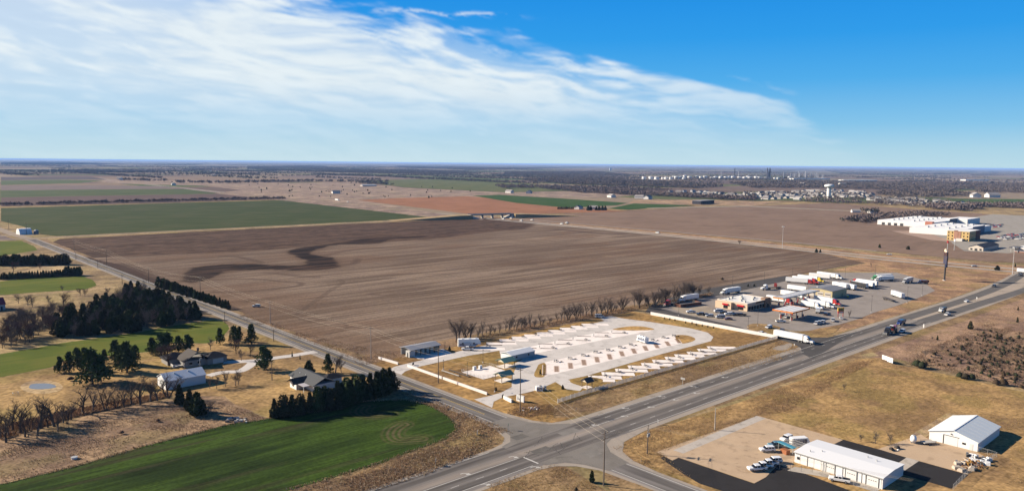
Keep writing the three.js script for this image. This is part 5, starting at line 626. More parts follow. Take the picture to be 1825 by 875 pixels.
// poles and wires
{
  const L = [[1076, 866, 768, 'tall wooden utility pole at the grassy corner south of the crossing', 2], [927, 734, 656, 'tall utility pole behind the white entrance sign', 1], [781, 683, 621, 'dark utility pole standing in front of the low white wall', 1], [660.6, 640, 583, 'pale utility pole beside the short white wall and the open shelter', 1], [481, 578, 537, 'pale utility pole near the car parked in the brown field', 1], [356, 521.4, 494, 'utility pole rising behind the roadside cedar hedge', 1], [263.8, 504, 482, 'utility pole at the far end of the roadside cedar hedge', 1], [188.7, 472, 444.5, 'utility pole beside the dark wet strip of the field', 1], [131, 450, 427, 'utility pole at the tilled corner near the section road', 1], [46, 418, 397, 'utility pole in front of the half-round hut', 1], [14, 409.5, 392, 'last utility pole beyond the half-round hut', 1]];
  const tops = []; L.forEach(([px, py, top, l, a], i) => { const [x, z] = G(px, py), h = Math.max(11, Math.min(16, HT(px, py, top))); utilityPole(x, z, h, 0, l, undefined, a, i === 3 || i === 4 ? std(0.36, 0.31, 0.27) : mPole); tops.push([x, h, z]); });
  const mWire = std(0.50, 0.43, 0.33, 0.6);
  const span = (w, a, b, off, sag, drop = 0.5) => { const l = []; let p = null; for (let k = 0; k <= 10; k++) { const t = k / 10, q = [lerp(a[0], b[0], t) + off, lerp(a[1], b[1], t) - sag * 4 * t * (1 - t) - drop, lerp(a[2], b[2], t)]; if (p) l.push(bar(p, q, 0.024, 3)); p = q; } return l; };
  for (let i = 1; i < 9; i++) { const w = thing('overhead_wires', `three sagging wires between ${['', 'the corner pole and the entrance sign pole', 'the entrance sign pole and the white wall pole', 'the white wall pole and the shelter pole', 'the shelter pole and the parked car pole', 'the parked car pole and the cedar hedge pole', 'the two poles at the cedar hedge', 'the cedar hedge and the dark wet strip', 'the dark wet strip and the tilled corner'][i]}`, 'wires', 0, 0); for (const [o, d] of [[-1.2, 0.4], [1.2, 0.4], [0.3, 3.4]]) mesh('wire', span(w, tops[i - 1], tops[i], o, 1.1, d), mWire, w); }
  const [x2, z2] = G(1154, 809), h2 = 9.4; utilityPole(x2, z2, h2, 0.5, 'wooden pole with transformers at the corner of the tan yard', undefined, 2); { const t = thing('transformer', 'grey transformer cans hung on the corner pole of the yard', 'transformer', x2, z2, 0, undefined, 5.6); for (const [a, b] of [[0.45, 0.2], [-0.4, 0.35]]) mesh('can', cyl(0.28, 0.28, 0.95, a, 0, b, 10), mGalv, t); mesh('bracket', bx(1.1, 0.1, 0.1, 0, 0.4, 0.15), mDark, t); }
  const [x3, z3] = G(1274.5, 766.5); utilityPole(x3, z3, 7.6, 0, 'short pale pole at the edge of the tan concrete yard', undefined, 0, std(0.42, 0.38, 0.34));
  const ww = thing('overhead_wires', 'service wires from the transformer pole over the yard to the workshop', 'wires', 0, 0); for (const o of [-0.8, 0, 0.8]) mesh('wire', span(ww, [x2, h2, z2], [207, 8, -70], o, 0.6), mWire, ww);
  const w4 = thing('overhead_wires', 'wires crossing the junction between the two corner poles', 'wires', 0, 0); for (const o of [-0.8, 0.8]) mesh('wire', span(w4, tops[0], [x2, h2, z2], o, 0.6), mWire, w4);
  for (const [px, py, top, l] of [[216.6, 507, 489, 'thin wooden pole on the west verge near the farm track'], [399.7, 576, 555, 'thin wooden pole on the west verge opposite the parked car'], [487, 608, 588, 'thin wooden pole by the pines near the farm driveway'], [484, 678, 644, 'wooden pole standing in the gold farmyard grass'], [134, 463, 448, 'thin wooden pole near the far cedar grove'], [173, 478, 463, 'thin wooden pole on the verge beside the dry lawn']]) { const [x, z] = G(px, py); utilityPole(x, z, Math.min(10, HT(px, py, top)), 0.2, l, undefined, 1); }
  const yl = thing('lamp_post', 'yard lamp on a thin pole behind the white farm barn', 'lamp post', 112, -314, 0); mesh('pole', cyl(0.07, 0.1, 7.4, 0, 0, 0, 6), mGalv, yl); mesh('lamp_head', bx(0.7, 0.18, 0.35, 0.4, 7.2, 0), mGalv, yl);
  for (const [px, py, top] of [[860.6, 647, 624], [832.5, 669, 647], [881.8, 699, 684], [790, 659, 642], [792.7, 627, 610]]) lampPx(px, py, top, 'slim dark lamp post standing in the campground lawn', 'campground lamp posts');
  for (const [px, py, top] of [[1351, 581, 556], [1334, 584, 566], [1306, 512, 492], [1362.6, 509, 485], [1413, 498, 477], [1459, 486, 470], [1554, 557, 527], [1618, 540, 511], [1644.6, 527, 509], [1561, 490, 473], [1507, 497, 478], [1210, 563, 548], [1294, 548, 534]]) lampPx(px, py, top, 'tall dark lamp post in the truck stop lot', 'truck stop lamp posts', 2);
  for (const [px, py, top, l] of [[1806, 489, 441, 'very tall pale light mast at the highway ramp'], [1395, 443, 404, 'very tall pale light mast beside the far highway']]) { const [x, z] = G(px, py), h = HT(px, py, top), m = thing('light_mast', l, 'light mast', x, z); mesh('mast', cyl(0.12, 0.24, h, 0, 0, 0, 8), std(0.55, 0.54, 0.52, 0.5), m); mesh('light_ring', cyl(1.1, 1.1, 0.4, 0, h, 0, 12), mGalv, m); for (let k = 0; k < 4; k++) mesh('lamp_head', bx(0.6, 0.4, 0.6, Math.cos(k * HP) * 1.2, h - 0.3, Math.sin(k * HP) * 1.2), mWhite, m); }
}

// ================= vehicles in their places =================
const DG = face(1, 0.85), DGB = face(-1, -0.85);       // angled parking directions
semiPx('flat', 'red', 'black', [[1217, 541], [1183, 546.5]], 'red tractor with an empty black flatbed by the brick screen wall', undefined, 9);
semiPx('box', 'white', 'white', [[1246, 533.5], [1213, 538.5]], 'white box semi parked against the leafless thicket', undefined, 13);
semiPx('box', 'white', 'white', [[1319, 521], [1290, 525]], 'white box semi parked along the field edge behind the travel store', undefined, 14);
semiPx('flat', 'white', 'black', [[1393, 514.5], [1362, 517]], 'white tractor pulling a flatbed with red load by the field edge', undefined, 13);
{ const [x, z] = G(1383, 514), l = thing('flatbed_load', 'red steel load strapped on the flatbed trailer', 'load', x, z, 0.4, undefined, 1.55); mesh('bundle', [bx(4, 0.9, 2), bx(1.2, 1.5, 1.8, -1, 0.9, 0)], std(0.42, 0.06, 0.05), l); mesh('strap', [bx(0.12, 1.0, 2.06, 1.2, 0, 0), bx(0.12, 1.0, 2.06, -1.8, 0, 0)], mDark, l); }
semiPx('box', 'red', 'white', [[1404, 503.5], [1444, 507]], 'red tractor with white trailer, first in the angled row by the field'); semiPx('box', 'red', 'white', [[1415, 501], [1453, 506]], 'red tractor with white trailer parked between a red and a yellow tractor'); semiPx('box', 'yellow', 'white', [[1424, 498.5], [1463, 503.5]], 'yellow tractor with white trailer in the angled row by the field');
semiPx('box', null, 'white', [[1447, 495.5], [1482, 499]], 'lone white box trailer beside the yellow tractor'); semiPx('box', 'white', 'white', [[1457, 492.5], [1497, 498]], 'white tractor with white trailer at the end of the angled row');
semiPx('box', 'green', 'white', [[1592, 497], [1557, 499.5]], 'green tractor with white trailer at the back of the lot'); semiPx('box', 'white', 'white', [[1590, 500.5], [1568, 501.5]], 'white tractor with trailer next to the green tractor', undefined, 12); semiPx('box', 'silver', 'silver', [[1630, 502], [1610, 506]], 'silver box truck parked near the lot corner', undefined, 9);
semiPx('box', 'red', 'white', [[1567, 511.5], [1521, 505]], 'red tractor with white trailer facing the field behind the garage'); semiPx('box', null, 'white', [[1556, 514], [1525, 508]], 'white trailer parked beside a dark trailer behind the garage'); semiPx('box', null, 'black', [[1549, 516], [1512, 508.5]], 'black box trailer between white trailers behind the garage', undefined, 15); semiPx('box', 'white', 'white', [[1527, 518.5], [1494, 511.5]], 'white tractor and trailer beside the garage end wall', undefined, 14); semiPx('box', null, 'white', [[1513, 517], [1481, 510]], 'white trailer half hidden behind the grey garage roof', undefined, 14);
semiPx('flat', null, 'black', [[1576, 533], [1598, 541]], 'empty black flatbed trailer near the dry grass bank', undefined, 13); semiPx('box', null, 'white', [[1590, 527], [1616, 536]], 'white box trailer parked beside the empty black flatbed', undefined, 14);
semiPx('box', 'white', 'white', [[1432, 547], [1457, 551]], 'short white truck by the square canopy', undefined, 9); semiPx('box', 'white', 'white', [[1437, 543], [1479, 549.5]], 'white semi pulling out between the two canopies', undefined, 14); semiPx('box', 'red', 'white', [[1452, 537.5], [1493, 545]], 'red tractor with white trailer leaving the long canopy', undefined, 14);
semiPx('box', 'red', 'white', [[1366, 536], [1411, 543]], 'red tractor with white trailer fuelling at the end of the long canopy', undefined, 14); semiPx('box', 'white', 'white', [[1394, 527], [1432, 533]], 'white semi waiting behind the long fuel canopy', undefined, 14); semiPx('box', null, 'white', [[1408, 517.5], [1441, 522]], 'white trailer standing between the canopy and the angled row', undefined, 14);
semiPx('box', 'white', 'white', [[1385, 602], [1437, 612]], 'clean white semi truck turning out of the truck stop exit');
semiPx('box', 'white', 'white', [[1812, 486], [1862, 491]], 'white semi crossing the ramp beside the tall light mast');
{ const d = dumpTruck('blue', 'navy', ...G(1607, 579), Math.PI, 'dark blue dump truck driving on the near lanes of the highway'); dumpTruck('white', 'black', ...G(1681, 556), Math.PI, 'white dump truck with a black bed on the highway'); dumpTruck('navy', 'maroon', ...G(1646, 506), 2.4, 'dark box-bodied truck parked at the lot corner by the grass');
  dumpTruck('white', 'white', ...G(1459, 557.5), 0.4, 'white tank-bodied truck beside the yellow and red sign'); }
{ // lowboy with farm machine
  const [x, z] = G(1590, 594); semi('flat', 'black', 'black', x, z, Math.PI, 'black lowboy truck hauling a red farm machine on the highway', undefined, 9); const m = thing('farm_machine', 'red farm machine with white cab carried on the black lowboy', 'farm machine', x + 2, z, Math.PI, undefined, 1.5);
  mesh('body', ext([[-2.6, 0.4], [1.6, 0.4], [1.8, 1.4], [0.6, 2.3], [-2.2, 2.4], [-2.7, 1.6]], 2.5, 0.12), paint('red'), m); mesh('cab', bx(1.3, 1.4, 1.7, 1.9, 1.3, 0), mGlass, m); mesh('cab_roof', bx(1.5, 0.16, 1.9, 1.9, 2.7, 0), mWhite, m); mesh('decal', [bx(1.8, 0.5, 0.03, -0.8, 1.2, 1.27), bx(1.8, 0.5, 0.03, -0.8, 1.2, -1.27)], mWhite, m); for (const s of [-1, 1]) { wheel(m, 1.0, s * 1.2, 0.8, 0.5); wheel(m, -1.8, s * 1.1, 0.5, 0.4); } }
carPx('suv', 'white', 1609, 592.5, Math.PI, 'white sport utility vehicle following the black lowboy'); carPx('pickup', 'white', 1690, 562.5, 0, 'white pickup truck on the eastbound lanes of the highway'); carPx('sedan', 'white', 1724, 538.5, Math.PI, 'white car on the highway by the paved median'); carPx('suv', 'black', 1773, 511.5, Math.PI, 'black car on the westbound lanes near the ramp'); carPx('suv', 'black', 1820, 492, 2.9, 'dark car close behind the semi at the ramp'); carPx('sedan', 'silver', 1738, 475.5, 2.2, 'pale car on the ramp below the roadside bush'); carPx('sedan', 'white', 1586, 454.5, 2.1, 'white car driving on the far highway past the field');
[[897, 391], [911, 390], [929, 394], [948, 393], [1001, 400], [1010, 398]].forEach(([a, b]) => carPx('van', 'white', a, b, HP, 'distant white vehicle on the far highway near the bridge', 'white vehicles near the bridge', false)); carPx('van', 'white', 1172, 416, HP, 'distant white van on the far highway beside the two fields'); carPx('pickup', 'grey', 1010, 399.5, HP, 'distant grey pickup on the far highway behind white vans'); semiPx('box', 'white', 'white', [[597, 357.5], [603, 358.2]], 'distant white semi on the far highway beside the reddish field'); carPx('van', 'white', 619, 360.5, HP, 'distant white van on the far highway behind the distant semi');
carPx('suv', 'silver', 456, 547.5, face(-1, -0.8), 'silver car parked alone in the brown field by the wires');
// parked at the travel store
[['pickup', 'white', 350, 476], ['suv', 'black', 432, 496], ['sedan', 'black', 480, 500], ['suv', 'silver', 512, 510], ['van', 'white', 588, 470], ['suv', 'black', 628, 482], ['suv', 'white', 676, 494], ['sedan', 'grey', 703, 488], ['suv', 'black', 738, 500], ['pickup', 'black', 788, 502], ['van', 'silver', 604, 522], ['sedan', 'maroon', 674, 536], ['pickup', 'white', 1128, 558], ['suv', 'black', 1152, 508], ['sedan', 'white', 1175, 518], ['suv', 'white', 1026, 608], ['sedan', 'grey', 1140, 632], ['sedan', 'white', 966, 660], ['suv', 'black', 1520, 495], ['pickup', 'white', 1582, 548], ['sedan', 'white', 1655, 530]].forEach(([k, c, x, y], i) => { const [a, b] = zm(1160, 460, 4.861, [[x, y]])[0]; car(k, c, a, b, i < 12 ? DGB : [DG, 0.2, 0.3, 3.1, 0.2, -1.5, 0.3, 0.4, 0.5][i - 12], ['white pickup at the brick wall end of the car park', 'black utility car beside the white pickup in the car park', 'black sedan next to a silver car in the car park', 'silver utility car in the first row of the car park', 'white van nearest the store wall in the second row', 'black utility car parked beside the white van', 'white utility car between dark cars in front of the store', 'grey sedan tucked behind the white utility car', 'black utility car next to the black pickup', 'black pickup at the end of the row before the store corner', 'silver van alone in the front row of the car park', 'maroon sedan near the kerb of the car park', 'white pickup driving past the square canopy', 'black car fuelling under the square canopy', 'white car fuelling under the square canopy', 'white utility car by the drive island', 'grey sedan passing behind the turning semi', 'white sedan along the tall white wall', 'black utility car beside the tank-bodied truck', 'white pickup below the yellow and red sign', 'white sedan at the foot of the yellow and red sign'][i]); });
[[1440, 575], [1468, 570], [1496, 566]].forEach(([x, y]) => { const [a, b] = zm(1160, 460, 4.861, [[x, y]])[0]; car('pickup', 'white', a, b, 0.25, 'white pickup in the tight row of three by the sandy bank', 'white pickups by the sandy bank'); });
{ const [x, z] = G(1512, 530), f = thing('forklift', 'small yellow forklift beside the garage', 'forklift', x, z, 0.4, undefined, 0.1); mesh('body', bx(2, 1.1, 1.3, 0, 0.3, 0), paint('yellow'), f); mesh('mast', [bx(0.1, 2.4, 0.1, 1.15, 0.1, 0.4), bx(0.1, 2.4, 0.1, 1.15, 0.1, -0.4)], mDark, f); mesh('fork', [bx(1, 0.06, 0.14, 1.7, 0.15, 0.35), bx(1, 0.06, 0.14, 1.7, 0.15, -0.35)], mSteel, f); mesh('guard', [bx(1.1, 0.06, 1.1, -0.1, 2.1, 0), ...[[0.4, 0.5], [0.4, -0.5], [-0.6, 0.5], [-0.6, -0.5]].map(([a, b]) => bx(0.06, 0.8, 0.06, a, 1.4, b))], mDark, f); for (const a of [0.7, -0.7]) for (const b of [-1, 1]) wheel(f, a, b * 0.6, 0.28, 0.2); }
// contractor's yard
const YD = face(-0.94, -0.34);
[['suv', 'white', 1402.5, 785, 'white utility car by the striped trailer in the tan yard'], ['suv', 'teal', 1382.5, 797, 'grey-green utility car at the end of the blue canopy'], ['suv', 'white', 1368, 805, 'white utility car parked alone left of the blue canopy']].forEach(([k, c, x, y, l]) => carPx(k, c, x, y, YD + (x > 1400 ? 0.2 : -0.3), l));
[[1350, 839], [1361, 834.5], [1371, 830], [1380, 825]].forEach(([x, y], i) => carPx(i === 3 ? 'suv' : 'pickup', 'white', x, y, YD - 0.25, i === 3 ? 'white utility car at the end of the pickup row in the tan yard' : 'white pickup in the row at the edge of the tan yard', i === 3 ? undefined : 'white pickups at the yard edge'));
carPx('pickup', 'white', 1497, 859, face(-0.4, -1), 'white pickup with dark bed in front of the workshop doors');
{ const a = G(1391, 800), b = G(1418, 812), d = Math.hypot(b[0] - a[0], b[1] - a[1]), g = thing('awning', 'bright blue flat canopy joined to the end of the white workshop', 'canopy', (a[0] + b[0]) / 2, (a[1] + b[1]) / 2, face(b[0] - a[0], b[1] - a[1])); mesh('canopy_roof', bx(d, 0.3, 1.6, 0, 2.3, 0.4), std(0.06, 0.24, 0.33, 0.5), g); mesh('slatted_deck', [...Array(6)].map((_, k) => bx(0.35, 0.14, 5.4, -d / 2 + 0.5 + k * (d - 1) / 5, 2.4, -3.1)), std(0.36, 0.35, 0.33), g); for (const x of [-1, 1]) for (const z of [0.9, -5]) mesh('post', bx(0.14, 2.3, 0.14, x * (d / 2 - 0.2), 0, z), mSteel, g); mesh('brick_planter', bx(2.4, 1.4, 1.6, 0.6, 0, 1.6), std(0.30, 0.12, 0.06), g); }
{ const [x, z] = G(1426, 793), t = thing('enclosed_trailer', 'white wedge-fronted trailer with dark reflective side by the workshop', 'trailer', x, z, -0.55); mesh('body', ext([[-3, 0.5], [2.6, 0.5], [3, 1.2], [2.2, 2.6], [-3, 2.6]], 2.3, 0.06), mWhite, t); mesh('side_panel', bx(4.6, 1.5, 0.05, -0.4, 0.8, 1.17), std(0.14, 0.15, 0.2, 0.15, 0.5), t); mesh('side_rib', [bx(0.12, 1.6, 0.06, -1.6, 0.75, 1.2), bx(0.12, 1.6, 0.06, 0.8, 0.75, 1.2)], mSteel, t); for (const s of [-1, 1]) wheel(t, -0.6, s * 1.1, 0.36); mesh('hitch', bar([3, 0.5, 0], [4.1, 0.5, 0], 0.07), mDark, t); }
{ const [x, z] = G(1629, 789), t = thing('storage_tank', 'white horizontal tank on legs near the barn', 'tank', x, z, 0.3); const q = new THREE.CapsuleGeometry(1.0, 1.6, 5, 14); q.rotateZ(HP); q.translate(0, 1.35, 0); mesh('tank', clean(q), mWhite, t); mesh('cradle', [bx(0.2, 0.6, 1.4, -0.7, 0, 0), bx(0.2, 0.6, 1.4, 0.7, 0, 0)], mSteel, t); mesh('hatch', cyl(0.2, 0.2, 0.2, 0, 2.3, 0, 8), mSteel, t);
  const [x2, z2] = G(1655, 791.5), u = thing('utility_trailer', 'flat grey trailer parked beside the white tank', 'trailer', x2, z2, -0.5); mesh('deck', bx(4.4, 0.15, 2, 0, 0.7, 0), std(0.5, 0.47, 0.42), u); mesh('rail', [bx(4.4, 0.08, 0.08, 0, 1.1, 1), bx(4.4, 0.08, 0.08, 0, 1.1, -1)], mSteel, u); mesh('frame', bx(5.4, 0.15, 0.3, 0.6, 0.5, 0), mDark, u); for (const s of [-1, 1]) wheel(u, -0.4, s * 1.1, 0.34); }
{ const r = rng(5), kinds = [['scrap machine part painted white in the fenced corner', mWhite], ['rusty steel frame in the fenced corner', std(0.26, 0.13, 0.06)], ['ochre machine part in the fenced corner', std(0.36, 0.20, 0.06)], ['pale crate in the fenced corner', std(0.46, 0.40, 0.33)], ['dark steel drum in the fenced corner', std(0.05, 0.05, 0.05)]];
  for (let i = 0; i < 46; i++) { const w = i < 20, px = w ? 1722 + r() * 42 : 1704 + r() * 44, py = w ? 810 + (px - 1722) * 0.26 + r() * 12 : 822 + (px - 1704) * 0.05 + r() * 18, k = w ? (r() < 0.65 ? 0 : 4) : Math.floor(1 + r() * 4), [x, z] = G(px, py); const t = thing('salvage_item', kinds[k][0], 'salvage', x, z, r() * 3, kinds[k][0].replace(' in the fenced corner', 's by the barn'));
    if (k === 4) { mesh('drum', cyl(0.35, 0.35, 1), kinds[k][1], t); mesh('rim', cyl(0.37, 0.37, 0.06, 0, 0.97, 0), mSteel, t); } else if (k === 1) { mesh('frame', [bx(2, 0.12, 0.12, 0, 0.6, 0.5), bx(2, 0.12, 0.12, 0, 0.6, -0.5), bx(0.12, 0.12, 1.1, 0.9, 0.6, 0), bx(0.12, 0.12, 1.1, -0.9, 0.6, 0)], kinds[k][1], t); mesh('leg', [bx(0.1, 0.6, 0.1, 0.9, 0, 0.5), bx(0.1, 0.6, 0.1, -0.9, 0, -0.5)], kinds[k][1], t); } else { mesh('body', ext([[-0.8, 0], [0.8, 0], [0.9, 0.5], [0.3, 1.1], [-0.7, 0.9]], 1.0 + r(), 0.08), kinds[k][1], t); mesh('arm', bar([0.3, 0.6, 0], [1.6, 1.3 * r() + 0.3, 0.3], 0.09), k ? kinds[k][1] : mSteel, t); } } }
for (const [px, py, c, l] of [[1590, 803, std(0.05, 0.045, 0.04), 'dark covered heap at the asphalt corner of the yard'], [1600, 800, std(0.09, 0.08, 0.07), 'dark machinery cover beside the gravel yard']]) { const [x, z] = G(px, py), t = thing('covered_heap', l, 'heap', x, z, px); mesh('cover', cedarGeo(px | 0, 1.6, 1.2, 30, 0.4), c, t); mesh('weight', bx(0.6, 0.3, 0.4, 1.2, 0, 0.4), mWhite, t); }
// scattered farm things
{ const r = rng(17); for (let i = 0; i < 26; i++) { const px = 402 + r() * 36, py = 746 + r() * 8, [x, z] = G(px, py), t = mesh('rubble_block', bx(0.4 + r() * 0.9, 0.3 + r() * 0.5, 0.4 + r() * 0.6, 0, 0, 0, r() * 3), [std(0.42, 0.39, 0.36), std(0.2, 0.17, 0.15), std(0.5, 0.48, 0.46)][i % 3]); t.position.set(x, 0.02, z); tagged(t, 'broken block in the rubble heap by the green field', 'rubble', 'rubble heap blocks'); }
  for (let i = 0; i < 16; i++) { const px = 930 + r() * 32, py = 727 + r() * 7, [x, z] = G(px, py), t = mesh('rubble_block', bx(0.3 + r() * 0.6, 0.3 + r() * 0.3, 0.3 + r() * 0.5, 0, 0, 0, r() * 3), [std(0.30, 0.22, 0.2), std(0.16, 0.11, 0.1), std(0.5, 0.48, 0.46)][i % 3]); t.position.set(x, 0.02, z); tagged(t, 'landscaping stone in the bed at the foot of the entrance pole', 'stone', 'entrance bed stones'); }
  for (const [px, py, s, l] of [[216, 774, 1.5, 'dark brush heap on the bare weedy lot'], [124, 679, 2.2, 'brown brush heap near the pond'], [280, 752, 1.3, 'low brown brush heap near the tree row']]) { const [x, z] = G(px, py), t = mesh('brush_heap', cedarGeo(px, 1.3, 1.1, 60, 0.4), std(0.09, 0.05, 0.035)); t.position.set(x, 0, z); t.scale.setScalar(s * 0.8); tagged(t, l, 'brush heap'); }
  const [x, z] = G(131, 818), tb = thing('stock_tank', 'small white tub lying on the bare weedy lot', 'tub', x, z); mesh('tub', cyl(0.9, 0.8, 0.6, 0, 0, 0, 12), mWhite, tb); mesh('rim', cyl(0.95, 0.95, 0.08, 0, 0.58, 0, 12), mGalv, tb);
  const [x2, z2] = G(26, 704), hb = thing('hay_feeder', 'small round hay feeder ring by the pond', 'feeder', x2, z2); const tr = new THREE.TorusGeometry(1, 0.05, 5, 14); tr.rotateX(HP); tr.translate(0, 1, 0); mesh('top_ring', clean(tr), mSteel, hb); for (let k = 0; k < 8; k++) mesh('bar', bx(0.06, 1, 0.06, Math.cos(k * 0.785), 0, Math.sin(k * 0.785)), mSteel, hb);
  const pc = thing('patio_furniture', 'pale patio set on the farmhouse deck', 'furniture', ...G(310, 645), 0.3); mesh('table', [bx(1.4, 0.06, 1.0, 0, 0.72, 0), bx(0.1, 0.72, 0.1)], mWhite, pc); for (const s of [-1, 1]) mesh('chair', [bx(0.5, 0.06, 0.5, s * 1.1, 0.42, 0), bx(0.06, 0.5, 0.5, s * 1.35, 0.45, 0), bx(0.4, 0.42, 0.06, s * 1.1, 0, 0.2)], mWhite, pc); }
// bridge over the far highway
{ const b = thing('overpass_bridge', 'concrete road bridge with dark openings over the far highway', 'bridge', 806, -934, face(1, 0.28)); mesh('deck', bx(78, 1.1, 11, 0, 5.4, 0), std(0.36, 0.34, 0.31), b); mesh('parapet', [bx(78, 0.9, 0.3, 0, 6.5, 5.4), bx(78, 0.9, 0.3, 0, 6.5, -5.4)], std(0.42, 0.40, 0.37), b); for (const x of [-16, 2, 20]) mesh('pier', [bx(1.2, 5.4, 8, x, 0, 0)], std(0.4, 0.38, 0.35), b); for (const s of [-1, 1]) mesh('abutment_slope', ext([[s * 39, 0], [s * 22, 0], [s * 39, 5.4]].sort((p, q) => 0), 15), std(0.52, 0.50, 0.47), b);
  structure('embankment', [-1, 1].map((s) => { const q = ext(s < 0 ? [[-170, 0], [-38, 0], [-38, 6.2], [-60, 6]] : [[38, 0], [170, 0], [60, 6], [38, 6.2]], 26); q.rotateY(face(1, 0.28)); q.translate(806, 0, -934); return q; }), mPaleGrass); }

// ================= trees in their places =================
const row = (kind, list, label, group, wide) => list.forEach(([x, y, t]) => treePx(kind, x, y, t, label, group, wide));
{ const r = rng(3);
  // leafless hedgerow along the big field
  const hx = [812, 821, 831, 841, 853, 864, 870, 883, 903, 909, 921, 932, 945, 963, 990, 1011, 1023, 1046, 1068, 1086, 1098, 816, 826, 836, 847, 858, 876, 890, 897, 916, 926, 939, 950, 957, 968, 976, 984, 996, 1004, 1018, 1027, 1034, 1042, 1050, 1058, 1064, 1072, 1080, 1092, 1105, 1112];
  hx.forEach((x, i) => { x += (r() - 0.5) * 9; const y = lerp(607, 553, (x - 816) / (1112 - 816)) - 2 + r() * 3, h = (x < 830 ? 9 + r() * 4 : 3.5 + 9 * r() * r() + 2 * r()) * (x > 1000 ? 1.05 : 1); const [a, b] = G(x, y); tree('bare', a, b, h, 'dark leafless tree in the hedgerow between the brown field and the campground', 'hedgerow trees by the campground', 0.95); });
  for (let i = 0; i < 34; i++) { const px = 1130 + r() * 135, py = lerp(549, 521, (px - 1130) / 135) + r() * 7 - 3, [a, b] = G(px, py); tree(r() < 0.5 ? 'bare' : 'grey', a, b, 7 + r() * 5, 'leafless tree in the thicket beside the truck stop', 'thicket trees beside the truck stop', 1.15); }
  // row of bare trees by the weedy lot
  [[0, 600, 460], [40, 590, 480], [62, 560, 440], [100, 570, 430], [160, 560, 470], [215, 545, 400], [250, 540, 450], [285, 535, 410], [330, 515, 430], [370, 500, 440], [430, 470, 345], [490, 460, 360], [550, 450, 330], [610, 440, 390], [650, 435, 350], [690, 420, 330], [735, 420, 300], [790, 405, 340], [832, 400, 330], [885, 385, 280], [25, 620, 500], [130, 590, 500], [190, 585, 520], [300, 560, 480], [350, 520, 450]].forEach(([x, y, t]) => treePx('bare', x / 2.965, 580 + y / 2.965, 580 + (t - 46) / 2.965, 'bare tree in the ragged row between the pond and the weedy lot', 'bare trees by the weedy lot', 1.2));
  [[1105, 335, 260], [1140, 335, 255], [1190, 325, 230], [1240, 320, 225], [1255, 315, 240]].forEach(([x, y, t]) => treePx('grey', x / 2.965, 580 + y / 2.965, 580 + t / 2.965, 'pale bare tree beyond the end of the white farm barn', 'bare trees beyond the barn', 1.1));
  // yard pines
  [[312, 250, 168], [362, 250, 142], [405, 232, 122], [450, 252, 120], [485, 312, 130], [530, 300, 160], [548, 200, 128], [607, 200, 82], [640, 245, 105], [668, 250, 92], [712, 212, 108]].forEach(([x, y, t]) => treePx('pine', x / 2.965, 580 + y / 2.965, 580 + t / 2.965, 'dark pine in the clump beside the pond yard', 'pines by the pond yard', 1.05));
  [[800, 155, 68], [850, 160, 50], [882, 150, 42], [940, 142, 58], [990, 140, 52]].forEach(([x, y, t]) => treePx('pine', x / 2.965, 580 + y / 2.965, 580 + t / 2.965, 'dark pine in the clump behind the grey farmhouse', 'pines behind the farmhouse', 1.1));
  [[1160, 100, 15], [1235, 100, 5], [1262, 84, 8], [1325, 100, -5]].forEach(([x, y, t]) => treePx('pine', x / 2.965, 580 + y / 2.965, 580 + t / 2.965, 'dark pine between the farm driveway and the county road', 'pines by the farm driveway', 1.05));
  treePx('pine', 470, 660, 619, 'broad single pine in the lawn inside the driveway curve', undefined, 1.15);
  [[890, 215, 85, 'reddish bare tree in front of the farmhouse deck'], [1245, 150, 60, 'reddish bare tree by the driveway pines']].forEach(([x, y, t, l]) => treePx('red', x / 2.965, 580 + y / 2.965, 580 + t / 2.965, l, undefined, 1.35)); treePx('red', 445, 636, 614, 'small reddish bare tree near the driveway'); treePx('grey', 430, 643, 618, 'pale bare tree at the edge of the driveway'); treePx('grey', 218, 660, 638, 'pale bare tree inside the pine clump'); treePx('grey', 374, 624, 600, 'pale bare tree behind the farmhouse roof', undefined, 1.2);
  [[945, 420, 310], [1000, 450, 335], [1040, 478, 350], [1068, 475, 390]].forEach(([x, y, t]) => treePx('cedar', x / 2.965, 580 + y / 2.965, 580 + t / 2.965, 'dark cedar in the clump below the white farm barn', 'cedars below the barn', 1.25)); treePx('bare', 368, 743, 715, 'small bare stub tree at the edge of the cedar clump');
  // cedar row by the ranch house
  [[262, 490, 385], [312, 485, 365], [356, 478, 365], [402, 470, 360], [450, 462, 350], [492, 455, 322], [528, 450, 318], [560, 448, 330], [598, 445, 290], [645, 425, 275], [690, 412, 262], [728, 400, 258], [770, 392, 250], [808, 382, 240], [842, 372, 225], [872, 356, 222], [885, 345, 240], [620, 440, 300], [668, 420, 285]].forEach(([x, y, t]) => treePx('cedar', 400 + x / 2.965, 580 + y / 2.965, 580 + t / 2.965, 'dense dark cedar in the windbreak between the ranch house and the green field', 'windbreak cedars by the ranch house', 1.12));
  treePx('cedar', 550, 666, 642, 'squat round dark cedar behind the charcoal roof', undefined, 1.9); treePx('pine', 584, 666, 632, 'sparse tall conifer between the ranch house and the road', undefined, 0.9); treePx('bare', 597, 664, 628, 'bare tree beside the sparse conifer'); treePx('grey', 608, 664, 634, 'forked bare tree near the county road by the ranch house', undefined, 1.2);
  for (const [x, y, t] of [[520, 636, 626], [534, 641, 632]]) treePx('cedar', x, y, t, 'small dark cedar post tree by the driveway gate', 'gate cedars', 0.5);
  // big cedar grove by the county road
  const grove = GP([[88, 592], [120, 570], [150, 560], [170, 552], [200, 540], [238, 524], [262, 524], [300, 540], [330, 555], [360, 570], [330, 577], [260, 590], [160, 602], [110, 606]]);
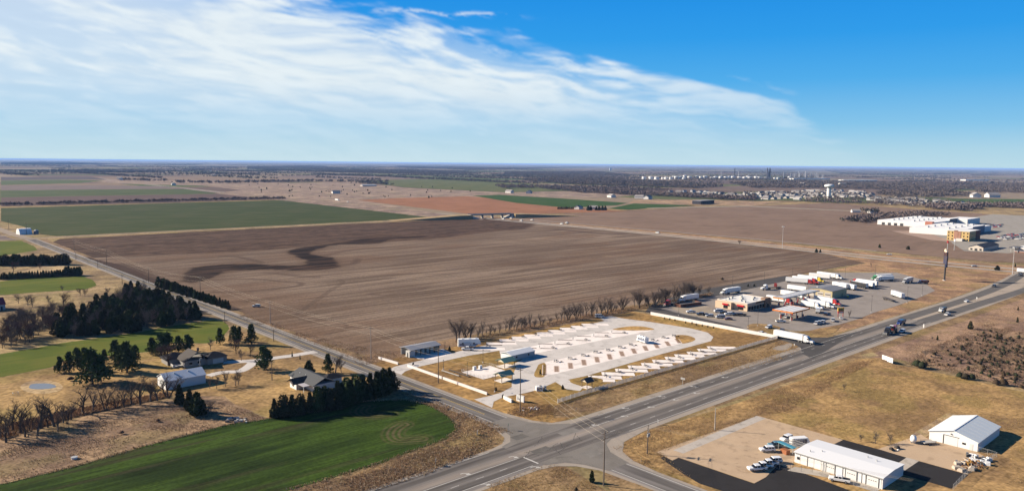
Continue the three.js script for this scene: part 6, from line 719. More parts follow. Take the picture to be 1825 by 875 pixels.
  let a0 = 1e9, a1 = -1e9, b0 = 1e9, b1 = -1e9; for (const p of grove) { a0 = Math.min(a0, p[0]); a1 = Math.max(a1, p[0]); b0 = Math.min(b0, p[1]); b1 = Math.max(b1, p[1]); }
  for (let x = a0; x < a1; x += 5.8) for (let z = b0; z < b1; z += 5.8) { const p = [x + (r() - 0.5) * 3.5, z + (r() - 0.5) * 3.5]; if (!inside(p, grove)) continue; const d = r(); if (d < 0.76) tree('cedar', p[0], p[1], 6 + r() * 4.5, 'dark cedar in the dense grove along the county road', 'cedars of the roadside grove', 1.25); else tree('grey', p[0], p[1], 8 + r() * 3.5, 'grey bare tree standing inside the cedar grove', 'bare trees inside the cedar grove', 0.9); }
  const thick = GP([[-20, 615], [0, 592], [30, 575], [70, 560], [110, 548], [130, 558], [110, 580], [95, 600], [60, 610], [0, 622]]);
  for (let i = 0, n = 0; i < 700 && n < 75; i++) { const px = -15 + r() * 145, py = 545 + r() * 78, p = G(px, py); if (!inside(p, thick)) continue; n++; const kd = r() < 0.6 ? 'grey' : 'red'; tree(kd, p[0], p[1], 6.5 + r() * 4, `${kd === 'grey' ? 'greyish' : 'reddish'} leafless tree in the thicket at the west end of the cedar grove`, 'leafless thicket by the grove', 1.2); }
  [[32, 541, 520], [48, 545, 522], [56, 548, 524], [86, 540, 524], [142, 527, 512], [150, 528, 513], [190, 526, 512], [110, 519, 507]].forEach(([x, y, t]) => treePx(x > 130 ? 'red' : 'grey', x, y, t, x > 130 ? 'spreading bare tree along the pale farm track' : 'grey bare tree near the red roofed house', x > 130 ? 'bare trees by the farm track' : 'bare trees near the red roofed house', 1.3));
  // far cedar hedges at the dry lawn
  for (let i = 0; i < 26; i++) { const px = -6 + i * 4.9, py = 473 + r() * 2 - i * 0.10; treePx('cedar', px, py, py - 21 + r() * 5, 'dark tree in the tall belt behind the dry lawn', 'belt behind the dry lawn', 1.2); }
  for (let i = 0; i < 30; i++) { const px = -4 + i * 5.0, py = 498.5 - i * 0.27; treePx('cedar', px, py, py - (i > 23 ? 18 : 13) + r() * 3, 'dark cedar in the clipped hedge in front of the dry lawn', 'hedge in front of the dry lawn', 1.15); }
  treePx('red', 22, 486, 464, 'reddish bare tree at the edge of the dry lawn', undefined, 1.3); treePx('grey', 70, 482, 466, 'single pale bare tree on the dry lawn');
  // roadside hedge beside the brown field
  for (let i = 0; i < 26; i++) { const t = i / 25, px = lerp(281, 406, t), py = lerp(510, 551, t) + (i % 2) * 1.2; treePx('cedar', px, py, py - 14 - r() * 3 - (t < 0.5 ? 2 : 0), 'dark cedar in the roadside hedge beside the brown field', 'roadside hedge cedars', 1.25); }
  // scrub pasture
  [[1636, 655, 640], [1645, 657, 643], [1712, 674, 662], [1722, 676, 664], [1734, 677, 665], [1777, 686, 675], [1790, 687, 674], [1822, 692, 685]].forEach(([x, y, t]) => treePx('shrub', x, y, t, 'broad dark cedar along the edge of the scrub pasture', 'cedars at the scrub edge', 1.35));
  [[1731, 587, 572], [1779, 606, 594], [1815, 575, 565], [1754, 609, 602], [1672, 606, 598], [1816, 553, 547]].forEach(([x, y, t]) => treePx('cedar', x, y, t, 'single small cedar in the scrub pasture', 'lone cedars in the scrub pasture', 1.0));
  for (let i = 0; i < 380; i++) { const px = 1640 + r() * 190, py = 592 + r() * 98, [x, z] = G(px, py); if (py > 650 + (px - 1640) * 0.2 || py < 646 - (px - 1640) * 0.55 || r() > 0.35 + (px - 1640) / 190) continue; tree('shrub', x, z, 0.7 + r() * 1.1, 'small shrub dotted over the scrub pasture', 'scrub pasture shrubs', 1.2); }
  [[1650, 636, 622], [1680, 626, 612], [1711, 612, 598], [1663, 606, 598]].forEach(([x, y, t]) => treePx('grey', x, y, t, 'pale leafless bush in the scrub pasture', 'leafless bushes in the scrub pasture', 1.5));
  [[1536, 787, 771], [1561, 791, 768], [1588, 791, 770]].forEach(([x, y, t]) => treePx('grey', x, y, t, 'small leafless tree beside the asphalt behind the workshop', 'trees behind the workshop', 1.2)); treePx('grey', 1505, 697, 680, 'single small leafless tree in the dry field above the yard');
  treePx('cedar', 1055, 860, 838, 'narrow dark cedar on the grassy corner by the tall pole', undefined, 0.9); treePx('shrub', 1027, 876, 868, 'low dark shrub at the foot of the grassy corner');
  [[1456, 450, 443], [1463, 450, 444]].forEach(([x, y, t]) => treePx('cedar', x, y, t, 'dark round tree on the bank of the far highway', 'round trees by the far highway', 1.6)); [[1569, 442, 435], [1620, 445, 438]].forEach(([x, y, t]) => treePx('cedar', x, y, t, 'dark round lollipop tree in the field beyond the far highway', 'lollipop trees in the far field', 1.5)); treePx('cedar', 1779, 482, 473, 'broad dark bush on the verge by the ramp', undefined, 2.6); treePx('cedar', 1811, 476, 469, 'dark cedar behind the ramp semi'); treePx('shrub', 1288, 500, 494, 'small bush on the field edge'); treePx('bare', 1319, 435, 426, 'bare tree on the far highway bank'); treePx('bare', 1554, 477, 466, 'small bare tree at the field corner near the truck stop'); treePx('bare', 1514, 567, 553, 'bare sapling beside the yellow and red sign'); [[1334, 511, 506], [1345, 511, 506]].forEach(([x, y, t]) => treePx('cedar', x, y, t, 'dark cedar at the field edge behind parked trucks', 'cedars at the field edge', 1.2)); treePx('cedar', 884, 697, 690, 'tiny dark evergreen in the campground lawn'); treePx('cedar', 1003, 694, 686, 'tiny dark evergreen by the campground drive'); treePx('cedar', 801, 625, 617, 'tiny dark evergreen behind the open shelter'); treePx('cedar', 963, 667, 658, 'tiny dark evergreen on the grass island');
  // farmstead between the two green patches
  for (let i = 0; i < 16; i++) treePx('cedar', 995 + i * 2.9, 373 - i * 0.05, 368.5 - r(), 'dark hedge tree at the farmstead beyond the highway', 'farmstead hedge', 1.3); [[1049, 375.5, 366], [1053, 375.5, 366.5], [1063, 375, 367.5], [1068, 375, 367], [1074, 375, 366.5], [1079, 375, 367]].forEach(([x, y, t]) => treePx('cedar', x, y, t, 'large dark tree sheltering the farmstead beyond the highway', 'farmstead shelter trees', 1.5));
  // scattered small trees over the far pasture
  for (let i = 0; i < 60; i++) { const px = 440 + r() * 420, py = 328 + r() * 22 + (px - 440) * 0.01, [x, z] = G(px, py); tree('cedar', x, z, 3 + r() * 3, 'small dark tree dotted over the far tan pasture', 'trees dotted over the far pasture', 1.4); }
}

// ================= far buildings =================
const rm = [std(0.30, 0.28, 0.27), std(0.20, 0.18, 0.17), std(0.42, 0.40, 0.38), std(0.15, 0.14, 0.14)], wmm = [std(0.66, 0.64, 0.61), std(0.48, 0.43, 0.38), std(0.56, 0.54, 0.53)];
const hv = [0, 1, 2, 3, 4, 5].map((i) => { const g = new THREE.Group(); g.name = 'suburban_house'; g.userData.category = 'house'; mesh('wall', gableWalls(14 + i, 9, 3.2, 2.6), wmm[i % 3], g); mesh('roof', gableRoof(14 + i, 9, 3.2, 2.6, 0.5, 0.2), rm[i % 4], g); return g; });
{ const r = rng(8); let n = 0;
  for (const [poly, sx, sz] of [[[[1300, 347], [1380, 343], [1470, 339], [1560, 344], [1555, 352], [1440, 356.5], [1330, 355.5]], 38, 48], [[[1550, 352], [1640, 355], [1700, 361], [1780, 368], [1690, 369], [1600, 366], [1545, 360]], 34, 42], [[[1186, 342], [1250, 342], [1310, 347], [1320, 353], [1250, 350], [1200, 346]], 40, 52]]) {
    const p = GP(poly); let a0 = 1e9, a1 = -1e9, b0 = 1e9, b1 = -1e9; for (const q of p) { a0 = Math.min(a0, q[0]); a1 = Math.max(a1, q[0]); b0 = Math.min(b0, q[1]); b1 = Math.max(b1, q[1]); }
    for (let x = a0; x < a1; x += sx) for (let z = b0; z < b1; z += sz) { const q = [x + (r() - 0.5) * 14, z + (r() - 0.5) * 14]; if (!inside(q, p) || r() < 0.15 || n > 285) continue; n++; const vi = Math.floor(r() * 6), al = r() < 0.5; copyOf(hv[vi], q[0], q[1], al ? 0 : HP, `${['white', 'tan', 'cream', 'white', 'tan', 'cream'][vi]} gabled house with ${['grey', 'brown', 'pale', 'dark', 'grey', 'brown'][vi]} roof in the suburb around the water tower`, 'suburb houses', 1.1, 0.5); } }
  const far = (px, py, label, group, s = 1, v = 0) => { const [x, z] = G(px, py); return copyOf(hv[v], x, z, r() * 3, label, group, s, 0.4); };
  [[1031, 373], [1057, 373]].forEach(([a, b]) => far(a, b, 'white farmhouse among the farmstead trees beyond the highway', 'farmstead houses', 1.2)); [[212, 319], [215, 321], [380, 313], [374, 305], [308, 330], [598, 345]].forEach(([a, b]) => far(a, b, 'tiny white farm building far out in the fields', 'far farm buildings', 1.5)); [[908, 344], [943, 345], [1090, 352], [1140, 354], [1155, 355]].forEach(([a, b]) => far(a, b, 'pale shed beside the green field beyond the highway', 'sheds beyond the green field', 1.6)); [[1526, 379], [1556, 380]].forEach(([a, b]) => far(a, b, 'small pale house on the dirt road beyond the far field', 'houses on the dirt road', 1.1)); [[1740, 352], [1770, 352]].forEach(([a, b]) => far(a, b, 'large pale building at the edge of the far green field', 'buildings at the far green field', 2.5)); far(1430, 330, 'pale building on the wooded rise beyond the suburb', undefined, 2); far(1502, 331, 'white building on the wooded rise behind the water tower', undefined, 2.4);
  const shed = thing('barn', 'long low pale roofed shed far out by the tree rows', 'barn', ...G(656, 332), 0); mesh('wall', gableWalls(60, 18, 4, 3), wmm[1], shed); mesh('roof', gableRoof(60, 18, 4, 3, 0.6, 0.3), std(0.55, 0.55, 0.55), shed);
  const dk = thing('warehouse', 'long dark building on bare ground beyond the green patches', 'building', ...G(1254, 363.5), 0.1); mesh('wall', bx(64, 8, 22), std(0.05, 0.05, 0.06), dk); mesh('roof', bx(66, 0.6, 24, 0, 8, 0), std(0.28, 0.28, 0.3), dk); for (let k = 0; k < 6; k++) mesh('door', bx(5, 5, 0.2, -25 + k * 10, 0, 11.1), mDark, dk);
}
// shopping area
{
  const big = thing('big_box_store', 'very large white flat roofed store with a red entrance block', 'store', 1290, -448, 0); mesh('wall', [bx(150, 7, 78), bx(60, 9, 30, 60, 0, 40)], std(0.72, 0.72, 0.71), big); mesh('roof', [bx(149, 0.2, 77, 0, 7.02, 0), bx(59, 0.2, 29, 60, 9.02, 40)], std(0.76, 0.76, 0.76), big); mesh('entrance_block', [bx(8, 9, 10, -74, 0, 36)], std(0.40, 0.16, 0.11), big); for (let k = 0; k < 14; k++) mesh('roof_unit', bx(5, 2, 4, -60 + (k % 7) * 19, 7.2, -22 + Math.floor(k / 7) * 30), std(0.6, 0.6, 0.6), big); for (let k = 0; k < 4; k++) mesh('loading_door', bx(0.3, 4, 4.5, -75.1, 0, -30 + k * 9), mDark, big); panel(big, 'facade', 40, 10, 20, 0, 39.3, std(0.16, 0.17, 0.2), 0, 0.5);
  const st = thing('department_store', 'wide white flat roofed store behind the yellow hotel', 'store', 1160, -365, 0); mesh('wall', bx(130, 8, 62), std(0.68, 0.68, 0.67), st); mesh('roof', bx(129, 0.2, 61, 0, 8.02, 0), std(0.76, 0.76, 0.76), st); for (let k = 0; k < 10; k++) mesh('roof_unit', bx(5, 2, 4, -50 + (k % 5) * 24, 8.2, -14 + Math.floor(k / 5) * 26), std(0.55, 0.55, 0.55), st); panel(st, 'facade', 50, 10, 10, 0, 31.2, std(0.2, 0.22, 0.27), 0, 0.4);
  const h = thing('hotel', 'three storey yellow hotel with red brick bands and rows of windows', 'hotel', 1046, -314.5, 0); mesh('wall', bx(40, 12, 24.4), std(0.52, 0.37, 0.16), h); mesh('roof', bx(41, 0.5, 25.4, 0, 12, 0), std(0.72, 0.72, 0.7), h); mesh('brick_band', [bx(0.6, 12.8, 4.4, -20.2, 0, -2.4), bx(0.5, 12.4, 2.6, -20.2, 0, 1.6)], std(0.36, 0.20, 0.14), h); mesh('brick_corner', bx(16, 12.6, 0.6, 12, 0, 12.3), std(0.20, 0.07, 0.05), h); mesh('porch', bx(6, 3.4, 7, -23, 0, 3), std(0.6, 0.57, 0.52), h);
  for (let f = 0; f < 3; f++) { for (let k = 0; k < 6; k++) { const z = -10.6 + k * 4.2; if (Math.abs(z + 2.4) < 2.4 || Math.abs(z - 1.6) < 1.5) continue; mesh('window', bx(0.12, 1.7, 1.4, -20.04, 1.2 + f * 3.9, z), mGlass, h); } for (let k = 0; k < 7; k++) mesh('window', bx(1.4, 1.7, 0.12, -17 + k * 3.2, 1.2 + f * 3.9, 12.24), mGlass, h); }
  const rs = thing('restaurant', 'low pale stone restaurant with a gabled front and dark roof', 'restaurant', 946, -263.5, 0); mesh('wall', gableWalls(54, 14, 4, 2.6), std(0.56, 0.50, 0.43), rs); mesh('roof', gableRoof(54, 14, 4, 2.6, 0.5, 0.3), std(0.06, 0.065, 0.08), rs); panel(rs, 'door', 2.4, 2.6, -27.1, 0, 0, mDark, HP, 0.3); for (const z of [-4.4, 4.4]) panel(rs, 'window', 1.8, 1.6, -27.1, 1, z, mGlass, HP, 0.3);
  const cs = thing('corner_shop', 'pale low shop with a reddish base at the far car park', 'shop', ...G(1835, 449), 0); mesh('wall', bx(34, 5, 18), std(0.62, 0.58, 0.52), cs); mesh('base', bx(34.4, 1.2, 18.4), std(0.26, 0.12, 0.09), cs); mesh('roof', bx(33, 0.2, 17, 0, 5.02, 0), std(0.72, 0.72, 0.7), cs);
  const fc = thing('gas_station_canopy', 'small flat canopy on dark posts before the corner shop', 'canopy', ...G(1812, 449), 0); mesh('canopy_roof', bx(18, 0.9, 9, 0, 4.6, 0), std(0.12, 0.12, 0.13), fc); for (const a of [-1, 1]) for (const b of [-1, 1]) mesh('column', bx(0.5, 4.6, 0.5, a * 6, 0, b * 3), mGalv, fc);
  const r = rng(21); const cols = ['white', 'black', 'silver', 'grey', 'red', 'navy', 'white', 'maroon'];
  for (const [poly, n, dens] of [[[[1722, 402], [1790, 401], [1812, 406], [1760, 408], [1730, 408]], 70, 1], [[[1775, 424], [1790, 418], [1850, 416], [1850, 428], [1790, 428]], 75, 1]]) { const p = GP(poly); let k = 0; let a0 = 1e9, a1 = -1e9, b0 = 1e9, b1 = -1e9; for (const q of p) { a0 = Math.min(a0, q[0]); a1 = Math.max(a1, q[0]); b0 = Math.min(b0, q[1]); b1 = Math.max(b1, q[1]); } for (let z = b0; z < b1; z += 8.5) for (let x = a0; x < a1; x += 3.1) { if (!inside([x, z], p) || r() < 0.45 || k >= n) continue; k++; const c = cols[Math.floor(r() * 8)], kd = r() < 0.5 ? 'suv' : 'sedan', by = n === 70 ? 'behind the very large white store' : 'beside the store behind the yellow hotel'; car(kd, c, x, z, HP, `${c} ${kd === 'suv' ? 'tall' : 'low'} car parked in the rows ${by}`, `cars parked ${by}`, false).position.y = 0.4; } }
}
// water tower, refinery, grain elevator
{
  const [x, z] = G(1478, 353.5), w = thing('water_tower', 'tall white mushroom shaped water tower above the suburb', 'water tower', x, z); mesh('column', new THREE.LatheGeometry([[6.4, 0], [5.6, 2], [5.4, 28], [6.2, 30]].map((p) => new THREE.Vector2(...p)), 20), std(0.72, 0.71, 0.69), w); mesh('tank', new THREE.LatheGeometry([[6.2, 30], [11, 31.5], [13.2, 33.5], [13.2, 36], [11, 38.3], [6, 39.4], [0.01, 39.8]].map((p) => new THREE.Vector2(...p)), 24), std(0.78, 0.77, 0.75), w); mesh('door', bx(2, 3, 0.4, 0, 0, 6.3), mDark, w); mesh('rail', cyl(4, 4, 0.8, 0, 39.2, 0, 14, true), mGalv, w);
  const R = rng(31), tank = proto('tank', 'storage_tank', 'tank', (g) => { mesh('shell', cyl(12, 12, 13, 0, 0, 0, 18, true), std(0.74, 0.74, 0.73), g); mesh('tank_roof', cyl(0.3, 12.2, 1.6, 0, 13, 0, 18), std(0.66, 0.66, 0.66), g); });
  for (const [a, b] of [[45, 157], [110, 158], [165, 160], [225, 156], [258, 157], [300, 158], [330, 142], [355, 155], [395, 155], [435, 140], [428, 163], [480, 153], [550, 148], [590, 150], [630, 148], [690, 152], [730, 153], [780, 152], [830, 155], [860, 145], [900, 152], [960, 157], [1010, 158], [1060, 158], [1120, 155], [1040, 147], [1150, 157], [1210, 155], [1300, 160], [1330, 158], [1440, 152]]) { const [tx, tz] = G(1140 + a / 5.37, 290 + b / 5.37); const ts = 0.8 + R() * 0.5; copyOf(tank, tx, tz, 0, `${ts > 1.13 ? 'large' : ts > 0.96 ? 'middling' : 'small'} white cylindrical oil tank of the distant refinery`, 'refinery tanks', ts); }
  const col = (px, py, top, rad, label, group, m) => { const [cx, cz] = G(px, py), h = HT(px, py, top), g = thing('refinery_column', label, 'column', cx, cz, 0, group); mesh('shell', cyl(rad * 0.8, rad, h, 0, 0, 0, 8), m, g); mesh('platform', cyl(rad * 1.6, rad * 1.6, 1, 0, h * 0.7, 0, 8), mSteel, g); return g; };
  col(1309.8, 318, 300, 3.2, 'tall thin dark stack of the distant refinery', undefined, std(0.06, 0.06, 0.07)); col(1286, 318, 305.5, 2.2, 'slender pale stack rising among the refinery tanks', undefined, std(0.4, 0.4, 0.42)); col(1317, 318, 305.5, 2.6, 'pale column next to the tall thin dark stack', undefined, std(0.4, 0.4, 0.42));
  for (let k = 0; k < 26; k++) { const px = 1388 + R() * 82; col(px, 317.5 + R(), 305 + R() * 7, 1.8 + R() * 1.8, 'one of the many grey process columns of the distant refinery', 'refinery process columns', k % 3 ? std(0.26, 0.27, 0.3) : std(0.5, 0.5, 0.52)); }
  { const [cx, cz] = G(1370, 318), g = thing('refinery_tower', 'dark framed twin process tower, the bulkiest in the refinery', 'tower', cx, cz); for (const s of [-1, 1]) mesh('column', cyl(4, 4.6, 74, s * 17, 0, 0, 10), std(0.1, 0.1, 0.12), g); mesh('frame', [...Array(7)].map((_, k) => bx(44, 1.4, 14, 0, 8 + k * 9, 0)).concat([bx(1.5, 64, 1.5, -21, 0, 6), bx(1.5, 64, 1.5, 21, 0, 6), bx(1.5, 64, 1.5, 0, 0, 6)]), std(0.09, 0.09, 0.11), g); mesh('vessel', cyl(6, 6, 40, 0, 4, 0, 10), std(0.18, 0.18, 0.2), g); }
  for (const [px0, px1, py, l] of [[1411, 1476, 320, 'very long white low building in front of the refinery columns'], [1340, 1372, 318.5, 'long pale refinery hall below the twin tower'], [1500, 1560, 323, 'long white warehouse to the side of the refinery'], [1718, 1760, 322, 'far white warehouse beyond the wooded suburb']]) { const a = G(px0, py), b = G(px1, py), d = Math.hypot(b[0] - a[0], b[1] - a[1]), g = thing('warehouse', l, 'building', (a[0] + b[0]) / 2, (a[1] + b[1]) / 2, face(b[0] - a[0], b[1] - a[1])); mesh('wall', bx(d, 8, 40), std(0.68, 0.68, 0.67), g); mesh('roof', bx(d + 1, 0.6, 41, 0, 8, 0), std(0.75, 0.75, 0.75), g); }
  const [gx, gz] = G(1088, 303.4), el = thing('grain_elevator', 'distant white grain elevator with a tall head house', 'grain elevator', gx, gz, 0.6); mesh('silo', [...Array(7)].map((_, k) => cyl(9, 9, 26, -60 + k * 18, 0, 0, 10)), std(0.74, 0.73, 0.71), el); mesh('head_house', bx(24, 48, 20, 66, 0, 0), std(0.76, 0.75, 0.73), el); mesh('gallery', bx(130, 6, 10, 0, 26, 0), std(0.7, 0.7, 0.68), el);
}
// ================= far woods, weeds: masses nobody could count =================
{
  const r = rng(77), list = []; for (let k = 0; k < 16; k++) { const a = r() * 6.28, q = 0.15 + 0.35 * r(), y = 0.25 + 0.6 * r(), p = V3(Math.cos(a) * q, y, Math.sin(a) * q), d = V3(r() - 0.5, r(), r() - 0.5).normalize(), s = V3(r() - 0.5, r() - 0.5, r() - 0.5).cross(d).normalize().multiplyScalar(0.16); list.push([p.clone().add(s).toArray(), p.clone().sub(s).toArray(), p.clone().addScaledVector(d, 0.3).toArray()]); } list.push([[-0.03, 0, 0], [0.03, 0, 0], [0, 0.6, 0]], [[0, 0, -0.03], [0, 0, 0.03], [0, 0.6, 0]]);
  const geo = tris(list), spots = [];
  const fill = (px, sp, h, tone) => { const p = GP(px); let a0 = 1e9, a1 = -1e9, b0 = 1e9, b1 = -1e9; for (const q of p) { a0 = Math.min(a0, q[0]); a1 = Math.max(a1, q[0]); b0 = Math.min(b0, q[1]); b1 = Math.max(b1, q[1]); } const n = Math.min(16000, (a1 - a0) * (b1 - b0) / sp / sp); for (let i = 0; i < n; i++) { const q = [lerp(a0, a1, r()), lerp(b0, b1, r())]; if (inside(q, p) && fbm(q[0] / 160, q[1] / 160, 3) > 0.36) spots.push([q[0], q[1], h * (0.6 + 0.7 * r()), tone]); } };
  const lineOf = (px, sp, h, tone, jit = 6) => { const p = GP(px); for (let i = 1; i < p.length; i++) { const L = Math.hypot(p[i][0] - p[i - 1][0], p[i][1] - p[i - 1][1]); for (let s = 0; s < L; s += sp) spots.push([lerp(p[i - 1][0], p[i][0], s / L) + (r() - 0.5) * jit, lerp(p[i - 1][1], p[i][1], s / L) + (r() - 0.5) * jit, h * (0.6 + 0.7 * r()), tone]); } };
  const G0 = [0.115, 0.092, 0.082], D0 = [0.045, 0.045, 0.036], P0 = [0.135, 0.105, 0.098];
  lineOf([[0, 367.5], [140, 363.5], [300, 359.5], [430, 356.2], [506, 355.2]], 2.6, 6.5, G0, 16); lineOf([[0, 367], [300, 359.5], [506, 355.2]], 4, 6, P0, 16);
  fill([[930, 322], [1000, 317], [1080, 318], [1130, 323], [1250, 330], [1300, 333], [1240, 336], [1130, 333], [1010, 329]], 13, 12, G0); fill([[880, 332], [1000, 334], [1110, 336], [1200, 340], [1100, 344], [980, 339], [900, 337]], 14, 10, P0); fill([[1000, 340], [1130, 345], [1300, 352], [1420, 357.5], [1440, 361], [1300, 357], [1150, 349], [1030, 344]], 9, 9, P0);
  fill([[1300, 328], [1420, 324], [1560, 326], [1700, 328], [1900, 330], [1900, 344], [1760, 344], [1640, 341], [1480, 336], [1340, 335]], 13, 11, G0); fill([[1550, 345], [1640, 344], [1740, 348], [1690, 352], [1600, 352]], 14, 11, G0); fill([[1640, 371], [1740, 367], [1830, 366], [1900, 368], [1900, 380], [1780, 379], [1700, 376]], 8, 9, P0); fill([[1505, 394], [1545, 386], [1640, 381], [1700, 384], [1650, 388], [1580, 391], [1540, 398]], 7, 7, P0); fill([[1300, 345], [1560, 345], [1555, 358], [1340, 358]], 24, 8, G0); fill([[1545, 352], [1780, 368], [1690, 371], [1545, 362]], 20, 8, G0); lineOf([[1440, 360], [1600, 366], [1700, 371]], 3, 9, P0, 30);
  lineOf([[1505, 396], [1530, 396], [1560, 394]], 3.5, 6, D0, 10); lineOf([[1540, 379], [1553, 380], [1562, 380]], 3, 9, D0, 14);
  for (const l of [[[0, 305], [120, 306], [260, 305.5], [275, 306]], [[90, 304], [275, 306]], [[70, 307], [300, 309]], [[310, 326], [400, 327], [480, 325], [560, 324], [690, 325]], [[225, 322], [290, 323]], [[470, 303], [560, 306], [700, 309], [800, 311]], [[560, 311], [700, 316], [770, 320]], [[780, 320], [900, 326], [960, 328]], [[345, 309], [400, 310]], [[400, 306], [520, 304]], [[850, 316], [950, 315]], [[560, 298], [700, 299], [860, 303]], [[0, 296], [200, 297], [420, 299]], [[0, 290.6], [160, 292], [360, 293]], [[640, 327], [690, 330]], [[880, 312], [1000, 311]], [[1200, 308], [1420, 309]], [[1500, 309], [1825, 312]], [[1450, 315], [1650, 317]]]) { lineOf(l, 7, 11, [0.07, 0.066, 0.066], 50); lineOf(l, 9, 10, G0, 70); }
  fill([[0, 289.5], [120, 289], [200, 293], [100, 295], [0, 294]], 34, 13, D0); fill([[440, 297], [560, 296], [620, 301], [540, 305], [440, 302]], 26, 12, G0); fill([[560, 303], [760, 304], [860, 309], [760, 312], [600, 308]], 24, 12, G0); fill([[700, 296], [1000, 300], [900, 303], [720, 300]], 40, 13, G0); fill([[900, 307], [1060, 306], [1130, 313], [1000, 316], [900, 312]], 18, 12, G0);
  const fx = Math.sin(42.4 * RAD), fz = -Math.cos(42.4 * RAD);                          // tree rows along far section lines
  for (let i = 0; i < 420; i++) { const d = 4200 + 22000 * r() ** 1.4, s = (r() * 2 - 1) * d * 0.72, x = Math.round((d * fx - s * fz - 800) / 402) * 402 + 800, z = Math.round((d * fz + s * fx + 985) / 402) * 402 - 985, L = 300 + r() * 700, al = r() < 0.75, w = r() < 0.25 ? 120 : 16; for (let q = 0; q < L; q += 9 + d / 1600) spots.push([al ? x + q : x + (r() - 0.5) * w, al ? z + (r() - 0.5) * w : z + q, 8 + r() * 6, r() < 0.5 ? G0 : [0.06, 0.06, 0.06]]); }
  const m = new THREE.InstancedMesh(geo, std(1, 1, 1, 0.95, 0, { vertexColors: false }), spots.length), M = new THREE.Matrix4(), Q = new THREE.Quaternion(), Y = V3(0, 1, 0), cc = new THREE.Color();
  spots.forEach(([x, z, h, t], i) => { const f = 0.75 + 0.5 * r(); m.setMatrixAt(i, M.compose(V3(x, 0.1, z), Q.setFromAxisAngle(Y, r() * 6.28), V3(h * 1.05, h, h * 1.05))); m.setColorAt(i, cc.setRGB(t[0] * f, t[1] * f, t[2] * f)); });
  m.name = 'far_woods'; m.userData = { kind: 'stuff', label: 'far leafless woods and tree rows across the plain', category: 'woods' }; m.castShadow = m.receiveShadow = true; scene.add(m);
  
}
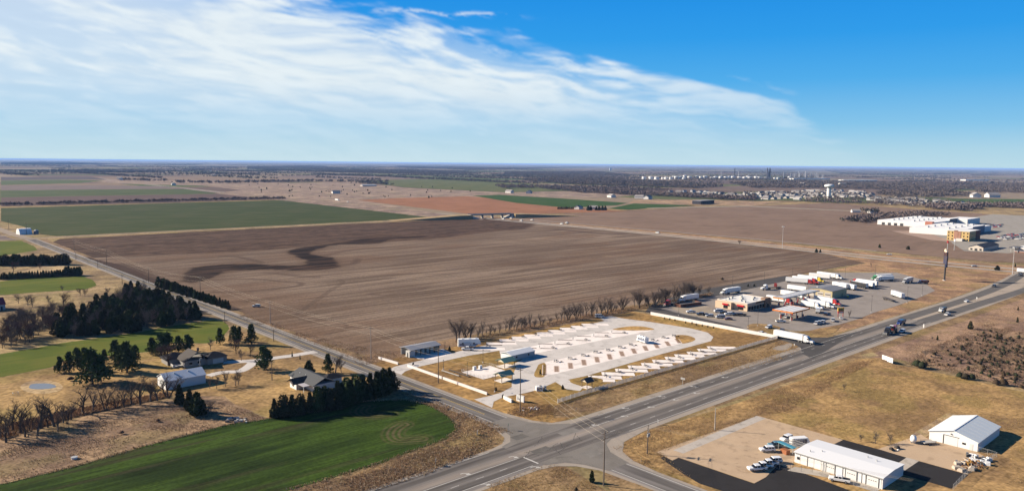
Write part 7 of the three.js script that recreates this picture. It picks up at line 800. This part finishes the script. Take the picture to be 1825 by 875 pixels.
{ // tufts of dead grass and weeds on the near verges and lots
  const r = rng(55), list = []; for (let k = 0; k < 7; k++) { const a = r() * 6.28, l = 0.25 + 0.3 * r(), e = [Math.cos(a) * l * 0.8, 0.45 + 0.55 * r(), Math.sin(a) * l * 0.8], w = 0.09; list.push([[-Math.sin(a) * w, 0, Math.cos(a) * w], [Math.sin(a) * w, 0, -Math.cos(a) * w], e]); }
  const geo = tris(list), spots = [], put = (px, n, h, tones, dens = 0.42, soft = 1) => { const p = GP(px); let x0 = 1e9, x1 = -1e9, y0 = 1e9, y1 = -1e9; for (const q of p) { x0 = Math.min(x0, q[0]); x1 = Math.max(x1, q[0]); y0 = Math.min(y0, q[1]); y1 = Math.max(y1, q[1]); } n = Math.round(n * 0.5); for (let i = 0, k = 0; i < n * 20 && k < n; i++) { const q = [lerp(x0, x1, r()), lerp(y0, y1, r())]; if (!inside([q[0] + (r() + r() - 1) * soft, q[1] + (r() + r() - 1) * soft], p)) continue; const c = fbm(q[0] / 9, q[1] / 5, 4); if (r() > (c - dens + 0.18) * 2.2) continue; k++; spots.push([q[0], q[1], h * (0.3 + 0.7 * r() * r() + 0.5 * Math.max(0, c - 0.5)), tones[Math.floor(r() * tones.length)]]); } };
  const gold = [[0.52, 0.37, 0.16], [0.44, 0.30, 0.13], [0.58, 0.43, 0.22]], brown = [[0.38, 0.24, 0.13], [0.48, 0.32, 0.19], [0.30, 0.19, 0.115]], pale = [[0.62, 0.49, 0.32], [0.50, 0.37, 0.24], [0.40, 0.28, 0.18]];
  put([[824, 757], [821, 770], [802, 785], [740, 808], [672, 834], [592, 858], [520, 878], [600, 890], [716, 862], [860, 806], [900, 784], [912, 772], [890, 760], [840, 740], [780, 716], [735, 694], [716, 702], [770, 724], [803, 741]], 22000, 0.85, [...brown, ...pale]);
  put([[990, 723], [1090, 692], [1200, 660], [1380, 608], [1412, 614], [1428, 624], [1400, 640], [1200, 690], [1000, 748], [960, 752], [930, 740]], 26000, 0.6, [...gold, ...brown]); put([[905, 726], [925, 718], [985, 722], [985, 735], [940, 745], [905, 738]], 4000, 0.7, brown, 0.3);
  put([[1095, 800], [1115, 788], [1155, 770], [1330, 715], [1530, 642], [1540, 655], [1360, 738], [1180, 806], [1230, 852], [1180, 842], [1110, 812]], 26000, 0.5, [...gold, ...brown]); put([[1380, 735], [1600, 650], [1825, 702], [1825, 860], [1800, 870], [1800, 800], [1720, 745], [1660, 770], [1600, 795], [1500, 778]], 42000, 0.42, gold); put([[1420, 705], [1530, 645], [1560, 643], [1400, 735], [1350, 740], [1345, 728]], 7000, 0.7, brown, 0.3);
  put([[1580, 640], [1640, 608], [1825, 540], [1825, 695], [1700, 668]], 24000, 0.6, [...brown, ...pale]); put([[1625, 642], [1665, 618], [1720, 600], [1825, 584], [1860, 590], [1860, 696], [1740, 668], [1690, 655]], 38000, 0.95, [[0.22, 0.135, 0.095], [0.31, 0.20, 0.14], [0.17, 0.115, 0.085], [0.36, 0.27, 0.19]], 0.52, 30); put([[812, 608], [1120, 548], [1270, 522], [1270, 527], [1120, 556], [812, 613]], 7000, 1.3, brown, 0.25);
  { const q = [[0, 863], [130, 832], [250, 797], [330, 776], [400, 758], [478, 746], [560, 728], [640, 716], [697, 712.5], [722, 711.5], [764, 722], [798, 740], [815, 757], [817, 768], [798, 782], [737, 804], [670, 829], [589, 853], [515, 874]]; for (let i = 1; i < q.length; i++) for (let k = 0; k < 190; k++) { const t = r(), [x, z] = G(lerp(q[i - 1][0], q[i][0], t), lerp(q[i - 1][1], q[i][1], t)), o = (r() + r() - 1) * 1.5; spots.push([x + o, z + (r() - 0.5) * 2.4, 0.25 + 0.7 * r() * r(), [...brown, ...pale][Math.floor(r() * 6)]]); } }
  put([[0, 790], [130, 748], [300, 714], [400, 716], [470, 745], [400, 755], [250, 794], [0, 858]], 20000, 0.6, [...brown, ...pale]); put([[0, 760], [130, 730], [300, 700], [300, 708], [130, 744], [0, 786]], 14000, 1.5, brown, 0.25); put([[1080, 875], [1000, 830], [965, 830], [870, 866], [880, 890], [1140, 890]], 9000, 0.5, [...gold, ...brown]); put([[640, 652], [720, 640], [700, 630], [560, 600], [430, 560], [420, 566], [600, 628]], 7000, 0.8, [...brown, ...pale], 0.3);
  const m = new THREE.InstancedMesh(geo, std(1, 1, 1, 0.95, 0, { vertexColors: false }), spots.length), M = new THREE.Matrix4(), Q = new THREE.Quaternion(), Y = V3(0, 1, 0), cc = new THREE.Color();
  spots.forEach(([x, z, h, t], i) => { m.setMatrixAt(i, M.compose(V3(x, 0.03, z), Q.setFromAxisAngle(Y, r() * 6.28), V3(h * 1.3, h, h * 1.3))); m.setColorAt(i, cc.setRGB(...t)); });
  m.name = 'dry_grass'; m.userData = { kind: 'stuff', label: 'tufts of dead grass and weeds on verges and lots', category: 'grass' }; m.castShadow = m.receiveShadow = true; scene.add(m);
}

renderer.render(scene, camera);
